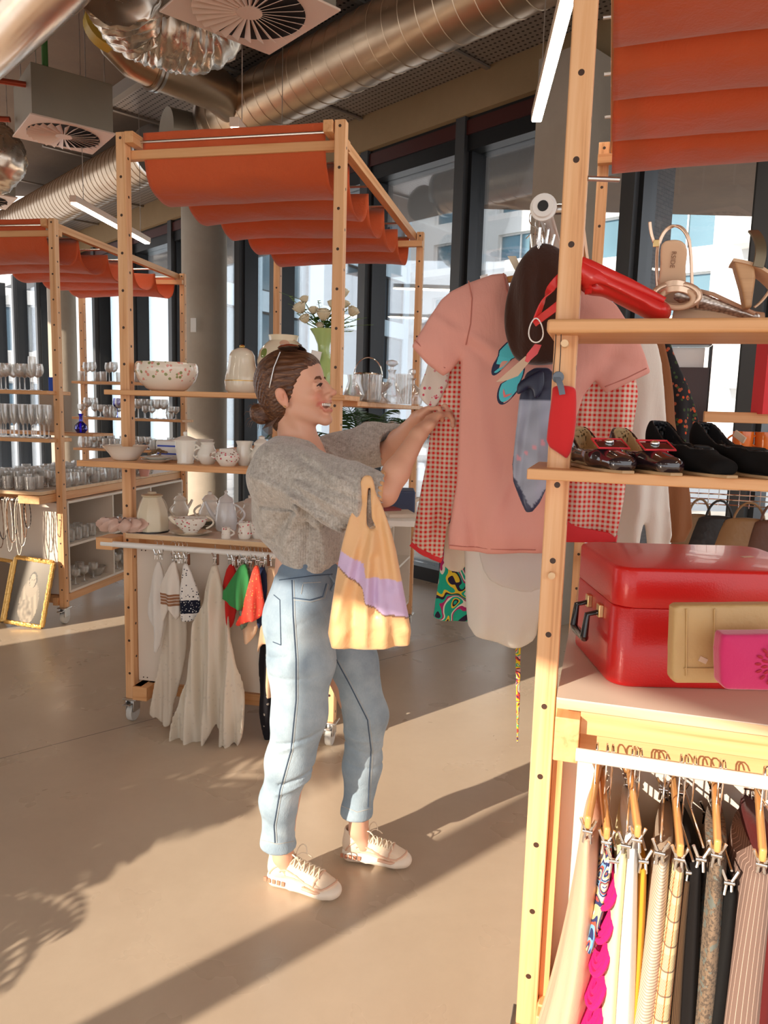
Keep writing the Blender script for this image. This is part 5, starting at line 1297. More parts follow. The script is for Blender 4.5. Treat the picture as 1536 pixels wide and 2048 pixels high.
def skirt(R, x, yc, half, ang, z0, L, m, label, cat='skirt', top=.012, bot=.035, flare=1.15, seed=0, lean=0, name='skirt', nw=5, amp=.3):
    P = R.w(x, yc, z0-L); rot = R.rz+ang
    rings = []; n = 64
    for i in range(22):
        t = i/21; z = L*(1-t); hw = half*(1+(flare-1)*t); b_ = top+(bot-top)*t**.7; ring = []
        for j in range(n):
            a = 2*math.pi*j/n; q = 1+amp*t**.6*math.sin(a*nw+seed+2*t)*.5+amp*.4*t*math.sin(a*nw*2.3+seed*2)
            ring.append(Vector((b_*math.cos(a)*q+lean*t*t+.006*math.sin(3*t+seed), hw*math.sin(a)*(1+.03*math.sin(a*7+seed)*t), z)))
        rings.append(ring)
    o = MB().loft(rings).build(name, m, center=False, angle=180); o.location = P; o.rotation_euler = (0, 0, rot); return tag(o, label, cat)
def tweed(base, c2, c3, sc=160):
    def f(nt, X, co):
        v = nz(nt, co, sc, 3, .7); c = mix(nt, mth(nt, 'GREATER_THAN', v, .52), base, c2); v2 = nz(nt, co, sc*.4, 3); return mix(nt, mth(nt, 'GREATER_THAN', v2, .6), c, c3)
    return f
def pins(base, line, p, w):
    def f(nt, X, co): return mix(nt, stripe(nt, X[1], p, w), base, line)
    return f
def tartan(nt, X, co):
    y, z = X[1], X[2]; d = mth(nt, 'ADD', y, z)
    c = mix(nt, mth(nt, 'MULTIPLY', stripe(nt, d, .009, .28), mth(nt, 'GREATER_THAN', mth(nt, 'FRACT', mth(nt, 'DIVIDE', z, .05)), .35)), (.80, .62, .34), (.12, .07, .05))
    c = mix(nt, stripe(nt, mth(nt, 'ADD', y, .004), .055, .16), c, (.72, .17, .05)); return mix(nt, mth(nt, 'MULTIPLY', stripe(nt, z, .05, .07), .8), c, (.10, .05, .05))
def chk(nt, X, co):
    return mix(nt, mth(nt, 'MULTIPLY', mth(nt, 'ADD', stripe(nt, X[1], .0065, .35), stripe(nt, X[2], .0065, .35)), .5), (.74, .62, .48), (.20, .12, .08))
F_ = fabric
def px2x(px, Yl=-.085, z=.8): return (RC.M.inverted() @ RC.at(px, Yl, z)).x
items = [  # px of the near clip, drop of bar, half length, wood bar, material, label, top, bottom, lean, kind
 (1172, 1630, .15, 1, F_('peach_crepe', (.78, .44, .30)), 'peach skirt, the first one hanging from the near rail', .012, .034, -.05, 'skirt', .05),
 (1212, 1640, .14, 1, F_('navy_leaf_print', (.8, .6, .3), swirl([(.03, .04, .14), (.80, .66, .30), (.85, .80, .75), (.03, .04, .14), (.20, .45, .7), (.6, .1, .06)], 12)), 'short scarf with navy, yellow and white leaf print beside the peach skirt', .008, .014, -.01, 'scarf', .02),
 (1230, 1610, .15, 0, F_('magenta_wool', (.74, .012, .16), rough=.9, wr=.8), 'magenta crocheted shawl with scalloped rings', .008, .03, -.012, 'shawl', 0),
 (1250, 1600, .15, 0, F_('pale_yellow_linen', (.84, .74, .44)), 'pale yellow skirt next to the magenta shawl', .012, .022, -.008, 'skirt', 0),
 (1272, 1650, .15, 1, F_('white_denim', (.90, .86, .80)), 'white skirt between the yellow and the mustard ones', .010, .028, -.006, 'skirt', -.01),
 (1290, 1600, .13, 0, F_('mustard_cotton', (.70, .32, .03)), 'mustard yellow skirt half hidden behind the white one', .010, .016, .0, 'skirt', 0),
 (1318, 1650, .155, 0, F_('beige_mini_check', (.7, .6, .45), chk, uv=True), 'beige skirt in a fine brown mini check', .012, .028, -.010, 'skirt', 0),
 (1358, 1690, .155, 1, F_('camel_tartan', (.7, .5, .3), tartan, uv=True), 'camel plaid skirt with an orange stripe', .012, .028, -.008, 'skirt', -.03),
 (1385, 1680, .14, 0, F_('dark_brown_pleats', (.06, .03, .015), pins((.05, .025, .015), (.12, .07, .03), .012, .3), uv=True), 'dark brown pleated skirt behind the plaid one', .014, .02, 0, 'skirt', 0),
 (1402, 1660, .15, 0, F_('black_wool', (.010, .008, .008), sheen=0), 'plain black skirt between the pleated and the tweed ones', .012, .022, 0, 'skirt', 0),
 (1430, 1790, .155, 1, F_('brown_tweed', (.2, .14, .09), tweed((.22, .15, .10), (.11, .08, .06), (.15, .16, .14))), 'grey brown tweed skirt on a wooden hanger', .014, .030, -.006, 'skirt', -.02),
 (1462, 1700, .15, 0, F_('black_cotton', (.010, .009, .009), sheen=0), 'long black skirt left of the pinstriped dress', .014, .03, 0, 'skirt', 0),
 (1520, 1760, .16, 1, F_('brown_pinstripe', (.2, .1, .08), pins((.20, .125, .10), (.62, .42, .34), .0165, .09), uv=True), 'brown pinstriped dress at the right end of the rail', .035, .05, 0, 'dress', -.03),
 (1560, 1700, .15, 0, F_('dark_red_wool', (.10, .01, .01)), 'dark red skirt beyond the pinstriped dress', .014, .03, 0, 'skirt', 0)]
for i, (px, py, half, wb, m_, lb, tw, bw, lean, kd, ang) in enumerate(items):
    half *= .90; tw *= 1.35; bw *= 1.55
    x = px2x(px, -.085-half*.98, .70); drop = (.085, .05, .12)[i % 3] if not wb else .07+.02*(i % 2)
    a_ = math.radians((-4, 3, 5, -3, 2, 6, -5, -2, 4, 3, -6, 2, -8, 3)[i])
    x0 = x+half*math.sin(a_)*-1
    clip_hanger(RC, x0, raily, railz+.012, half, a_, wb, ('wooden' if wb else 'chrome')+' clip hanger of the '+' '.join(lb.split()[:9]), drop=drop)
    z0 = railz+.012-drop-.052
    L = {'scarf': .20, 'shawl': .62, 'dress': .72}.get(kd, .60+.05*(i % 3)); L = min(L, z0-.10)
    if kd == 'shawl':
        sh = thing('crochet_shawl', lb, 'shawl', RC.w(x0, raily, z0-L), RC.rz+a_)
        for k in range(9):
            zz = L-.04-k*.068; yy = -half+.035-.002*k; tr_ = MB()
            for rr in (.014, .023, .032): tr_.tube([Vector((.012*math.sin(a)*.3+rr*.55*math.cos(a)-.012*k*.3, yy+rr*math.sin(a)*1.0-.0, zz+rr*1.2*math.sin(a+.8))) for a in [2*math.pi*q/20 for q in range(20)]], .0062, 6, closed=True)
            tr_.build('crochet_ring', m_, sh)
        MB().sheet(lambda u, v: ((.006*math.sin(9*v)+.004*math.sin(20*u))-.036*v*v, -half+.03+.22*u, L*(1-v)), 20, 30, .004).build('netting', m_, sh, angle=180)
    else:
        skirt(RC, x0, raily, half-.004, a_, z0, L, m_, lb, 'scarf' if kd == 'scarf' else kd, tw, bw, 1.1, i*1.3, lean, name={'scarf': 'printed_scarf', 'dress': 'pinstripe_dress'}.get(kd, 'hanging_skirt'))
# ---- linen and scarves on the front rail of the crockery rack (cloth points gathered at the clips)
def scal(pts, keep, w=15, d=7):
    out = []
    for i in range(len(pts)):
        a, b2 = pts[i], pts[(i+1) % len(pts)]; out.append(a)
        if i in keep:
            n = max(1, int(round(math.hypot(b2[0]-a[0], b2[1]-a[1])/w)))
            for k in range(n):
                for t in ((.0, .35, .65) if k else (.35, .65)): u = (k+t)/n; out.append((a[0]+(b2[0]-a[0])*u, a[1]+(b2[1]-a[1])*u+(d if t else 0)))
    return out
def gathered(px, topy, pts, m, label, cat, Yl=-.09, th=.014, amp=.012, nf=40, puff=.014, name='linen', step=.005, ph=0, mt=None, off=0):
    P = RA.at(px, Yl, .87); pl = Plane(px, topy, P.y+off, RA.rz)
    o = garment(name, pl, pts, m, label, cat, th, wavy(nf*1.6, amp*1.1, -.02, .14, ph), puff*.5, 0 if len(pts) > 20 else 1, step); return o
def clips(px, topy, label, Yl=-.085, grp=None, wood_=False):
    P = RA.at(px, Yl, .885); zt = Plane(px, topy, P.y, RA.rz).o.z
    r = thing('clip_hanger', label, 'hanger', P, RA.rz+random.uniform(-.4, .4), grp); d = .885-zt-.01
    MB().tube([(0, 0, -d+.045), (0, 0, -.03)]+[Vector((0, .015*math.sin(a), .003-.018*math.cos(a))) for a in [math.pi*k/7*1.35 for k in range(8)]], .0014, 6).build('hook', CHROME, r)
    m_ = MB(); clip(m_, (0, 0, -d+.02), .95); m_.build('clip', CHROME, r)
    if wood_: MB().box((.012, 0, -d+.02), (.010, .014, .05)).build('wooden_peg', WDK, r, bevel=.002)
LACE1 = lace((.84, .74, .62)); LACE2 = lace((.86, .78, .66), 40)
WHT = F_('white_napkin', (.88, .82, .76), trans=.2)
def brownband(nt, X, co):
    z = X[2]; k = mth(nt, 'MULTIPLY', mth(nt, 'LESS_THAN', z, -.13), mth(nt, 'GREATER_THAN', z, -.185)); return mix(nt, mth(nt, 'MULTIPLY', k, stripe(nt, z, .014, .8)), (.84, .76, .68), (.36, .17, .09))
def blackprint(nt, X, co):
    c = spotted((.84, .80, .76), ((.02, .02, .03), (.06, .06, .09)), 60, .22, .6)(nt, X, co); z = X[2]
    k = mth(nt, 'MULTIPLY', mth(nt, 'LESS_THAN', z, -.155), mth(nt, 'GREATER_THAN', z, -.215))
    c2 = spotted((.012, .014, .03), ((.8, .8, .8), (.5, .5, .5)), 75, .22, .8)(nt, X, co); return mix(nt, k, c, c2)
gathered(317, 1120, [(313, 1122), (322, 1122), (332, 1180), (330, 1240), (320, 1305), (306, 1302), (312, 1260), (300, 1250), (292, 1220), (300, 1180)], WHT, 'thin white fringed napkin, first on the front rail', 'napkin', name='napkin')
gathered(347, 1130, [(342, 1125), (352, 1120), (362, 1180), (358, 1250), (338, 1210), (322, 1256), (311, 1215), (315, 1180), (330, 1150)], F_('brown_band_cotton', (.8, .7, .6), brownband), 'cream tea towel with a brown woven band', 'tea towel', name='tea_towel', off=-.012)
gathered(348, 1150, scal([(352, 1130), (362, 1150), (372, 1250), (368, 1330), (352, 1390), (345, 1445), (325, 1445), (300, 1422), (312, 1370), (322, 1290), (340, 1210)], (5, 6)), LACE1, 'ecru crochet doily cloth hanging left of the long lace cloth', 'lace cloth', Yl=-.07, name='lace_cloth', off=.02)
gathered(372, 1130, [(366, 1125), (377, 1128), (398, 1190), (400, 1225), (385, 1245), (362, 1240), (358, 1200), (364, 1160)], F_('black_white_print', (.8, .8, .8), blackprint), 'white kerchief with black printed rings and border', 'kerchief', name='kerchief', off=-.018)
gathered(430, 1130, scal([(425, 1130), (434, 1130), (452, 1220), (462, 1270), (478, 1350), (490, 1455), (478, 1488), (436, 1486), (430, 1450), (415, 1480), (402, 1508), (371, 1508), (366, 1488), (343, 1486), (350, 1430), (372, 1350), (385, 1270), (410, 1180)], (6, 10, 12)), LACE2, 'long ivory lace curtain with scalloped edge at the centre of the rail', 'lace cloth', Yl=-.08, th=.02, amp=.022, nf=44, puff=.03, name='lace_curtain', off=-.03)
RED = F_('red_kerchief', (.66, .03, .025), trans=.1)
gathered(462, 1135, [(456, 1128), (470, 1128), (478, 1180), (470, 1240), (462, 1260), (448, 1235), (440, 1220), (445, 1170)], RED, 'red kerchief with white edge, leftmost of the coloured ones', 'kerchief', name='kerchief', off=.02)
gathered(484, 1135, [(482, 1128), (494, 1128), (502, 1170), (490, 1220), (462, 1218), (440, 1190), (465, 1155)], F_('green_kerchief', (.06, .32, .10), trans=.1), 'bright green kerchief in front of the red one', 'kerchief', name='kerchief', off=-.02)
gathered(490, 1140, [(486, 1128), (500, 1128), (506, 1190), (498, 1250), (482, 1262), (476, 1200)], F_('sage_kerchief', (.13, .17, .12), spotted((.14, .18, .13), ((.02, .03, .02),), 60, .2)), 'dull green spotted kerchief behind the bright green one', 'kerchief', name='kerchief', off=.0)
gathered(512, 1140, [(508, 1130), (518, 1130), (524, 1180), (530, 1225), (515, 1240), (495, 1245), (470, 1256), (480, 1225), (494, 1180)], F_('red_floral_kerchief', (.78, .08, .05), spotted((.78, .07, .045), ((.82, .30, .08), (.80, .2, .12)), 70, .22, .6)), 'scarlet floral kerchief near the waist of the woman', 'kerchief', name='kerchief', off=-.03)
gathered(524, 1145, [(516, 1130), (532, 1130), (536, 1200), (524, 1262), (514, 1240)], F_('navy_kerchief', (.02, .028, .07)), 'navy kerchief behind the scarlet one', 'kerchief', name='kerchief', off=.02)
gathered(500, 1200, [(494, 1190), (520, 1190), (516, 1260), (498, 1288), (488, 1286), (484, 1240)], F_('peach_fringe', (.80, .55, .38)), 'fringe of a cream silk scarf under the scarlet kerchief', 'scarf', name='fringed_scarf', off=.03)
gathered(545, 1140, [(530, 1132), (560, 1135), (560, 1300), (552, 1395), (532, 1395), (536, 1290), (520, 1290), (510, 1320), (522, 1240)], F_('peach_silk', (.80, .55, .36), trans=.2), 'peach silk scarf falling behind the jeans', 'scarf', name='peach_scarf', off=.04)
gathered(545, 1150, [(528, 1200), (580, 1200), (575, 1400), (566, 1470), (556, 1488), (545, 1478), (538, 1498), (528, 1470), (523, 1440), (518, 1420), (521, 1380), (515, 1340), (520, 1290)], F_('black_rose_print', (.02, .02, .02), spotted((.018, .016, .02), ((.55, .25, .28), (.4, .35, .3)), 26, .25, .5)), 'black shawl with dusty rose flowers behind the jeans', 'shawl', name='black_shawl', off=.10, th=.02)
for i, px in enumerate((312, 322)): clips(px, 1124, 'chrome clip over the thin white napkin', grp='clips over the white napkin')
for i, px in enumerate((346, 354, 362, 372)): clips(px, 1132, 'clip holding the tea towel and printed kerchief', grp='clips over the towel and kerchief', wood_=i == 3)
clips(430, 1132, 'clip with wooden peg holding the long lace curtain', wood_=True)
for i, px in enumerate((460, 468, 478, 486, 493, 501, 508, 516, 524, 532, 540)): clips(px, 1134+i % 3*3, 'chrome clip in the dense row above the coloured kerchiefs', grp='clips above the coloured kerchiefs', wood_=i % 4 == 1)
# ================================================================ SHOES, BAGS AND CASES ON THE NEAR RACK
REDL = mat('red_leather', (.66, .025, .022), .32, bmp=(120, .12, .003), coat=.2)
PT = 1.69
pf = Plane(1220, 600, 1.60, RC.rz)
cloth_pts = [(1165, 508), (1185, 503), (1215, 512), (1250, 545), (1285, 580), (1303, 606), (1300, 622), (1260, 622), (1225, 608), (1195, 590), (1172, 566), (1160, 535)]
PO = thing('red_pouch', 'red leather pouch lying on the top shelf with its strap hanging left', 'pouch', RC.at(1230, .05, PT), RC.rz)
F0_ = Field(axis((-.2, .16, .0035)), axis((-.07, .09, .0035)), axis((-.01, .16, .0035)))
F0_.rcone((-.075, .0, .108), (.085, .0, .022), (.045, .024), (.060, .021), (0, 0, 1), k=.01); F0_.rcone((-.085, 0, .112), (-.05, .0, .085), (.028, .020), (.04, .024), (0, 0, 1), k=.02)
F0_.cone((-.06, -.03, .085), (.05, -.052, .022), .004, .003, k=.012, op='sub'); F0_.cone((-.07, -.02, .118), (.0, -.035, .075), .004, .002, k=.012, op='sub')
sdf_obj(F0_, 'pouch_body', REDL, PO)
MB().tube([(-.105, -.03, .128), (-.06, -.033, .113), (.02, -.045, .074), (.09, -.045, .040)], [.010, .012, .010, .006], 10).build('flap', REDL, PO)
st = Plane(1120, 580, 1.585, RC.rz)
def ribbon3(P, w, th, up): 
    mb = MB(); rings = []; n = len(P)
    for i, p in enumerate(P):
        d = (P[min(i+1, n-1)]-P[max(i-1, 0)]).normalized(); s_ = up-d*up.dot(d); s_.normalize(); q = d.cross(s_); ww = w[i] if isinstance(w, list) else w
        rings.append([p+s_*ww/2+q*th/2, p+s_*ww/2-q*th/2, p-s_*ww/2-q*th/2, p-s_*ww/2+q*th/2])
    return mb.loft(rings)
def bez(pts, n=16):
    P = [Vector(p) for p in pts]; out = []
    for i in range(n+1):
        t = i/n; Q = P[:]
        while len(Q) > 1: Q = [a.lerp(b, t) for a, b in zip(Q, Q[1:])]
        out.append(Q[0])
    return out
upv = Vector((.5, 0, 1)).normalized()
ribbon3(bez([st.P(1166, 530), st.P(1120, 545, -.02), st.P(1090, 590, -.03), st.P(1072, 648, -.02)]), .017, .003, upv).build('strap', REDL, PO, world=True, bevel=.001)
ribbon3(bez([st.P(1170, 545, -.005), st.P(1160, 590, -.03), st.P(1110, 620, -.03), st.P(1070, 650, -.025)]), .017, .003, upv).build('strap', REDL, PO, world=True, bevel=.001)
ribbon3(bez([st.P(1176, 560), st.P(1180, 575, -.01), st.P(1176, 590, -.015)]), .014, .003, upv).build('strap_end', REDL, PO, world=True)
lp = Plane(1073, 665, 1.58, RC.rz)
pts = [lp.l(1073+14*math.sin(a)*(1-.25*math.cos(a)), 662-24*math.cos(a)*-1*-1) for a in [2*math.pi*k/24 for k in range(24)]]
tag(MB().tube([lp.o+lp.t*x+Vector((0, 0, z))-lp.n*.012 for x, z in pts], .0014, 6, closed=True).build('white_loop', WHITEPL), 'white string loop around the end of the red strap', 'loop')
card('red_tag', Plane(1068, 705, 1.60, 0), [(1070, 688), (1083, 690), (1075, 708), (1056, 725), (1050, 722), (1054, 708)], REDL, 'small red tag hung under the white string loop', 'tag', .004)
# red glasses case hung from the peg
gc = Plane(1130, 840, 1.545, RC.rz); GC = thing('glasses_case', 'red felt glasses case hanging by two cords from the shelf peg', 'glasses case', gc.P(1130, 920, -.01), RC.rz)
cloth('case_body', sm(gc.poly([(1105, 770), (1148, 772), (1154, 785), (1152, 860), (1138, 921), (1120, 908), (1092, 890), (1096, 850), (1104, 790)]), 1), mat('red_felt', (.62, .012, .015), .85, sheen=.4), gc.o, gc.rz, .016, None, .008, .0035, parent=GC)
for a, b2 in (((1114, 656), (1106, 758)), ((1124, 656), (1118, 764))): MB().tube([gc.P(*a, -.02), gc.P((a[0]+b2[0])/2+1, (a[1]+b2[1])/2, -.015), gc.P(*b2, -.012)], .0009, 6).build('cord', mat('black_cord', (.03, .02, .02), .7), GC, world=True)
MB().lathe([(.001, -.003), (.011, -.003), (.012, 0), (.011, .003), (.001, .003)], 16).build('snap_loop', mat('slate_leather', (.13, .16, .20), .5), GC, world=True, M4=Matrix.Translation(gc.P(1117, 755, -.012)) @ Matrix.Rotation(math.pi/2, 4, 'X'))
ribbon3(bez([gc.P(1112, 752, -.012), gc.P(1122, 762, -.022), gc.P(1126, 790, -.024)], 8), .012, .002, Vector((1, 0, 0))).build('tab', mat('slate_leather_b', (.13, .16, .20), .5), GC, world=True)
# shoes: one builder, local x = toe direction
def shoe_pos(px, yl, z): return RC.at(px, yl, z)
def pump(px, yl, z, ang, upm, inm, label, toe=.0, heel=.0, trim=None, s_=1.0, extra=None, open_toe=False, name='shoe', low=.0):
    r = thing(name, label, 'shoe', RC.at(px, yl, z), RC.rz+ang)
    F = Field(axis((-.135*s_, .15*s_, .0032)), axis((-.06, .06, .0032)), axis((-.012, .13, .0032)))
    h = heel
    F.rcone((-.07*s_, 0, .035+h), (.03*s_, 0, .026+h*.35), (.028, .036), (.033, .026), (0, 0, 1), k=.01)
    F.rcone((.02*s_, 0, .026+h*.3), (.098*s_, 0, .018), (.036, .026), (.030, .018), (0, 0, 1), k=.02)
    F.ell((-.088*s_, 0, .050+h), (.032, .028, .045), k=.02)
    F.apply(lambda X, Y, Z: (Z-(.082+h)+np.clip((X+.10)*.75, 0, .044)-np.clip((X-.035)*.6, 0, .04)+0*Y) * -1, (-.2, -.1, -.1), (.2, .1, .2), k=.004, op='sub')
    F.apply(lambda X, Y, Z: Z+0*X+0*Y-(-.0+max(0, 0)) , (-.2, -.1, -.1), (.2, .1, .2), k=.002, op='sub')
    G_ = Field(*F.ax); G_.rcone((-.088*s_, 0, .060+h), (.030*s_, 0, .040+h*.35), (.0215, .046), (.0285, .030), (0, 0, 1), k=0); dc = G_.g
    L_ = Field(*F.ax); L_.g = np.maximum(np.maximum(F.g+.0006, dc), -dc-.0035).astype(np.float32); F.g = smax(F.g, -dc, .002)
    body = sdf_obj(F, 'upper', upm, r); sdf_obj(L_, 'lining', inm, r)
    MB().tube([(-.095*s_, 0, .012+h), (-.04*s_, 0, .014+h*.9), (.03*s_, 0, .012+h*.3), (.085*s_, 0, .010)], [.020, .022, .026, .022], 16).build('insole', inm, r)
    sm_ = MB(); rings = []
    for i in range(13):
        t = i/12; x = -.112*s_+t*.235*s_; w_ = .026+.012*math.sin(math.pi*min(1, t*1.1))-.018*max(0, t-.85)*5; zb = h*max(0, 1-t*1.6)
        rings.append([Vector((x, -w_, zb)), Vector((x, w_, zb)), Vector((x, w_, zb+.006)), Vector((x, -w_, zb+.006))])
    sm_.loft(rings).build('sole', mat('shoe_sole_leather', (.45, .28, .14), .5), r, bevel=.001)
    if h > .01: MB().cyl((-.088*s_, 0, 0), (-.088*s_, 0, h+.01), .013, 16, .024).build('heel', upm, r)
    if extra: extra(r)
    return r
PAT = mat('black_patent', (.02, .010, .014), .08, coat=1); SUEDE = mat('black_suede', (.008, .007, .007), .95, spec=.15)
TANIN = mat('tan_insole', (.50, .34, .17), .55)
def bow(r):
    m_ = MB()
    MB().box((.045, 0, .052), (.034, .062, .005), Matrix.Rotation(.35, 3, 'Y')).build('vamp_patch', BLACKG, r, bevel=.002)
    MB().tube([Vector((.045+.019*x*.9, .033*y, .0545-.0085*x)) for x, y in ((-1, -1), (1, -1), (1, 1), (-1, 1))], .0022, 6, closed=True).build('red_piping', REDT, r)
    MB().ell((.040, 0, .058), (.008, .010, .006)).build('buckle', CHROME, r)
T2 = 1.395
pump(1196, .035, T2, math.radians(-62), PAT, TANIN, 'left black patent flat with red trimmed bow on the shoe shelf', extra=bow, name='flat_shoe', heel=.004)
pump(1284, .035, T2, math.radians(-62), PAT, TANIN, 'right black patent flat with red trimmed bow beside its mate', extra=bow, name='flat_shoe', heel=.004)
pump(1372, .045, T2, math.radians(-58), SUEDE, BLACK, 'black suede pump next to the patent flats', heel=.022, name='suede_pump', s_=1.08)
def tagx(r): MB().box((-.035, .03, .075), (.03, .004, .013), Matrix.Rotation(.5, 3, 'Y')).build('shop_sticker', KRAFT, r)
pump(1478, .045, T2, math.radians(-52), SUEDE, BLACK, 'black suede pump with a paper sticker at the right end of the shoe shelf', heel=.022, name='suede_pump', s_=1.12, extra=tagx)
# gold sandals standing upright on the top shelf
ROSEG = mat('rose_gold_leather', (.80, .56, .40), .28, .6); NUDE = mat('nude_insole', (.66, .42, .26), .45); PEWTER = mat('pewter_braid', (.58, .50, .44), .3, .8)
sp_ = Plane(1350, 600, 1.56, RC.rz)
SD = thing('gold_sandal', 'rose gold open toe sandal facing forward, its insole marked RSIDE', 'sandal', RC.at(1350, -.01, PT), RC.rz)
def sl(px, py, off=0): return sp_.P(px, py, off)
cloth('insole', sm(sp_.poly([(1322, 490), (1345, 484), (1368, 490), (1374, 510), (1370, 540), (1376, 600), (1352, 614), (1322, 606), (1312, 585), (1320, 540), (1318, 505)]), 1), NUDE, sp_.o, sp_.rz, .008, lambda X, Z: (Z-.0)*-.35+.01, 0, .003, parent=SD)
def band(pts, w, name, m_, off=0, up=Vector((0, 0, 1))):
    ribbon3(bez([sl(*p) if len(p) == 2 else sl(p[0], p[1], p[2]) for p in pts], 18), w, .004, up).build(name, m_, SD, world=True, bevel=.001)
band([(1308, 600, .01), (1310, 575, -.03), (1350, 560, -.075), (1385, 578, -.02), (1394, 600, .01)], .014, 'instep_strap', ROSEG)
band([(1306, 606, .0), (1312, 588, -.05), (1352, 575, -.09), (1388, 590, -.04), (1396, 612, .0)], .012, 'instep_strap', ROSEG)
tor = MB(); tor.tube([sl(1350+44*math.cos(a), 598-22*math.sin(a)-2, -.03-.022*math.sin(a)*0) for a in [2*math.pi*k/30 for k in range(30)]], .0072, 12, closed=True); tor.build('toe_ring', ROSEG, SD, world=True)
tor = MB(); tor.tube([sl(1350+31*math.cos(a), 604-18*math.sin(a), -.045) for a in [2*math.pi*k/30 for k in range(30)]], .0055, 12, closed=True); tor.build('toe_edge', NUDE, SD, world=True)
band([(1316, 590), (1312, 540), (1312, 500), (1318, 486)], .006, 'back_strap', ROSEG, up=Vector((1, 0, 0)))
band([(1384, 590), (1384, 540), (1382, 500), (1378, 482)], .006, 'back_strap', ROSEG, up=Vector((1, 0, 0)))
band([(1318, 488), (1330, 440, -.0), (1370, 440, 0), (1379, 486)], .007, 'ankle_strap', ROSEG, up=Vector((1, 0, .0)))
band([(1312, 492), (1303, 480, -.01), (1300, 462, -.01), (1299, 446, -.01)], .006, 'loose_strap_end', ROSEG, up=Vector((1, 0, 0)))
MB().box(sl(1312, 488, -.006), (.012, .004, .014), Matrix.Rotation(RC.rz, 3, 'Z')).build('buckle', BRASS, SD, world=True, bevel=.001)
tcu = bpy.data.curves.new('insole_print', 'FONT'); tcu.body = 'RSIDE'; tcu.size = .0125; tcu.extrude = .0003; tcu.align_x = 'CENTER'; tcu.align_y = 'CENTER'
to = bpy.data.objects.new('insole_print', tcu); COL.objects.link(to); dg = bpy.context.evaluated_depsgraph_get(); me = bpy.data.meshes.new_from_object(to.evaluated_get(dg)); bpy.data.objects.remove(to)
tm = bpy.data.objects.new('insole_print', me); COL.objects.link(tm); me.materials.append(mat('print_brown', (.22, .10, .05), .6)); tm.parent = SD
Mt = Matrix.Translation(sl(1344, 524, -.0235)) @ Matrix.Rotation(RC.rz, 4, 'Z') @ Matrix.Rotation(math.pi/2+.337, 4, 'X') @ Matrix.Rotation(math.radians(-92), 4, 'Z')
me.transform(rootmat(SD).inverted() @ Mt)
# second sandal: braided silver side, lying behind
S2 = thing('woven_sandal', 'silver braided sandal lying beside the upright gold one', 'sandal', RC.at(1438, .105, PT), RC.rz)
F2 = Field(axis((-.12, .10, .0032)), axis((-.05, .06, .0032)), axis((0, .12, .0032)))
F2.rcone((-.085, 0, .07), (.06, 0, .018), (.032, .036), (.03, .016), (0, 0, 1), k=.01); F2.rcone((-.10, -.0, .085), (.06, 0, .036), (.026, .04), (.026, .02), (0, 0, 1), k=.006, op='sub')
bm_, nt_, bs_ = newmat('braided_pewter'); wv = nd(nt_, 'ShaderNodeTexVoronoi'); wv.inputs['Scale'].default_value = 1; nt_.links.new(coords(nt_, scale=(150, 80, 260), rot=(0, .5, 0)), wv.inputs['Vector'])
bs_.inputs['Metallic'].default_value = .8; bs_.inputs['Roughness'].default_value = .25; nt_.links.new(mix(nt_, wv.outputs['Distance'], (.80, .70, .62), (.18, .12, .09)), bs_.inputs['Base Color']); bump(nt_, bs_, wv.outputs['Distance'], -.8, .004)
sdf_obj(F2, 'braided_upper', bm_, S2)
MB().tube([(-.09, 0, .02), (0, 0, .012), (.08, 0, .008)], [.024, .028, .02], 14).build('insole', NUDE, S2); MB().tube([(-.105, -.02, .085), (-.02, -.034, .06), (.06, -.03, .022)], .004, 8).build('edge_binding', ROSEG, S2)
# wedge at the right edge
WS = thing('wedge_sandal', 'tan wedge heel sandal with striped strap cut by the right edge', 'sandal', RC.at(1510, .02, PT), RC.rz)
wp = Plane(1510, 600, 1.50, RC.rz); wl = lambda a, b2, o=0: wp.P(a, b2, o)
cloth('wedge_heel', wp.poly([(1464, 524), (1505, 532), (1508, 560), (1502, 600), (1500, 619), (1487, 619), (1480, 580)]), wood('stacked_heel', 0, (.62, .36, .18), (.42, .22, .10), fine=2), wp.o, wp.rz, .045, None, 0, .0035, parent=WS)
ribbon3(bez([wl(1462, 526, 0), wl(1520, 535, 0), wl(1545, 560, 0), wl(1580, 610, 0)], 10), .05, .006, Vector((0, 1, 0))).build('insole', NUDE, WS, world=True)
ribbon3(bez([wl(1506, 462, 0), wl(1515, 480, -.02), wl(1522, 500, -.03), wl(1510, 540, -.03)], 10), .02, .004, Vector((1, 0, 0))).build('striped_strap', mat('bronze_strap', (.16, .12, .07), .35, .5), WS, world=True)
ribbon3(bez([wl(1503, 619, -.03), wl(1530, 600, -.03), wl(1545, 560, -.03)], 10), .008, .003, Vector((0, 1, 0))).build('strap_loop', NUDE, WS, world=True)
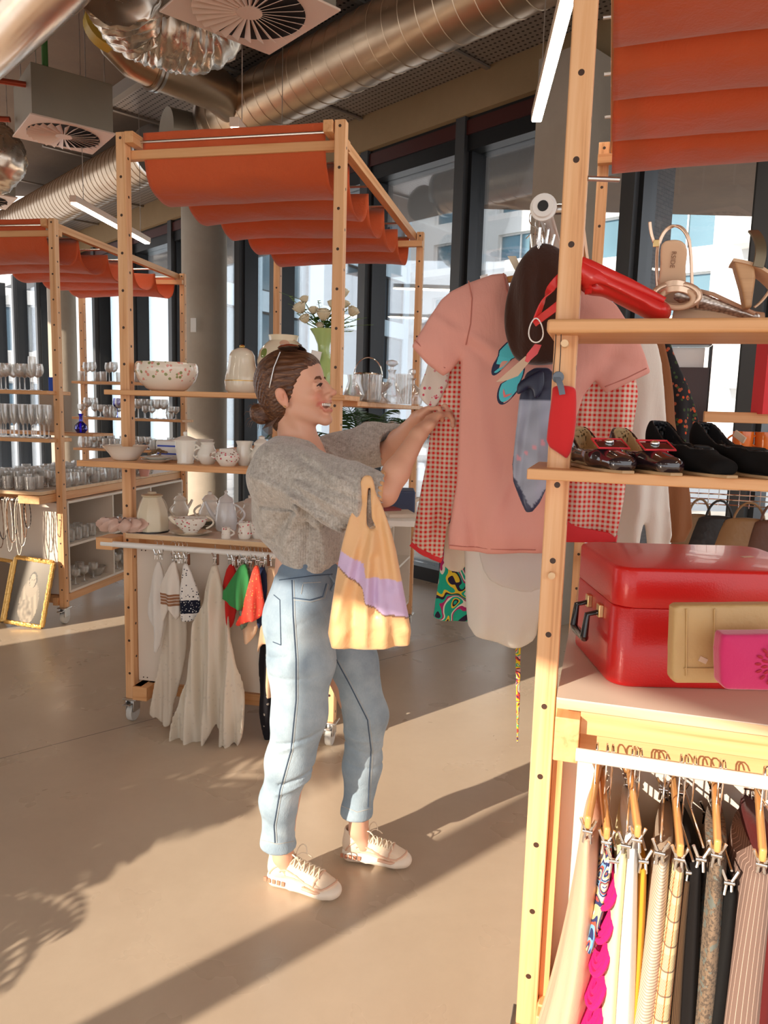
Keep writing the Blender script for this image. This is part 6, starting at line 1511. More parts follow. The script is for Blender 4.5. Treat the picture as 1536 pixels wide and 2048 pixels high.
# the red case, the tan clutch, the pink clutch
DZ = .925
RCASE = thing('red_case', 'large red vanity case with brass lock on the deck of the near rack', 'case', RC.w(.195, .215, DZ), RC.rz+math.radians(17))
Lc, Dc, Hc = .45, .335, .262; r_ = .045
def rr(x0, x1, y0, y1, r, n=8):
    out = []
    for cx, cy, a0 in ((x1-r, y1-r, 0), (x0+r, y1-r, 90), (x0+r, y0+r, 180), (x1-r, y0+r, 270)):
        for k in range(n+1): a = math.radians(a0+90*k/n); out.append((cx+r*math.cos(a), cy+r*math.sin(a)))
    return out
RCM = mat('red_leatherette', (.62, .012, .012), .30, bmp=(260, .25, .002), coat=.15)
pr_ = rr(-.085, Lc-.085, -.15, -.15+Dc, r_)
def stackr(mb, zs):
    rings = []
    for z, ins in zs: cx, cy = Lc/2-.085, Dc/2-.15; rings.append([Vector((cx+(x-cx)*(1-ins/Lc*2), cy+(y-cy)*(1-ins/Dc*2), z)) for x, y in pr_])
    return mb.loft(rings)
stackr(MB(), [(0, .006), (.004, .001), (.01, 0), (.172, 0), (.175, .002)]).build('case_body', RCM, RCASE, angle=50)
stackr(MB(), [(.176, .002), (.179, 0), (Hc-.008, 0), (Hc-.002, .003), (Hc, .008)]).build('lid', RCM, RCASE, angle=50)
lk = MB().box((.215, -.153, .172), (.064, .012, .032)).build('lock', BRASS, RCASE, bevel=.003); MB().cyl((.215, -.1595, .172), (.215, -.160, .172), .0035, 10).build('keyhole', BLACK, lk, smooth=False)
hb = MB(); hb.tube([(-.088, -.055, .142), (-.118, -.055, .135), (-.122, -.055, .085), (-.118, -.045, .078), (-.120, .025, .078), (-.122, .035, .085), (-.118, .035, .135), (-.088, .035, .142)], [.006, .007, .009, .010, .010, .009, .007, .006], 10); hb.build('handle', BLACKG, RCASE)
for y in (-.055, .035): MB().box((-.090, y, .145), (.012, .022, .03)).build('handle_mount', BRASS, RCASE, bevel=.002)
MB().box((.27, .02, Hc+.0006), (.03, .012, .001), Matrix.Rotation(.3, 3, 'Z')).build('torn_sticker', KRAFT, RCASE)
TAN = mat('tan_leather', (.60, .38, .16), .5, bmp=(90, .3, .004), var=(4, .25)); 
tc_ = Plane(1440, 1280, 1.375, RC.rz+math.radians(17)); TC = thing('tan_clutch', 'tan leather clutch bag leaning on the red case', 'clutch bag', tc_.P(1440, 1358), tc_.rz)
cloth('clutch_body', tc_.poly([(1342, 1212), (1350, 1207), (1600, 1205), (1605, 1362), (1345, 1362), (1338, 1352), (1340, 1280)]), TAN, tc_.o, tc_.rz, .030, None, .004, .0045, parent=TC)
for pts in ([(1365, 1212), (1364, 1345)], [(1420, 1212), (1418, 1325)], [(1360, 1330), (1450, 1330)]):
    MB().tube([tc_.P(*p, -.0195) for p in pts], .0016, 6).build('stitched_ridge', TAN, TC, world=True)
MB().box(tc_.P(1397, 1313, -.020), (.016, .002, .010), Matrix.Rotation(tc_.rz, 3, 'Z') @ Matrix.Rotation(.4, 3, 'Y')).build('paper_sticker', KRAFT, TC, world=True)
pk = Plane(1500, 1320, 1.30, RC.rz+math.radians(14)); PKm = mat('magenta_felt', (.60, .008, .12), .7, sheen=.5, bmp=(150, .2, .003)); PC = thing('pink_clutch', 'magenta clutch with a flower motif in front of the tan one', 'clutch bag', pk.P(1500, 1372), pk.rz)
cloth('clutch_body', sm(pk.poly([(1436, 1264), (1600, 1262), (1604, 1376), (1445, 1373), (1434, 1362), (1432, 1300)]), 0), PKm, pk.o, pk.rz, .035, None, .008, .004, parent=PC)
fl_ = MB()
for k, (n, r0, r1) in enumerate(((16, .028, .040), (14, .017, .029), (10, .006, .016))):
    for i in range(n):
        a = 2*math.pi*i/n+k*.2; c_ = pk.l(1542, 1320); q = MB(); e = Vector((math.cos(a), 0, math.sin(a))); mid = (r0+r1)/2
        fl_.ell(Vector((c_[0]+e.x*mid, -.0262, c_[1]+e.z*mid)), ((r1-r0)/2, .0012, .0028), 8, 5, Matrix.Rotation(-a, 3, 'Y'))
fl_.build('flower_motif', mat('dark_red_petals', (.40, .0, .02), .6), PC, world=True, M4=Matrix.Translation(pk.o) @ Matrix.Rotation(pk.rz, 4, 'Z'))
MB().tube([pk.P(1440, 1268, -.012), pk.P(1444, 1318, -.014)], .0012, 6).build('zip_edge', CHROME, PC, world=True)
# ================================================================ RACK BEYOND, THROUGH THE SHELVES
FR_ = Rack((1.55, 3.15), RC.rz, 'far display shelf with orange mugs and leather bags, seen through the near rack')
FR_.root.name = 'far_shelf'
def fx(px, y=0, z=1): return (FR_.M.inverted() @ FR_.at(px, y, z)).x
xa = fx(1388)
for x in (xa+.42, xa+1.0):
    for y in (0, .4): FR_.part('post', MB().bx((x, y, 0), (x+.045, y+.045, 1.56)), WV, bevel=.003)
FR_.part('rail', MB().bx((xa, -.01, 1.495), (xa+1.1, .03, 1.54)), WX, bevel=.002)
FR_.part('shelf', MB().bx((xa, -.02, 1.365), (xa+1.1, .4, 1.385)), WHITEP, smooth=False)
bk_ = MB()
for k in range(4): bk_.tube([(xa-.05, -.03, 1.15+.022*k), (xa+1.1, -.03, 1.15+.022*k)], .003, 6)
for k in range(28): bk_.tube([(xa-.04+k*.04, -.031, 1.14), (xa-.04+k*.04, -.031, 1.235)], .0018, 6)
FR_.part('wire_basket', bk_, CHROME)
OR = glaze('orange_glaze', (.70, .16, .02))
for i, px in enumerate((1484, 1528, 1560)):
    r = thing('orange_mug', ['orange mug left of its mates on the far shelf', 'orange mug cut by the right edge of the picture', 'orange mug hidden past the right edge'][i], 'mug', FR_.at(px, .03, 1.385), 0); MB().lathe(hollow([(.034, 0), (.040, .01), (.042, .075)], .003), 24).build('body', OR, r); handle(MB(), (0, 0, 0), -.040, .015, .06, -.025, .0045).build('handle', OR, r)
for i, (px, w, c, lb) in enumerate(((1400, .11, (.22, .13, .06), 'grey brown leather bag'), (1440, .13, (.012, .010, .010), 'black leather bag'), (1500, .15, (.28, .15, .06), 'tan suede bag'), (1545, .10, (.12, .05, .03), 'dark brown bag'))):
    P = FR_.at(px, -.06-.02*i, 1.15); r = thing('handbag', lb+' hanging under the wire basket of the far shelf', 'handbag', P-Vector((0, 0, .25)), FR_.rz)
    F = Field(axis((-.15, .15, .006)), axis((-.06, .06, .006)), axis((-.02, .26, .006))); F.rcone((0, 0, .05), (0, 0, .19), (w, .038), (w*.62, .02), (0, 1, 0), k=.01)
    sdf_obj(F, 'bag_body', mat('bag_leather_%d' % i, c, .5, bmp=(12, .6, .02)), r); MB().tube(bez([(-w*.4, 0, .19), (-w*.3, 0, .30), (w*.3, 0, .30), (w*.4, 0, .19)], 10), .005, 8).build('strap', mat('bag_strap_%d' % i, c, .5), r)
dk = Plane(1380, 770, 3.6, RC.rz); DK = thing('wall_cabinet', 'dark brown framed case with a white label panel by the windows', 'cabinet', dk.P(1380, 845), dk.rz)
def pb(pl, x0, y0, x1, y1, t0, t1):
    a = pl.l(x0, y1); b2 = pl.l(x1, y0); return MB().bx((a[0], t0, a[1]), (b2[0], t1, b2[1]))
M_dk = Matrix.Translation(dk.o) @ Matrix.Rotation(dk.rz, 4, 'Z')
pb(dk, 1337, 735, 1420, 845, .0, .10).build('case_body', mat('dark_mahogany', (.045, .012, .008), .3), DK, world=True, M4=M_dk)
for q in ((1330, 677, 1425, 690), (1330, 690, 1342, 845), (1413, 690, 1425, 845)): pb(dk, *q, -.01, .12).build('frame', mat('mahogany_frame', (.07, .02, .012), .3), DK, world=True, M4=M_dk)
pb(dk, 1343, 694, 1412, 735, .03, .05).build('label_panel', WHITEPL, DK, world=True, M4=M_dk)
# red case edge at the far right
tag(pb(Plane(1535, 750, 3.1, RC.rz), 1524, 680, 1580, 828, 0, .1).build('red_cabinet', REDT, M4=Matrix.Translation(Plane(1535, 750, 3.1, RC.rz).o)), 'red cabinet edge at the right border of the picture', 'cabinet')
# ================================================================ THE WOMAN
def A_(v): return np.array(v, float)
yaw, tilt = math.radians(-12), math.radians(15)
fw = Vector((math.cos(yaw)*math.cos(tilt), math.sin(yaw)*math.cos(tilt), math.sin(tilt))); lf = Vector((-math.sin(yaw), math.cos(yaw), 0)); upH = fw.cross(lf)
HR = Matrix((fw, lf, upH)).transposed(); HC = UY(588, 790, 2.27); HS = 1.03
def H(f, l, u): return HC+HR @ Vector((f, l, u))*HS
def HA(f, l, u): return A_(H(f, l, u))
HRn = A_([list(r) for r in HR])
WO = thing('person', 'smiling woman in grey sweater and light blue jeans reaching for the clothes', 'person', (-.12, 2.24, 0), 0)
q = lambda px, py, Y: A_(UY(px, py, Y))
def hell(F, c, rad, k=.01, op='add', R=None): F.ell(HA(*c), [x*HS for x in rad], HRn if R is None else R, k, op)
def hcone(F, a, b, r1, r2, k=.01, op='add'): F.cone(HA(*a), HA(*b), r1*HS, r2*HS, k, op)
hx = HC.x; hz = HC.z
elR, wrR = q(768, 985, 2.03), q(838, 868, 2.10); elL, wrL = q(780, 905, 2.40), q(836, 836, 2.24)
shR, shL = q(560, 925, 2.14), q(625, 905, 2.44)
anR, anL = q(566, 1712, 2.20), q(717, 1660, 2.345)
xs = axis((-.52, hx-.13, .008), (hx-.13, hx+.17, .0026), (hx+.17, .06, .006), (.06, .24, .0032)); ys = axis((1.96, 2.08, .004), (2.08, 2.46, .0036), (2.46, 2.58, .008))
zs = axis((.05, .30, .005), (.30, 1.2, .012), (1.2, hz-.16, .005), (hz-.16, hz+.16, .0026), (hz+.16, 1.80, .006))
F = Field(xs, ys, zs)
# head
hell(F, (-.006, 0, .040), (.090, .073, .086), .0)
hell(F, (.030, 0, -.015), (.060, .054, .080), .03)
hcone(F, (-.002, -.042, -.045), (.072, -.009, -.092), .016, .012, .022); hcone(F, (-.002, .042, -.045), (.072, .009, -.092), .016, .012, .022)
hell(F, (.082, 0, -.092), (.013, .015, .012), .014)
hell(F, (.060, 0, .052), (.034, .058, .045), .03)                                   # forehead
for s_ in (-1, 1):
    hell(F, (.062, s_*.034, -.024), (.022, .018, .017), .018)                     # cheeks lifted by the smile
    hell(F, (.074, s_*.026, .026), (.012, .022, .008), .012)                      # brow
    hell(F, (.097, s_*.030, .006), (.017, .019, .013), .014, 'sub')               # eye socket
hcone(F, (.088, 0, .026), (.1150, 0, -.021), .0065, .0088, .010)                     # nose
hell(F, (.090, 0, -.006), (.020, .011, .030), .010)
hell(F, (.1175, 0, -.022), (.0095, .0092, .0082), .006)
for s_ in (-1, 1): hell(F, (.104, s_*.0105, -.026), (.009, .0065, .0065), .005); hell(F, (.108, s_*.0055, -.0335), (.0045, .003, .003), .002, 'sub')
hell(F, (.091, 0, -.052), (.014, .026, .022), .016)                                 # muzzle
for s_ in (-1, 1):
    hcone(F, (.1005, 0, -.0435), (.091, s_*.019, -.0430), .0048, .0042, .003); hcone(F, (.091, s_*.019, -.0430), (.079, s_*.033, -.0440), .0042, .0022, .003)
    hcone(F, (.0970, 0, -.0690), (.088, s_*.018, -.0665), .0056, .0048, .003); hcone(F, (.088, s_*.018, -.0665), (.079, s_*.032, -.0480), .0048, .0022, .003)                              # upper lip
                               # lower lip
for s_ in (-1, 1): F.cone(HA(.103, s_*.0, -.0560), HA(.091, s_*.020, -.0535), .0078*HS, .0070, .002, 'sub'); F.cone(HA(.091, s_*.020, -.0535), HA(.083, s_*.034, -.0450), .0070*HS, .0020, .002, 'sub'); F.cone(HA(.091, s_*.033, -.036), HA(.080, s_*.036, -.058), .003, .0015, .006, 'sub')
for s_ in (-1, 1): hell(F, (.079, s_*.030, .005), (.0135, .0135, .0125), .004)     # lids over the eyeball
for s_ in (-1, 1): hell(F, (.085, s_*.031, -.0065), (.0095, .015, .0055), .004); F.cone(HA(.091, s_*.019, .0115), HA(.084, s_*.043, .0105), .0045, .004, .004)
# ears
for s_ in (-1, 1):
    tR = Matrix.Rotation(-.25, 3, 'Y'); hell(F, (-.012, s_*.076, -.004), (.017, .0075, .029), .006, R=HRn @ A_([list(r) for r in tR]))
    hell(F, (-.010, s_*.085, .000), (.0095, .0075, .018), .003, 'sub'); hell(F, (-.001, s_*.080, -.004), (.004, .004, .006), .003); hell(F, (-.006, s_*.074, -.030), (.009, .006, .009), .005)
# neck, shoulders, chest
nb = q(596, 900, 2.29)
F.rcone(HA(-.028, 0, -.055), nb, (.045, .047), (.050, .050), (1, 0, 0), .008); F.cone(HA(-.01, -.036, -.06), q(640, 915, 2.25), .012, .009, .02); F.cone(HA(.012, 0, -.085), q(622, 895, 2.27), .028, .030, .015)
F.rcone(q(600, 925, 2.30), q(614, 1140, 2.28), (.135, .085), (.115, .085), (1, 0, 0), .03)
F.rcone(q(614, 1140, 2.28), q(605, 1230, 2.27), (.125, .085), (.155, .10), (1, 0, 0), .05)
F.cone(shR+A_((0, 0, -.045)), q(594, 915, 2.29), .038, .042, .03); F.cone(shL+A_((0, 0, -.045)), q(600, 915, 2.29), .038, .042, .03)
F.cone(q(655, 945, 2.25), q(600, 935, 2.30), .040, .055, .03)                          # collarbones and upper chest
for a, b2, r1, r2 in ((shR+A_((0, 0, -.045)), elR, .040, .037), (shL+A_((0, 0, -.045)), elL, .040, .036)): F.cone(a, b2, r1, r2, .02)
for el, wr, tw in ((elR, wrR, (0, -.3, 1)), (elL, wrL, (0, -.3, 1))):
    mid = el+(wr-el)*.35; F.cone(el, mid, .038, .036, .015); F.rcone(mid, wr, (.035, .036), (.025, .019), tw, .015)
# hands: palm, thumb and four bent fingers each, closing on the heart-print sleeve
def hand(F, wr, d, nrm, sc=1.0, curls=(1, 1.05, 1.1, 1.2), thumb_out=.6, side=1):
    d = A_(d); d = d/np.linalg.norm(d); n = A_(nrm); n = n-d*(n@d); n = n/np.linalg.norm(n); w = np.cross(n, d)*side     # w: towards the thumb
    F.rcone(wr, wr+d*.030*sc, (.021*sc, .024*sc), (.017*sc, .034*sc), w, .012)
    F.rcone(wr+d*.028*sc, wr+d*.078*sc, (.0145*sc, .034*sc), (.0125*sc, .038*sc), w, .012)
    lens = ((.040, .026, .020), (.044, .029, .021), (.041, .027, .020), (.033, .021, .018)); tips = []
    for i in range(4):
        b_ = wr+(d*(.082-.003*abs(i-1))+w*(.0275-.0185*i))*sc; p = b_; ang = 0; r = (.0092, .0092, .0088, .0078)[i]*sc
        for j in range(3):
            ang += (.45, .95, .65)[j]*curls[i]; dd = d*math.cos(ang)+n*math.sin(ang)+w*(.05-.035*i); p2 = p+dd*lens[i][j]*sc
            F.cone(p, p2, r*(1-.06*j), r*(1-.06*(j+1)), .004); p = p2
        tips.append(p)
    b_ = wr+(d*.022+w*.022+n*.006)*sc; p1 = b_+(d*.030+w*.026+n*.014)*sc; p2 = p1+(d*.032+w*.004+n*.020)*sc; p3 = p2+(d*.022-w*.010+n*.012)*sc
    F.cone(b_, p1, .0155*sc, .0115*sc, .010); F.cone(p1, p2, .0108*sc, .0095*sc, .005); F.cone(p2, p3, .0095*sc, .0078*sc, .004)
    return tips
hand(F, wrR, (wrR-elR)*1.0+A_((.03, .06, -.02)), (.75, .45, -.35), 1.0, side=-1)
hand(F, wrL, (wrL-elL)*.6+A_((.08, -.03, .03)), (.55, -.2, -.75), .98, curls=(.8, .95, 1.0, 1.1), side=-1)
# legs down to the ankles and feet
hipR, hipL = q(603, 1220, 2.19), q(640, 1215, 2.35); knR, knL = q(597, 1450, 2.17), q(728, 1440, 2.33)
for hp_, kn, an in ((hipR, knR, anR), (hipL, knL, anL)):
    F.cone(hp_, kn, .075, .052, .03); F.cone(kn, an+A_((0, 0, .10)), .048, .036, .02); F.cone(an+A_((0, 0, .10)), an, .036, .033, .01); F.cone(an, an+A_((.02, -.01, -.05)), .030, .022, .01)
def skincol(P):
    L = (P-A_(HC)) @ A_([list(r) for r in HR])/HS; c = np.tile(np.array([.74, .40, .27]), (len(P), 1))
    def blob(cc, rad, col, p=2.0, k=1.0):
        d = np.sqrt((((L-A_(cc))/A_(rad))**2).sum(1)); w = np.clip(1.35-d, 0, 1)[:, None]**p*k; c[:] = c*(1-w)+A_(col)*w
    for s_ in (-1, 1):
        blob((.085, s_*.04, -.028), (.03, .026, .022), (.78, .27, .18), 1.5, .6); blob((.0, s_*.08, 0), (.03, .02, .035), (.72, .26, .17), 1, .5)
    blob((.118, 0, -.022), (.016, .014, .012), (.76, .28, .20), 1, .4)
    for s_ in (-1, 1):
        for t in (0, .5, 1, 1.5, 2):
            x_ = .1005-.0095*min(t, 1)-.012*max(0, t-1); y_ = .019*min(t, 1)+.014*max(0, t-1)
            blob((x_, s_*y_, -.0432), (.008, .0075, .0042), (.60, .14, .11), .6, .7); blob((x_-.003, s_*y_, -.069+.0025*min(t, 1)+.018*max(0, t-1)), (.008, .0075, .0050), (.64, .15, .12), .6, .7)
    blob((.094, 0, -.0565), (.014, .028, .0052), (.22, .05, .04), .6, .8)
    return c
SK, nt, b_ = newmat('skin'); a_ = nd(nt, 'ShaderNodeVertexColor'); a_.layer_name = 'Col'; nt.links.new(a_.outputs[0], b_.inputs['Base Color']); b_.inputs['Roughness'].default_value = .48
b_.inputs['Subsurface Weight'].default_value = .15; b_.inputs['Subsurface Radius'].default_value = (.02, .008, .004); b_.inputs['Subsurface Scale'].default_value = .3; bump(nt, b_, nz(nt, coords(nt), 500, 2), .05, .001)
sdf_obj(F, 'body', SK, WO, color=skincol, world=True, smooth_it=2); del F
# eyes, brows, lashes, teeth
EW = mat('eye_white', (.80, .74, .70), .15); IR = mat('iris_brown', (.05, .025, .015), .1)
for s_ in (-1, 1):
    e_ = MB().ell(H(.0800, s_*.030, .0035), (.0122,)*3, 14, 9).build('eye', EW, WO, world=True)
    MB().ell(H(.0868, s_*.0305, .0040), (.0068,)*3, 12, 7).build('iris', IR, e_, world=True)
    MB().tube([H(.0895, s_*.017, .0035), H(.0965, s_*.025, .0085), H(.0955, s_*.034, .0085), H(.086, s_*.044, .003)], [.0012, .0026, .0026, .0012], 6).build('lashes', mat('lash', (.03, .012, .008), .7), e_, world=True)
    MB().tube([H(.0945, s_*.014, .0225), H(.0945, s_*.024, .0275), H(.088, s_*.037, .0275), H(.076, s_*.049, .021)], [.0022, .0042, .0038, .0014], 8).build('eyebrow', mat('brow_hair', (.13, .05, .025), .8), WO, world=True)
tm_ = MB(); 
for i in range(9):
    a = (i-4)*.26; tm_.ell(H(.0725+.0240*math.cos(a), .0275*math.sin(a), -.0525+.0010*abs(i-4)), (.0034, .0037, .0056), 8, 5, HR)
tm_.build('teeth', mat('teeth', (.86, .82, .74), .2), WO, world=True)
MB().ell(H(-.006, -.0865, -.034), (.0028,)*3, 8, 5).build('earring', BRASS, WO, world=True)
# hair, pulled back over the ears into a low bun
F = Field(axis((hx-.22, hx+.14, .003)), axis((HC.y-.12, HC.y+.12, .0035)), axis((hz-.14, hz+.18, .003)))
hell(F, (-.010, 0, .047), (.098, .0815, .089), 0); hell(F, (-.030, 0, .01), (.074, .072, .082), .02)
hell(F, (.050, 0, .066), (.046, .066, .042), .015)
# cut off the face side along the hairline
nH = (HR @ Vector((.68, 0, -.733))); c0 = H(.094, 0, .064)
def cutf(X, Y, Z): return -(((X-c0.x)*nH.x+(Y-c0.y)*nH.y+(Z-c0.z)*nH.z))
F.apply(cutf, A_(HC)-.3, A_(HC)+.3, .008, 'sub')
hell(F, (.072, 0, -.002), (.060, .10, .052), .012, 'sub')
for s_ in (-1, 1): hell(F, (-.006, s_*.088, -.010), (.026, .022, .032), .010, 'sub')
hcone(F, (-.050, 0, -.040), (-.056, 0, -.068), .044, .030, .03)
bun = UY(519, 828, 2.27); bl = (Vector(bun)-HC)
F.cone(HA(-.075, 0, -.03), A_(bun), .030, .016, .02); F.ell(A_(bun), (.029, .028, .027), None, .012); F.ell(A_(bun)+A_((-.012, 0, .012)), (.016, .02, .014), None, .008); F.ell(A_(bun)+A_((.008, -.006, -.018)), (.018, .018, .013), None, .008)
def strands(X, Y, Z):
    x, y, z = X-HC.x, Y-HC.y, Z-HC.z; u = x*upH.x+y*upH.y+z*upH.z; l = x*lf.x+y*lf.y; f = x*fw.x+y*fw.y+z*fw.z
    th = np.arctan2(u+.02-.35*f, np.abs(l)+.0001); return .0013*np.sin(th*46+3*np.sin(f*30))+.0008*np.sin(th*97+f*60)
F.warp(strands)
HM, nt, b_ = newmat('brown_hair'); co = coords(nt); R_ = nd(nt, 'ShaderNodeMapping'); R_.inputs['Rotation'].default_value = (0, math.radians(25), 0); R_.inputs['Scale'].default_value = (14, 160, 190); nt.links.new(co, R_.inputs[0])
v = nz(nt, R_.outputs[0], 1, 4, .65, .3); nt.links.new(ramp(nt, v, [(.32, (.040, .013, .007)), (.56, (.12, .045, .018)), (.74, (.30, .14, .055))]), b_.inputs['Base Color']); b_.inputs['Roughness'].default_value = .42; bump(nt, b_, v, .5, .003)
sdf_obj(F, 'hair', HM, WO, world=True, smooth_it=1)
ws = MB(); rr_ = random.Random(5)
for i in range(26):
    a = rr_.uniform(0, 6.28); c_ = Vector(bun); d = Vector((math.cos(a), rr_.uniform(-.5, .5), math.sin(a))).normalized(); p = c_+d*.022
    ws.tube([p, p+d*.014+Vector((-.004, 0, 0)), p+d*.020+Vector((-.006, rr_.uniform(-.01, .01), -.012))], [.0012, .0009, .0003], 5)
for i in range(14):
    p = H(-.04-.004*i, -.05+.004*i, -.05); ws.tube([p, p+Vector((-.02, -.004, -.03)), p+Vector((-.02+.002*i, 0, -.055))], [.0010, .0008, .0003], 5)
ws.build('loose_strands', HM, WO, world=True)
# sweater
KN, nt, b_ = newmat('grey_knit'); co = coords(nt); v = nz(nt, co, 60, 5, .7); v2 = nz(nt, coords(nt, scale=(1, 1, 1)), 190, 2, .6)
nt.links.new(ramp(nt, mth(nt, 'ADD', mth(nt, 'MULTIPLY', v, .6), mth(nt, 'MULTIPLY', v2, .4)), [(.3, (.27, .23, .195)), (.5, (.47, .43, .385)), (.7, (.66, .62, .57))]), b_.inputs['Base Color'])
b_.inputs['Roughness'].default_value = .95; b_.inputs['Sheen Weight'].default_value = .5; b_.inputs['Specular IOR Level'].default_value = .1
wv = nd(nt, 'ShaderNodeTexWave'); wv.bands_direction = 'X'; wv.inputs['Scale'].default_value = 46; wv.inputs['Distortion'].default_value = 2.5; wv.inputs['Detail'].default_value = 1; nt.links.new(co, wv.inputs['Vector'])
bump(nt, b_, mth(nt, 'ADD', mth(nt, 'MULTIPLY', wv.outputs[1], .5), mth(nt, 'MULTIPLY', v2, 1.5)), .4, .005)
F = Field(axis((-.46, .16, .0045)), axis((1.88, 2.58, .006)), axis((.88, 1.50, .0045)))
F.rcone(q(600, 955, 2.29), q(622, 1130, 2.28), (.155, .128), (.150, .098), (1, 0, 0), 0)
F.ell(q(574, 922, 2.28), (.085, .165, .075), None, .05); F.cone(q(560, 930, 2.15), q(690, 962, 2.07), .062, .050, .04); F.ell(q(560, 1010, 2.28), (.085, .15, .13), None, .04)
F.rcone(q(560, 960, 2.16), q(690, 985, 2.06), (.10, .085), (.085, .075), (0, 0, 1), .05)
F.rcone(q(640, 1000, 2.08), q(712, 1000, 2.02), (.085, .078), (.070, .080), (0, 0, 1), .04)
F.rcone(q(690, 985, 2.03), q(752, 985, 2.02), (.072, .068), (.062, .060), (0, 0, 1), .02)
F.rcone(q(630, 925, 2.42), q(740, 890, 2.42), (.085, .075), (.075, .070), (0, 0, 1), .04); F.rcone(q(740, 890, 2.42), q(800, 888, 2.41), (.070, .066), (.058, .066), (0, 0, 1), .02)
# neckline: open V at the front, wide at the back
F.cone(q(596, 884, 2.28), q(600, 830, 2.28), .056, .085, .012, 'sub'); F.cone(q(640, 895, 2.27), q(690, 935, 2.26), .050, .014, .012, 'sub'); F.cone(q(660, 880, 2.26), q(680, 900, 2.27), .045, .03, .015, 'sub')
F.cone(q(596, 1020, 2.03), q(650, 1072, 2.03), .012, .022, .02, 'sub'); F.cone(q(650, 1072, 2.03), q(706, 1078, 2.03), .022, .03, .02, 'sub')
# hem mouth and cuffs
F.apply(lambda X, Y, Z: Z-(UY(600, 1165, 2.25).z+(X-UY(545, 1165, 2.25).x)*.34-.0*Y)+0*Y, (-.6, 1.9, .8), (.3, 2.6, 1.2), .006, 'sub')
F.cone(elR+(wrR-elR)*.02, elR+(wrR-elR)*.6, .046, .060, .006, 'sub'); F.cone(q(755, 985, 2.02), q(800, 985, 2.02), .050, .058, .006, 'sub')
F.cone(elL+(wrL-elL)*.0, elL+(wrL-elL)*.8, .046, .058, .006, 'sub')
FOLDS = [((505, 950), (600, 985), .010, .010), ((590, 985), (690, 1055), .006, .012), ((600, 975), (700, 1035), .006, -.010), ((600, 960), (705, 1015), .006, .010), ((610, 950), (720, 985), .006, -.008), ((600, 1000), (670, 1060), .006, -.010), ((520, 1015), (595, 1018), .004, -.012), ((600, 1010), (560, 1110), .010, .010), ((620, 1020), (610, 1130), .010, -.010), ((640, 1060), (650, 1130), .008, .010), ((590, 1020), (540, 1080), .008, -.010), ((724, 945), (716, 1040), .008, .012), ((735, 950), (730, 1030), .006, -.014), ((560, 895), (640, 930), .008, -.007), ((610, 905), (690, 950), .007, .008)]
def foldw(X, Y, Z):
    # picture-independent: the creases lie on the near side of the sweater, given by 3D end points
    r = 0
    for (a, b2, w, d) in FOLDS:
        p0, p1 = UY(a[0], a[1], 2.12), UY(b2[0], b2[1], 2.12); ex, ez = p1.x-p0.x, p1.z-p0.z; L = ex*ex+ez*ez
        t = np.clip(((X-p0.x)*ex+(Z-p0.z)*ez)/L, 0, 1); dd_ = (X-p0.x-t*ex)**2+(Z-p0.z-t*ez)**2
        r = r-np.exp(-dd_/(w*1.35)**2)*d*np.clip((2.30-Y)/.1, 0, 1)*1.0
    rib = .0016*np.sin((X*.35+Z*.94)*2*np.pi/.0135+2*np.sin(X*12))*np.clip((2.4-Y)/.05, 0, 1)*np.clip((X+.30)/.12, 0, 1)
    return r+rib+.003*np.sin(X*34+Z*21)*np.sin(Z*29+Y*17)
F.warp(foldw)
sdf_obj(F, 'sweater', KN, WO, world=True, smooth_it=1)
# jeans
JM, nt, b_ = newmat('light_denim'); co = coords(nt); v = nz(nt, co, 6, 4, .6); s_ = sep(nt, co); tw = nz(nt, coords(nt, scale=(500, 500, 120), rot=(.0, .6, 0)), 1, 2)
c = ramp(nt, v, [(.34, (.25, .33, .40)), (.55, (.40, .49, .55)), (.7, (.55, .63, .67))]); c = mix(nt, mth(nt, 'MULTIPLY', tw, .35), c, (.15, .22, .31))
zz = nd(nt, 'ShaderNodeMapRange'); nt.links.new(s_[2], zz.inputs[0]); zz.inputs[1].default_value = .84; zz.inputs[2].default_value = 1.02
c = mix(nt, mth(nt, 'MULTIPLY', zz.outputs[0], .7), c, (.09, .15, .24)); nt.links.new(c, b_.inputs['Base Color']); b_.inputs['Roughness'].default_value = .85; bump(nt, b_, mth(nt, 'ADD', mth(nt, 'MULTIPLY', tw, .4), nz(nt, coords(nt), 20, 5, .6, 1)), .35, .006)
F = Field(axis((-.50, .14, .0045)), axis((2.00, 2.56, .006)), axis((.12, 1.06, .005)))
F.rcone(q(614, 1140, 2.27), q(605, 1215, 2.27), (.145, .095), (.172, .103), (1, 0, 0), 0)
F.ell(q(592, 1235, 2.26), (.098, .165, .10), None, .04)
def leg(pts, k=.03):
    for (a, b2) in zip(pts, pts[1:]): F.rcone(q(*a[:3]), q(*b2[:3]), a[3], b2[3], (1, 0, 0), k)
leg([(604, 1225, 2.19, (.095, .100)), (603, 1320, 2.17, (.090, .098)), (598, 1430, 2.16, (.078, .080)), (580, 1520, 2.17, (.064, .070)), (558, 1600, 2.19, (.056, .055)), (556, 1690, 2.20, (.052, .050)), (556, 1750, 2.20, (.052, .050))])
leg([(650, 1225, 2.35, (.090, .090)), (703, 1320, 2.34, (.082, .080)), (732, 1430, 2.33, (.070, .068)), (725, 1530, 2.335, (.058, .060)), (713, 1624, 2.345, (.048, .047)), (710, 1690, 2.345, (.048, .047))])
F.cone(q(556, 1680, 2.20), q(556, 1760, 2.20), .044, .047, .003, 'sub'); F.cone(q(713, 1618, 2.345), q(711, 1700, 2.345), .040, .043, .003, 'sub')
F.apply(lambda X, Y, Z: Z-(UY(556, 1690, 2.2).z+0*X)+0*Y, (-.6, 1.9, 0), (-.22, 2.7, .3), .003, 'sub', .001)
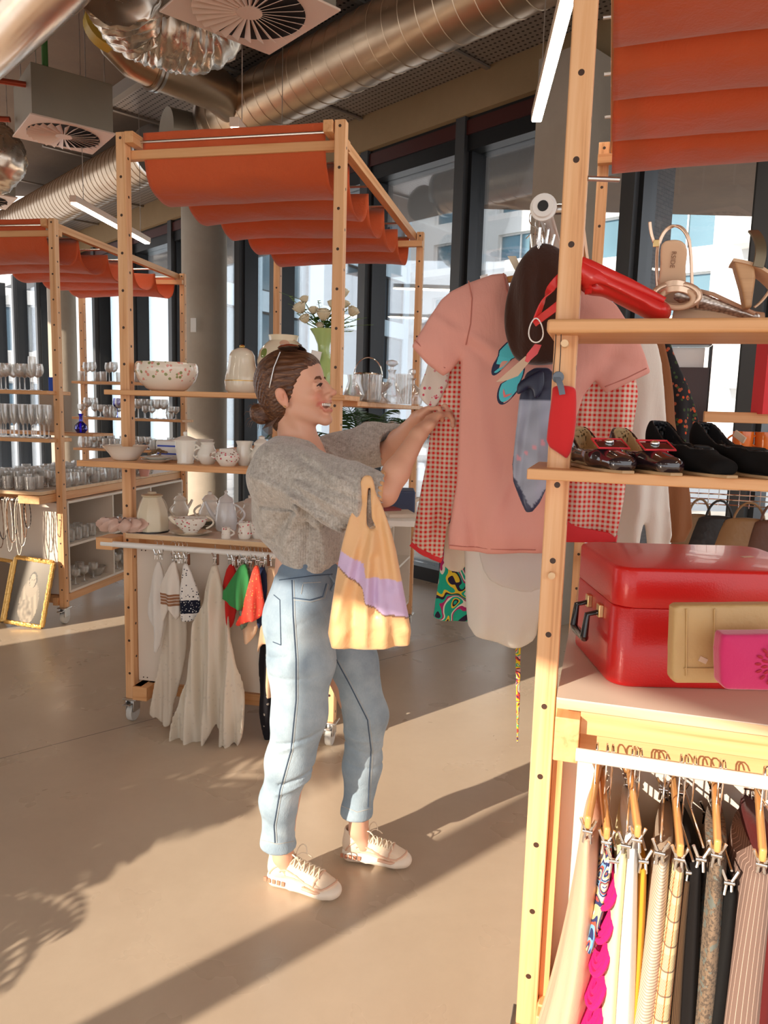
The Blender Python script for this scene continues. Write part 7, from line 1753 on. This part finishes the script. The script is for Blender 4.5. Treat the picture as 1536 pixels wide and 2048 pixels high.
F.apply(lambda X, Y, Z: Z-(UY(713, 1629, 2.345).z+0*X)+0*Y, (-.18, 1.9, 0), (.2, 2.7, .4), .003, 'sub', .001)
JF = [((545, 1345), (640, 1340), .006, -.006, 2.3), ((560, 1478), (640, 1455), .007, -.010, 2.26), ((562, 1560), (635, 1535), .006, -.014, 2.26), ((555, 1580), (620, 1560), .007, .010, 2.26), ((540, 1500), (600, 1470), .008, .008, 2.26), ((690, 1480), (770, 1500), .007, -.008, 2.6), ((695, 1515), (765, 1525), .006, -.008, 2.6), ((690, 1460), (760, 1470), .007, .008, 2.6), ((540, 1310), (580, 1300), .005, -.008, 2.3), ((590, 1700), (530, 1640), .008, -.005, 2.26), ((600, 1240), (660, 1215), .006, -.005, 2.3)]
def jf(X, Y, Z):
    r = 0
    for (a, b2, w, d, ym) in JF:
        p0, p1 = UY(a[0], a[1], 2.15 if ym < 2.5 else 2.33), UY(b2[0], b2[1], 2.15 if ym < 2.5 else 2.33); ex, ez = p1.x-p0.x, p1.z-p0.z; L = ex*ex+ez*ez
        t = np.clip(((X-p0.x)*ex+(Z-p0.z)*ez)/L, 0, 1); dd_ = (X-p0.x-t*ex)**2+(Z-p0.z-t*ez)**2; r = r-np.exp(-dd_/w**2)*d*(Y < ym)*.6
    return r+.002*np.sin(X*22+Z*30)*np.sin(Z*17)
F.warp(jf)
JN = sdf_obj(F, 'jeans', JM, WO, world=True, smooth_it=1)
bpy.context.view_layer.update()
DGJ = bpy.context.evaluated_depsgraph_get()
def oncloth(px, py, obj, off=.001):
    v = _ray(px, py).normalized(); Mi = (Matrix.Translation(WO.location)).inverted(); o = Mi @ CAMP; ok, loc, nrm, _i = obj.ray_cast(o, v)
    return (Matrix.Translation(WO.location) @ (loc+nrm*off)) if ok else None
STT = mat('denim_seam_dark', (.05, .08, .13), .8); STL = mat('seam_thread', (.50, .47, .42), .7)
def seam(pts, m_, r, name='seam', off=.0008, n=14):
    P = []
    for a, b2 in zip(pts, pts[1:]):
        for k in range(n): p = oncloth(a[0]+(b2[0]-a[0])*k/n, a[1]+(b2[1]-a[1])*k/n, JN, off); P.append(p) if p else None
    if len(P) > 3: MB().tube(P, r, 6).build(name, m_, JN, world=True)
for pts in ([(584, 1160), (586, 1230), (592, 1320), (592, 1400), (582, 1500), (560, 1580), (548, 1650), (550, 1688)], [(673, 1320), (700, 1370), (735, 1440), (742, 1500), (738, 1560), (736, 1618)]): seam(pts, STT, .0016); seam([(x+4, y) for x, y in pts], STL, .0007, 'stitching')
seam([(587, 1196), (620, 1200), (645, 1193), (653, 1165)], STT, .0016, 'pocket_seam'); seam([(587, 1200), (622, 1204), (649, 1196), (657, 1166)], STL, .0008, 'stitching')
seam([(606, 1168), (602, 1190)], STL, .0008, 'stitching'); seam([(606, 1166), (644, 1164)], STL, .0008, 'stitching')
seam([(548, 1190), (560, 1200), (562, 1290), (545, 1283)], STT, .0013, 'pocket_seam'); seam([(559, 1160), (620, 1152), (668, 1148)], STT, .0014, 'waistband_seam')
seam([(522, 1680), (555, 1688), (590, 1682)], STL, .0010, 'hem_stitching'); seam([(684, 1612), (715, 1624), (745, 1616)], STL, .0010, 'hem_stitching')
lp_ = [oncloth(658, 1150, JN, .002), oncloth(665, 1165, JN, .008), oncloth(661, 1182, JN, .002)]
if all(lp_): MB().tube(lp_, .004, 8).build('belt_loop', JM, JN, world=True)
# sneakers
SNM = mat('cream_sneaker', (.82, .66, .50), .55, bmp=(60, .3, .002)); SNP = mat('peach_overlay', (.74, .46, .32), .5); SNS = mat('cream_sole', (.84, .74, .62), .5); LC = mat('lace_cord', (.84, .72, .56), .8)
def sneaker(heel, toe, label):
    d = Vector((toe.x-heel.x, toe.y-heel.y, 0)); L = d.length; s_ = L/.262; ang = math.atan2(d.y, d.x)
    M4 = Matrix.Translation(Vector((heel.x, heel.y, 0))) @ Matrix.Rotation(ang, 4, 'Z') @ Matrix.Scale(s_, 4)
    F = Field(axis((-.02, .29, .0034)), axis((-.065, .065, .0034)), axis((-.01, .17, .0034)))
    F.rcone((.05, 0, .074), (.19, .0, .052), (.036, .042), (.041, .033), (0, 0, 1), 0); F.ell((.218, 0, .038), (.048, .042, .032), None, .02); F.ell((.035, 0, .062), (.036, .034, .05), None, .02)
    F.rcone((.045, 0, .070), (.038, 0, .118), (.036, .042), (.034, .036), (1, 0, 0), .02); F.rcone((.09, 0, .085), (.078, 0, .122), (.020, .012), (.020, .008), (1, 0, 0), .02)
    F.rcone((.044, 0, .085), (.038, 0, .160), (.026, .027), (.030, .032), (1, 0, 0), .006, 'sub')
    for x0 in (.10, .135, .17): F.cone((x0, -.047, .048), (x0+.03, -.036, .070), .003, .002, .004, 'sub'); F.cone((x0, .047, .048), (x0+.03, .036, .070), .003, .002, .004, 'sub')
    F.cone((.245, -.04, .045), (.20, -.035, .062), .003, .003, .005, 'sub')
    P_ = sdf_obj(F, 'sneaker', SNM, WO, smooth_it=1); Mi = rootmat(WO).inverted() @ M4; bpy.context.view_layer.update()
    def sn(p, o=.0015): r_ = P_.closest_point_on_mesh(Vector(p)); return r_[1]+r_[2]*o
    def top(x, y, o=.0025): r_ = P_.ray_cast(Vector((x, y, .3)), Vector((0, 0, -1))); return (r_[1]+r_[2]*o) if r_[0] else Vector((x, y, .09))
    LACE = []
    for i in range(6):
        x = .094+i*.019; LACE.append([top(x, -.026), top(x+.003, -.013, .004), top(x+.006, 0, .005), top(x+.009, .013, .004), top(x+.012, .026)]); LACE.append([top(x+.014, -.026), top(x+.009, -.012, .004), top(x+.004, 0, .006), top(x-.001, .012, .004), top(x-.004, .026)])
    STR = [[sn(p, .001) for p in bez(q_, 14)] for q_ in ([(.062, -.05, .075), (.09, -.06, .105), (.12, -.06, .075), (.165, -.06, .055)], [(.07, -.05, .050), (.12, -.06, .075), (.16, -.06, .045), (.22, -.06, .055)], [(.015, -.04, .05), (.03, -.06, .09), (.06, -.06, .10), (.085, -.05, .11)], [(.20, -.06, .045), (.23, -.05, .055), (.262, -.01, .060), (.25, .03, .055)], [(.185, -.06, .050), (.20, -.05, .08), (.205, 0, .085), (.2, .04, .07)])]
    P_.data.transform(Mi)
    F = Field(axis((-.02, .29, .0034)), axis((-.065, .065, .0034)), axis((-.01, .09, .0034)))
    F.rcone((.032, 0, .030), (.11, 0, .026), (.044, .036), (.040, .024), (0, 0, 1), 0); F.rcone((.11, 0, .026), (.215, 0, .026), (.040, .026), (.050, .026), (0, 0, 1), .015); F.ell((.235, 0, .030), (.042, .044, .028), None, .01)
    F.apply(lambda X, Y, Z: Z+.0*X+.0*Y, (-.1, -.1, -.1), (.4, .1, .1), .004, 'sub'); F.cone((.115, -.07, -.002), (.115, .07, -.002), .012, .012, .01, 'sub')
    for x0 in (.005, .022, .040, .058, .076): F.cone((x0, -.062, .034), (x0, -.038, .030), .0078, .0065, .002, 'sub')
    for x0 in (.17, .21): F.cone((x0, -.07, .0), (x0, .07, .0), .004, .004, .004, 'sub')
    so_ = sdf_obj(F, 'sole', SNS, P_, smooth_it=1); so_.data.transform(Mi)
    b = MB()
    for l_ in LACE: b.tube(l_, .0027, 6)
    t0 = LACE[0][2]
    for sg in (-1, 1): b.tube(bez([t0, t0+Vector((-.014, sg*.035, .040)), t0+Vector((.025, sg*.050, .045)), t0+Vector((.028, sg*.026, .004))], 12), .0022, 6); b.tube(bez([t0, t0+Vector((.015, sg*.02, .03)), t0+Vector((.045, sg*.040, -.012))], 8), .0020, 6)
    b.build('laces', LC, P_, M4=Mi)
    o_ = MB(); o_.tube([(.15, -.045, .040), (.20, -.046, .036), (.245, -.030, .036), (.262, 0, .036), (.245, .030, .036), (.20, .046, .036)], .006, 8); o_.build('toe_guard', SNP, P_, M4=Mi)
    wn = MB()
    for x0 in (.005, .022, .040, .058, .076): wn.box((x0, -.0395 if x0 < .01 else -.0425, .032), (.0115, .004, .015))
    wn.build('air_window', mat('rosy_window', (.50, .22, .14), .3), so_, M4=Mi)
    for l_ in STR: MB().tube(l_, .0030, 8).build('overlay_stripe', SNP, P_, M4=Mi)
    return P_
hR, tR_ = UZ(536, 1768, 0), UZ(672, 1812, 0); hL, tL = UZ(684, 1716, 0), UZ(816, 1746, 0)
sneaker(Vector((anR[0]-.045, anR[1]+.028, 0)), Vector((tR_.x, tR_.y+.03, 0)), ''); sneaker(Vector((anL[0]-.050, anL[1]+.022, 0)), Vector((tL.x, tL.y+.03, 0)), '')
# sunglasses pushed up into the hair
SG = thing('sunglasses', 'dark sunglasses pushed up on top of the head of the woman', 'sunglasses', H(.02, 0, .14))
SMK = mat('smoked_lens', (.02, .008, .006), .08, coat=1)
for s_ in (-1, 1):
    rings = []
    MB().ell(H(.028, s_*.034, .1300), (.032, .031, .0060), 20, 7, HR @ Matrix.Rotation(.30, 3, 'Y') @ Matrix.Rotation(-s_*.36, 3, 'X')).build('lens', SMK, SG, world=True)
    MB().tube([H(.012, s_*.068, .118), H(-.012, s_*.084, .078), H(-.030, s_*.0875, .04), H(-.038, s_*.084, .028)], .0019, 8).build('temple_arm', STEEL, SG, world=True)
MB().tube([H(.052, -.012, .131), H(.056, 0, .133), H(.052, .012, .131)], .0018, 8).build('bridge', BLACKG, SG, world=True)
# tote bag on her forearm
BP = Plane(740, 1290, 1.95, math.radians(-4))
pts_b = [(652, 1294), (668, 1180), (680, 1105), (697, 1040), (716, 985), (722, 958), (730, 950), (742, 950), (748, 962), (752, 985), (765, 1010), (788, 1075), (806, 1170), (828, 1290), (790, 1294), (738, 1300), (700, 1299)]
slot = BP.poly([(737, 975), (741, 975), (744, 1035), (752, 1055), (742, 1058), (734, 1050), (733, 1020)])
up_ = [(684, 1100), (729, 1126), (733, 1150), (806, 1160)]; lo_ = [(678, 1132), (727, 1172), (733, 1200), (770, 1224), (822, 1233)]
def bcol(P):
    c = np.tile(np.array([.80, .47, .22]), (len(P), 1)); u = np.array([BP.l(*p) for p in up_]); l = np.array([BP.l(*p) for p in lo_])
    zu = np.interp(P[:, 0], u[:, 0], u[:, 1]); zl = np.interp(P[:, 0], l[:, 0], l[:, 1]); k = (P[:, 2] < zu) & (P[:, 2] > zl); c[k] = (.62, .46, .70)
    k = np.abs(P[:, 2]-zl) < .0022; c[k] = (.25, .12, .06); return c
bfl = folds((-.03, .32, -.05, .0, .014, .012), (.0, .33, -.01, .06, .012, -.014), (.02, .33, .06, .05, .014, .012), (-.015, .36, -.08, .12, .012, -.010), (.03, .35, .09, .10, .012, -.010), (-.05, .12, -.03, .02, .02, .010), (.05, .12, .04, .0, .02, -.012), (.005, .22, .01, .12, .01, .014), (-.08, .2, -.09, .0, .02, -.008))
poly = BP.poly(pts_b); X2 = axis((min(p[0] for p in poly)-.02, max(p[0] for p in poly)+.02, .004)); Z2 = axis((-.03, max(p[1] for p in poly)+.02, .004)); XX, ZZ = np.meshgrid(X2, Z2, indexing='ij')
pdd = np.maximum(polydist(XX, ZZ, sm(poly, 1)), -polydist(XX, ZZ, slot)); hf = .006+.028*np.clip(-pdd/.07, 0, 1)**.7*np.clip(1.2-ZZ/.40, .15, 1); fo2 = bfl(XX, ZZ)*1.0+.004*np.sin(XX*60+ZZ*9)*np.clip(ZZ/.2, 0, 1)
Y2 = axis((-.06, .06, .004)); F = Field(X2, Y2, Z2); dd2 = np.abs(Y2[None, :, None]-fo2[:, None, :])-hf[:, None, :]; F.g = smax(dd2, np.broadcast_to(pdd[:, None, :], dd2.shape), .004).astype(np.float32)
bg_ = sdf_obj(F, 'tote_bag', colm('thin_tan_nylon', .42, .3, .3), None, BP.o, BP.rz, color=bcol); tag(bg_, 'thin tan tote bag with a lavender diagonal band hanging from her forearm', 'bag')
hb_ = MB(); P0 = BP.o
eb = Vector(elR)+(Vector(wrR)-Vector(elR))*.02
hl = tag(MB().tube([eb+Vector((-.02, -.052, -.02)), eb+Vector((-.012, -.030, .045)), eb+Vector((.0, .02, .052)), eb+Vector((.01, .052, .0))], [.014, .010, .010, .010], 8).build('bag_handle', mat('tan_nylon_handle', (.80, .47, .22), .45), bg_, world=True))
# ================================================================ FRAMED PHOTO, NECKLACES, PLANTS
RBP = Plane(50, 1240, RB.at(50, -.16, .3).y, RB.rz)
fp = UZ(55, 1256, 0.0); fp = Vector((fp.x, fp.y, 0)); fR = Matrix.Rotation(RB.rz+.05, 4, 'Z') @ Matrix.Rotation(math.radians(-13), 4, 'X') @ Matrix.Rotation(math.radians(5), 4, 'Y')
PF = thing('picture_frame', 'gilt picture frame with an old sepia portrait leaning on the floor under the glass rack', 'picture frame', fp, 0)
W2, H2 = .135, .235
GILT = mat('gilt_frame', (.78, .46, .14), .35, .8, bmp=(60, .8, .006))
M4 = Matrix.Translation(fp+Vector((-.03, 0, .010))) @ fR
fm = MB()
for (a, b2) in (((-W2, 0), (W2, 0)), ((W2, 0), (W2, 2*H2*.92)), ((W2, 2*H2*.92), (-W2, 2*H2*.92)), ((-W2, 2*H2*.92), (-W2, 0))):
    n = 14; P = [Vector((a[0]+(b2[0]-a[0])*k/n, 0, .016+a[1]+(b2[1]-a[1])*k/n)) for k in range(n+1)]; fm.tube(P, [.015+.003*(k % 2) for k in range(n+1)], 8)
fm.build('frame', GILT, PF, world=True, M4=M4)
# sepia portrait, coloured per vertex
nx, nz_ = 54, 84; gv = []; gf = []; cols = []
for j in range(nz_+1):
    for i in range(nx+1):
        u, v = i/nx*2-1, j/nz_; gv.append(Vector((u*(W2-.012), -.006, .018+v*(2*H2*.92-.006))))
        c = .18+.25*v-.10*abs(u)
        def el(cx, cy, rx, ry): return ((u-cx)/rx)**2+((v-cy)/ry)**2 < 1
        if el(.1, .35, .55, .36): c = .50+.12*math.sin(u*20+v*14)
        if el(.12, .56, .33, .14): c = .52
        if el(.15, .70, .23, .125): c = .12
        if el(.13, .685, .17, .11): c = .60-.12*abs(u-.1)*3
        if el(.08, .70, .03, .012) or el(.2, .70, .03, .012): c = .2
        if el(-.05, .22, .42, .16): c = .28+.30*(mnoise.noise(Vector((u*7, v*14, 1)))+.5)
        cols.append((c*.62, c*.50, c*.37))
for j in range(nz_):
    for i in range(nx): a = j*(nx+1)+i; gf.append((a, a+1, a+nx+2, a+nx+1))
pm_ = MB().add(gv, gf); o = pm_.build('sepia_portrait', colm('sepia_print', .25, 0, 0), PF, world=True, M4=M4)
ca = o.data.color_attributes.new('Col', 'FLOAT_COLOR', 'POINT'); ca.data.foreach_set('color', np.array([list(c)+[1] for c in cols], dtype=np.float32).ravel())
MB().bx((-W2, .0, .02), (W2, .008, 2*H2*.92)).build('backing', WDK, PF, world=True, M4=M4)
fp2 = UZ(-30, 1246, 0); PF2 = thing('picture_frame', 'second gilt frame, only its corner showing at the left border', 'picture frame', Vector((fp2.x, fp2.y, 0)), RB.rz)
f2 = MB()
for (a, b2) in (((-.12, .016), (.12, .016)), ((.12, .016), (.12, .43)), ((.12, .43), (-.12, .43)), ((-.12, .43), (-.12, .016))): f2.tube([(a[0], 0, a[1]), (b2[0], 0, b2[1])], .016, 8)
Mx = Matrix.Translation(PF2.location+Vector((-.02, .05, 0))) @ fR
f2.build('frame', GILT, PF2, world=True, M4=Mx); MB().bx((-.12, -.004, .02), (.12, .004, .42)).build('picture', mat('dim_print', (.2, .13, .08), .4), PF2, world=True, M4=Mx)
bead = [mat('bead_silver', (.7, .66, .6), .25, .8), mat('bead_brown', (.25, .12, .06), .3), mat('bead_black', (.03, .02, .02), .25), mat('bead_pearl', (.86, .78, .66), .25)]
for i in range(11):
    px = -6+i*6.2; a = RB.at(px, -.14, .865); L = .20+.20*((i*37) % 10)/10; wd = .012+.01*(i % 3)
    m_ = MB(); P = [a+Vector((wd*math.sin(t)*1.0, -.016+.003*math.cos(3*t), -.0-L*(1-math.cos(t))/2+.014)) for t in [2*math.pi*k/46 for k in range(46)]]
    m_.tube(P, [.0022+.0014*(k % 2) for k in range(46)], 6, closed=True)
    tag(m_.build('necklace', bead[i % 4]), '%s bead necklace hanging in the bunch on the rail at the left edge' % ('silver', 'brown', 'black', 'pearl')[i % 4], 'necklace', '%s necklaces on the left rail' % ('silver', 'brown', 'black', 'pearl')[i % 4])
sw = Plane(386, 650, (fa(fu(386, -.5), -.5)).y-.12, 0)
card('switch_plate', sw, [(381, 636), (392, 636), (392, 664), (381, 664)], WHITEPL, 'small pale switch plate on the round concrete column', 'switch', .012)
POT = mat('grey_planter', (.10, .10, .10), .6); PALM = mat('palm_leaf', (.035, .10, .025), .45, trans=.15)
def palm(name, c, h0, n, L, droop, label, rnd2, nl=16, pot=.2, wl=.016, az=None, up=1.0, lift=.0):
    r = thing(name, label, 'plant', c); MB().lathe([(.001, 0), (pot*.75, 0), (pot, .30), (pot, .34), (pot*.9, .34), (pot*.88, .29), (.001, .29)], 28).build('planter', POT, r)
    MB().lathe([(.001, .288), (pot*.88, .288), (pot*.88, .292), (.001, .292)], 20).build('soil', mat('potting_soil', (.05, .03, .02), .95), r)
    for i in range(n):
        a = az(i) if az else 2*math.pi*i/n+rnd2.uniform(-.2, .2); l = L*rnd2.uniform(.75, 1.1); e = rnd2.uniform(.6, 1.35)*up; b = MB(); st = []
        for k in range(13):
            t = k/12; x = l*t*math.cos(e)*(1+.3*t); z = l*t*math.sin(e)-droop*l*t*t; st.append(Vector((x*math.cos(a), x*math.sin(a), .29+h0+z)))
        b.tube([Vector((0, 0, .29))]+st, [.007]+[.006*(1-k/14) for k in range(13)], 6)
        for k in range(3*nl//3):
            t = .2+.8*k/nl; j = t*12; j0 = min(int(j), 11); p = st[j0].lerp(st[j0+1], j-j0); d = (st[j0+1]-st[j0]).normalized(); sdv = d.cross(Vector((0, 0, 1))).normalized()
            ll = l*.34*math.sin(math.pi*(.15+.8*t))
            for sg in (-1, 1):
                dv = (sdv*sg+d*.7+Vector((0, 0, -.1))).normalized(); up_ = dv.cross(d).normalized()
                q_ = [p, p+dv*ll*.4+d*wl*.5, p+dv*ll+Vector((0, 0, -ll*.25)), p+dv*ll*.4-d*wl*.5]; b.add([x+up_*.0004 for x in q_]+[x-up_*.0004 for x in q_], [(0, 1, 2, 3), (7, 6, 5, 4), (0, 4, 5, 1), (1, 5, 6, 2), (2, 6, 7, 3), (3, 7, 4, 0)])
        b.build('frond', PALM, r, smooth=False)
    return r
rp = random.Random(11)
pc = UY(748, 820, 5.55); palm('potted_palm', Vector((pc.x-.08, pc.y, 0)), .9, 12, .75, .5, 'dark potted palm by the window behind the ice bucket', rp, pot=.18)
def sp2(s, p): v = HD*p+ND*s; return Vector((v.x, v.y, 0))
palm('potted_palm', sp2(-2.72, -1.1), .10, 17, 1.15, .45, 'tall potted palm in the window behind the viewer, nearest the glass', rp, nl=13, pot=.22, wl=.05)
palm('potted_palm', sp2(-2.48, -.55), .0, 15, .70, .55, 'bushy potted palm left of the viewer', rp, nl=12, pot=.20, wl=.04)
palm('potted_palm', sp2(-3.3, -.9), .25, 15, 1.1, .5, 'potted palm farthest left in the window behind the viewer', rp, nl=12, pot=.22, wl=.05)
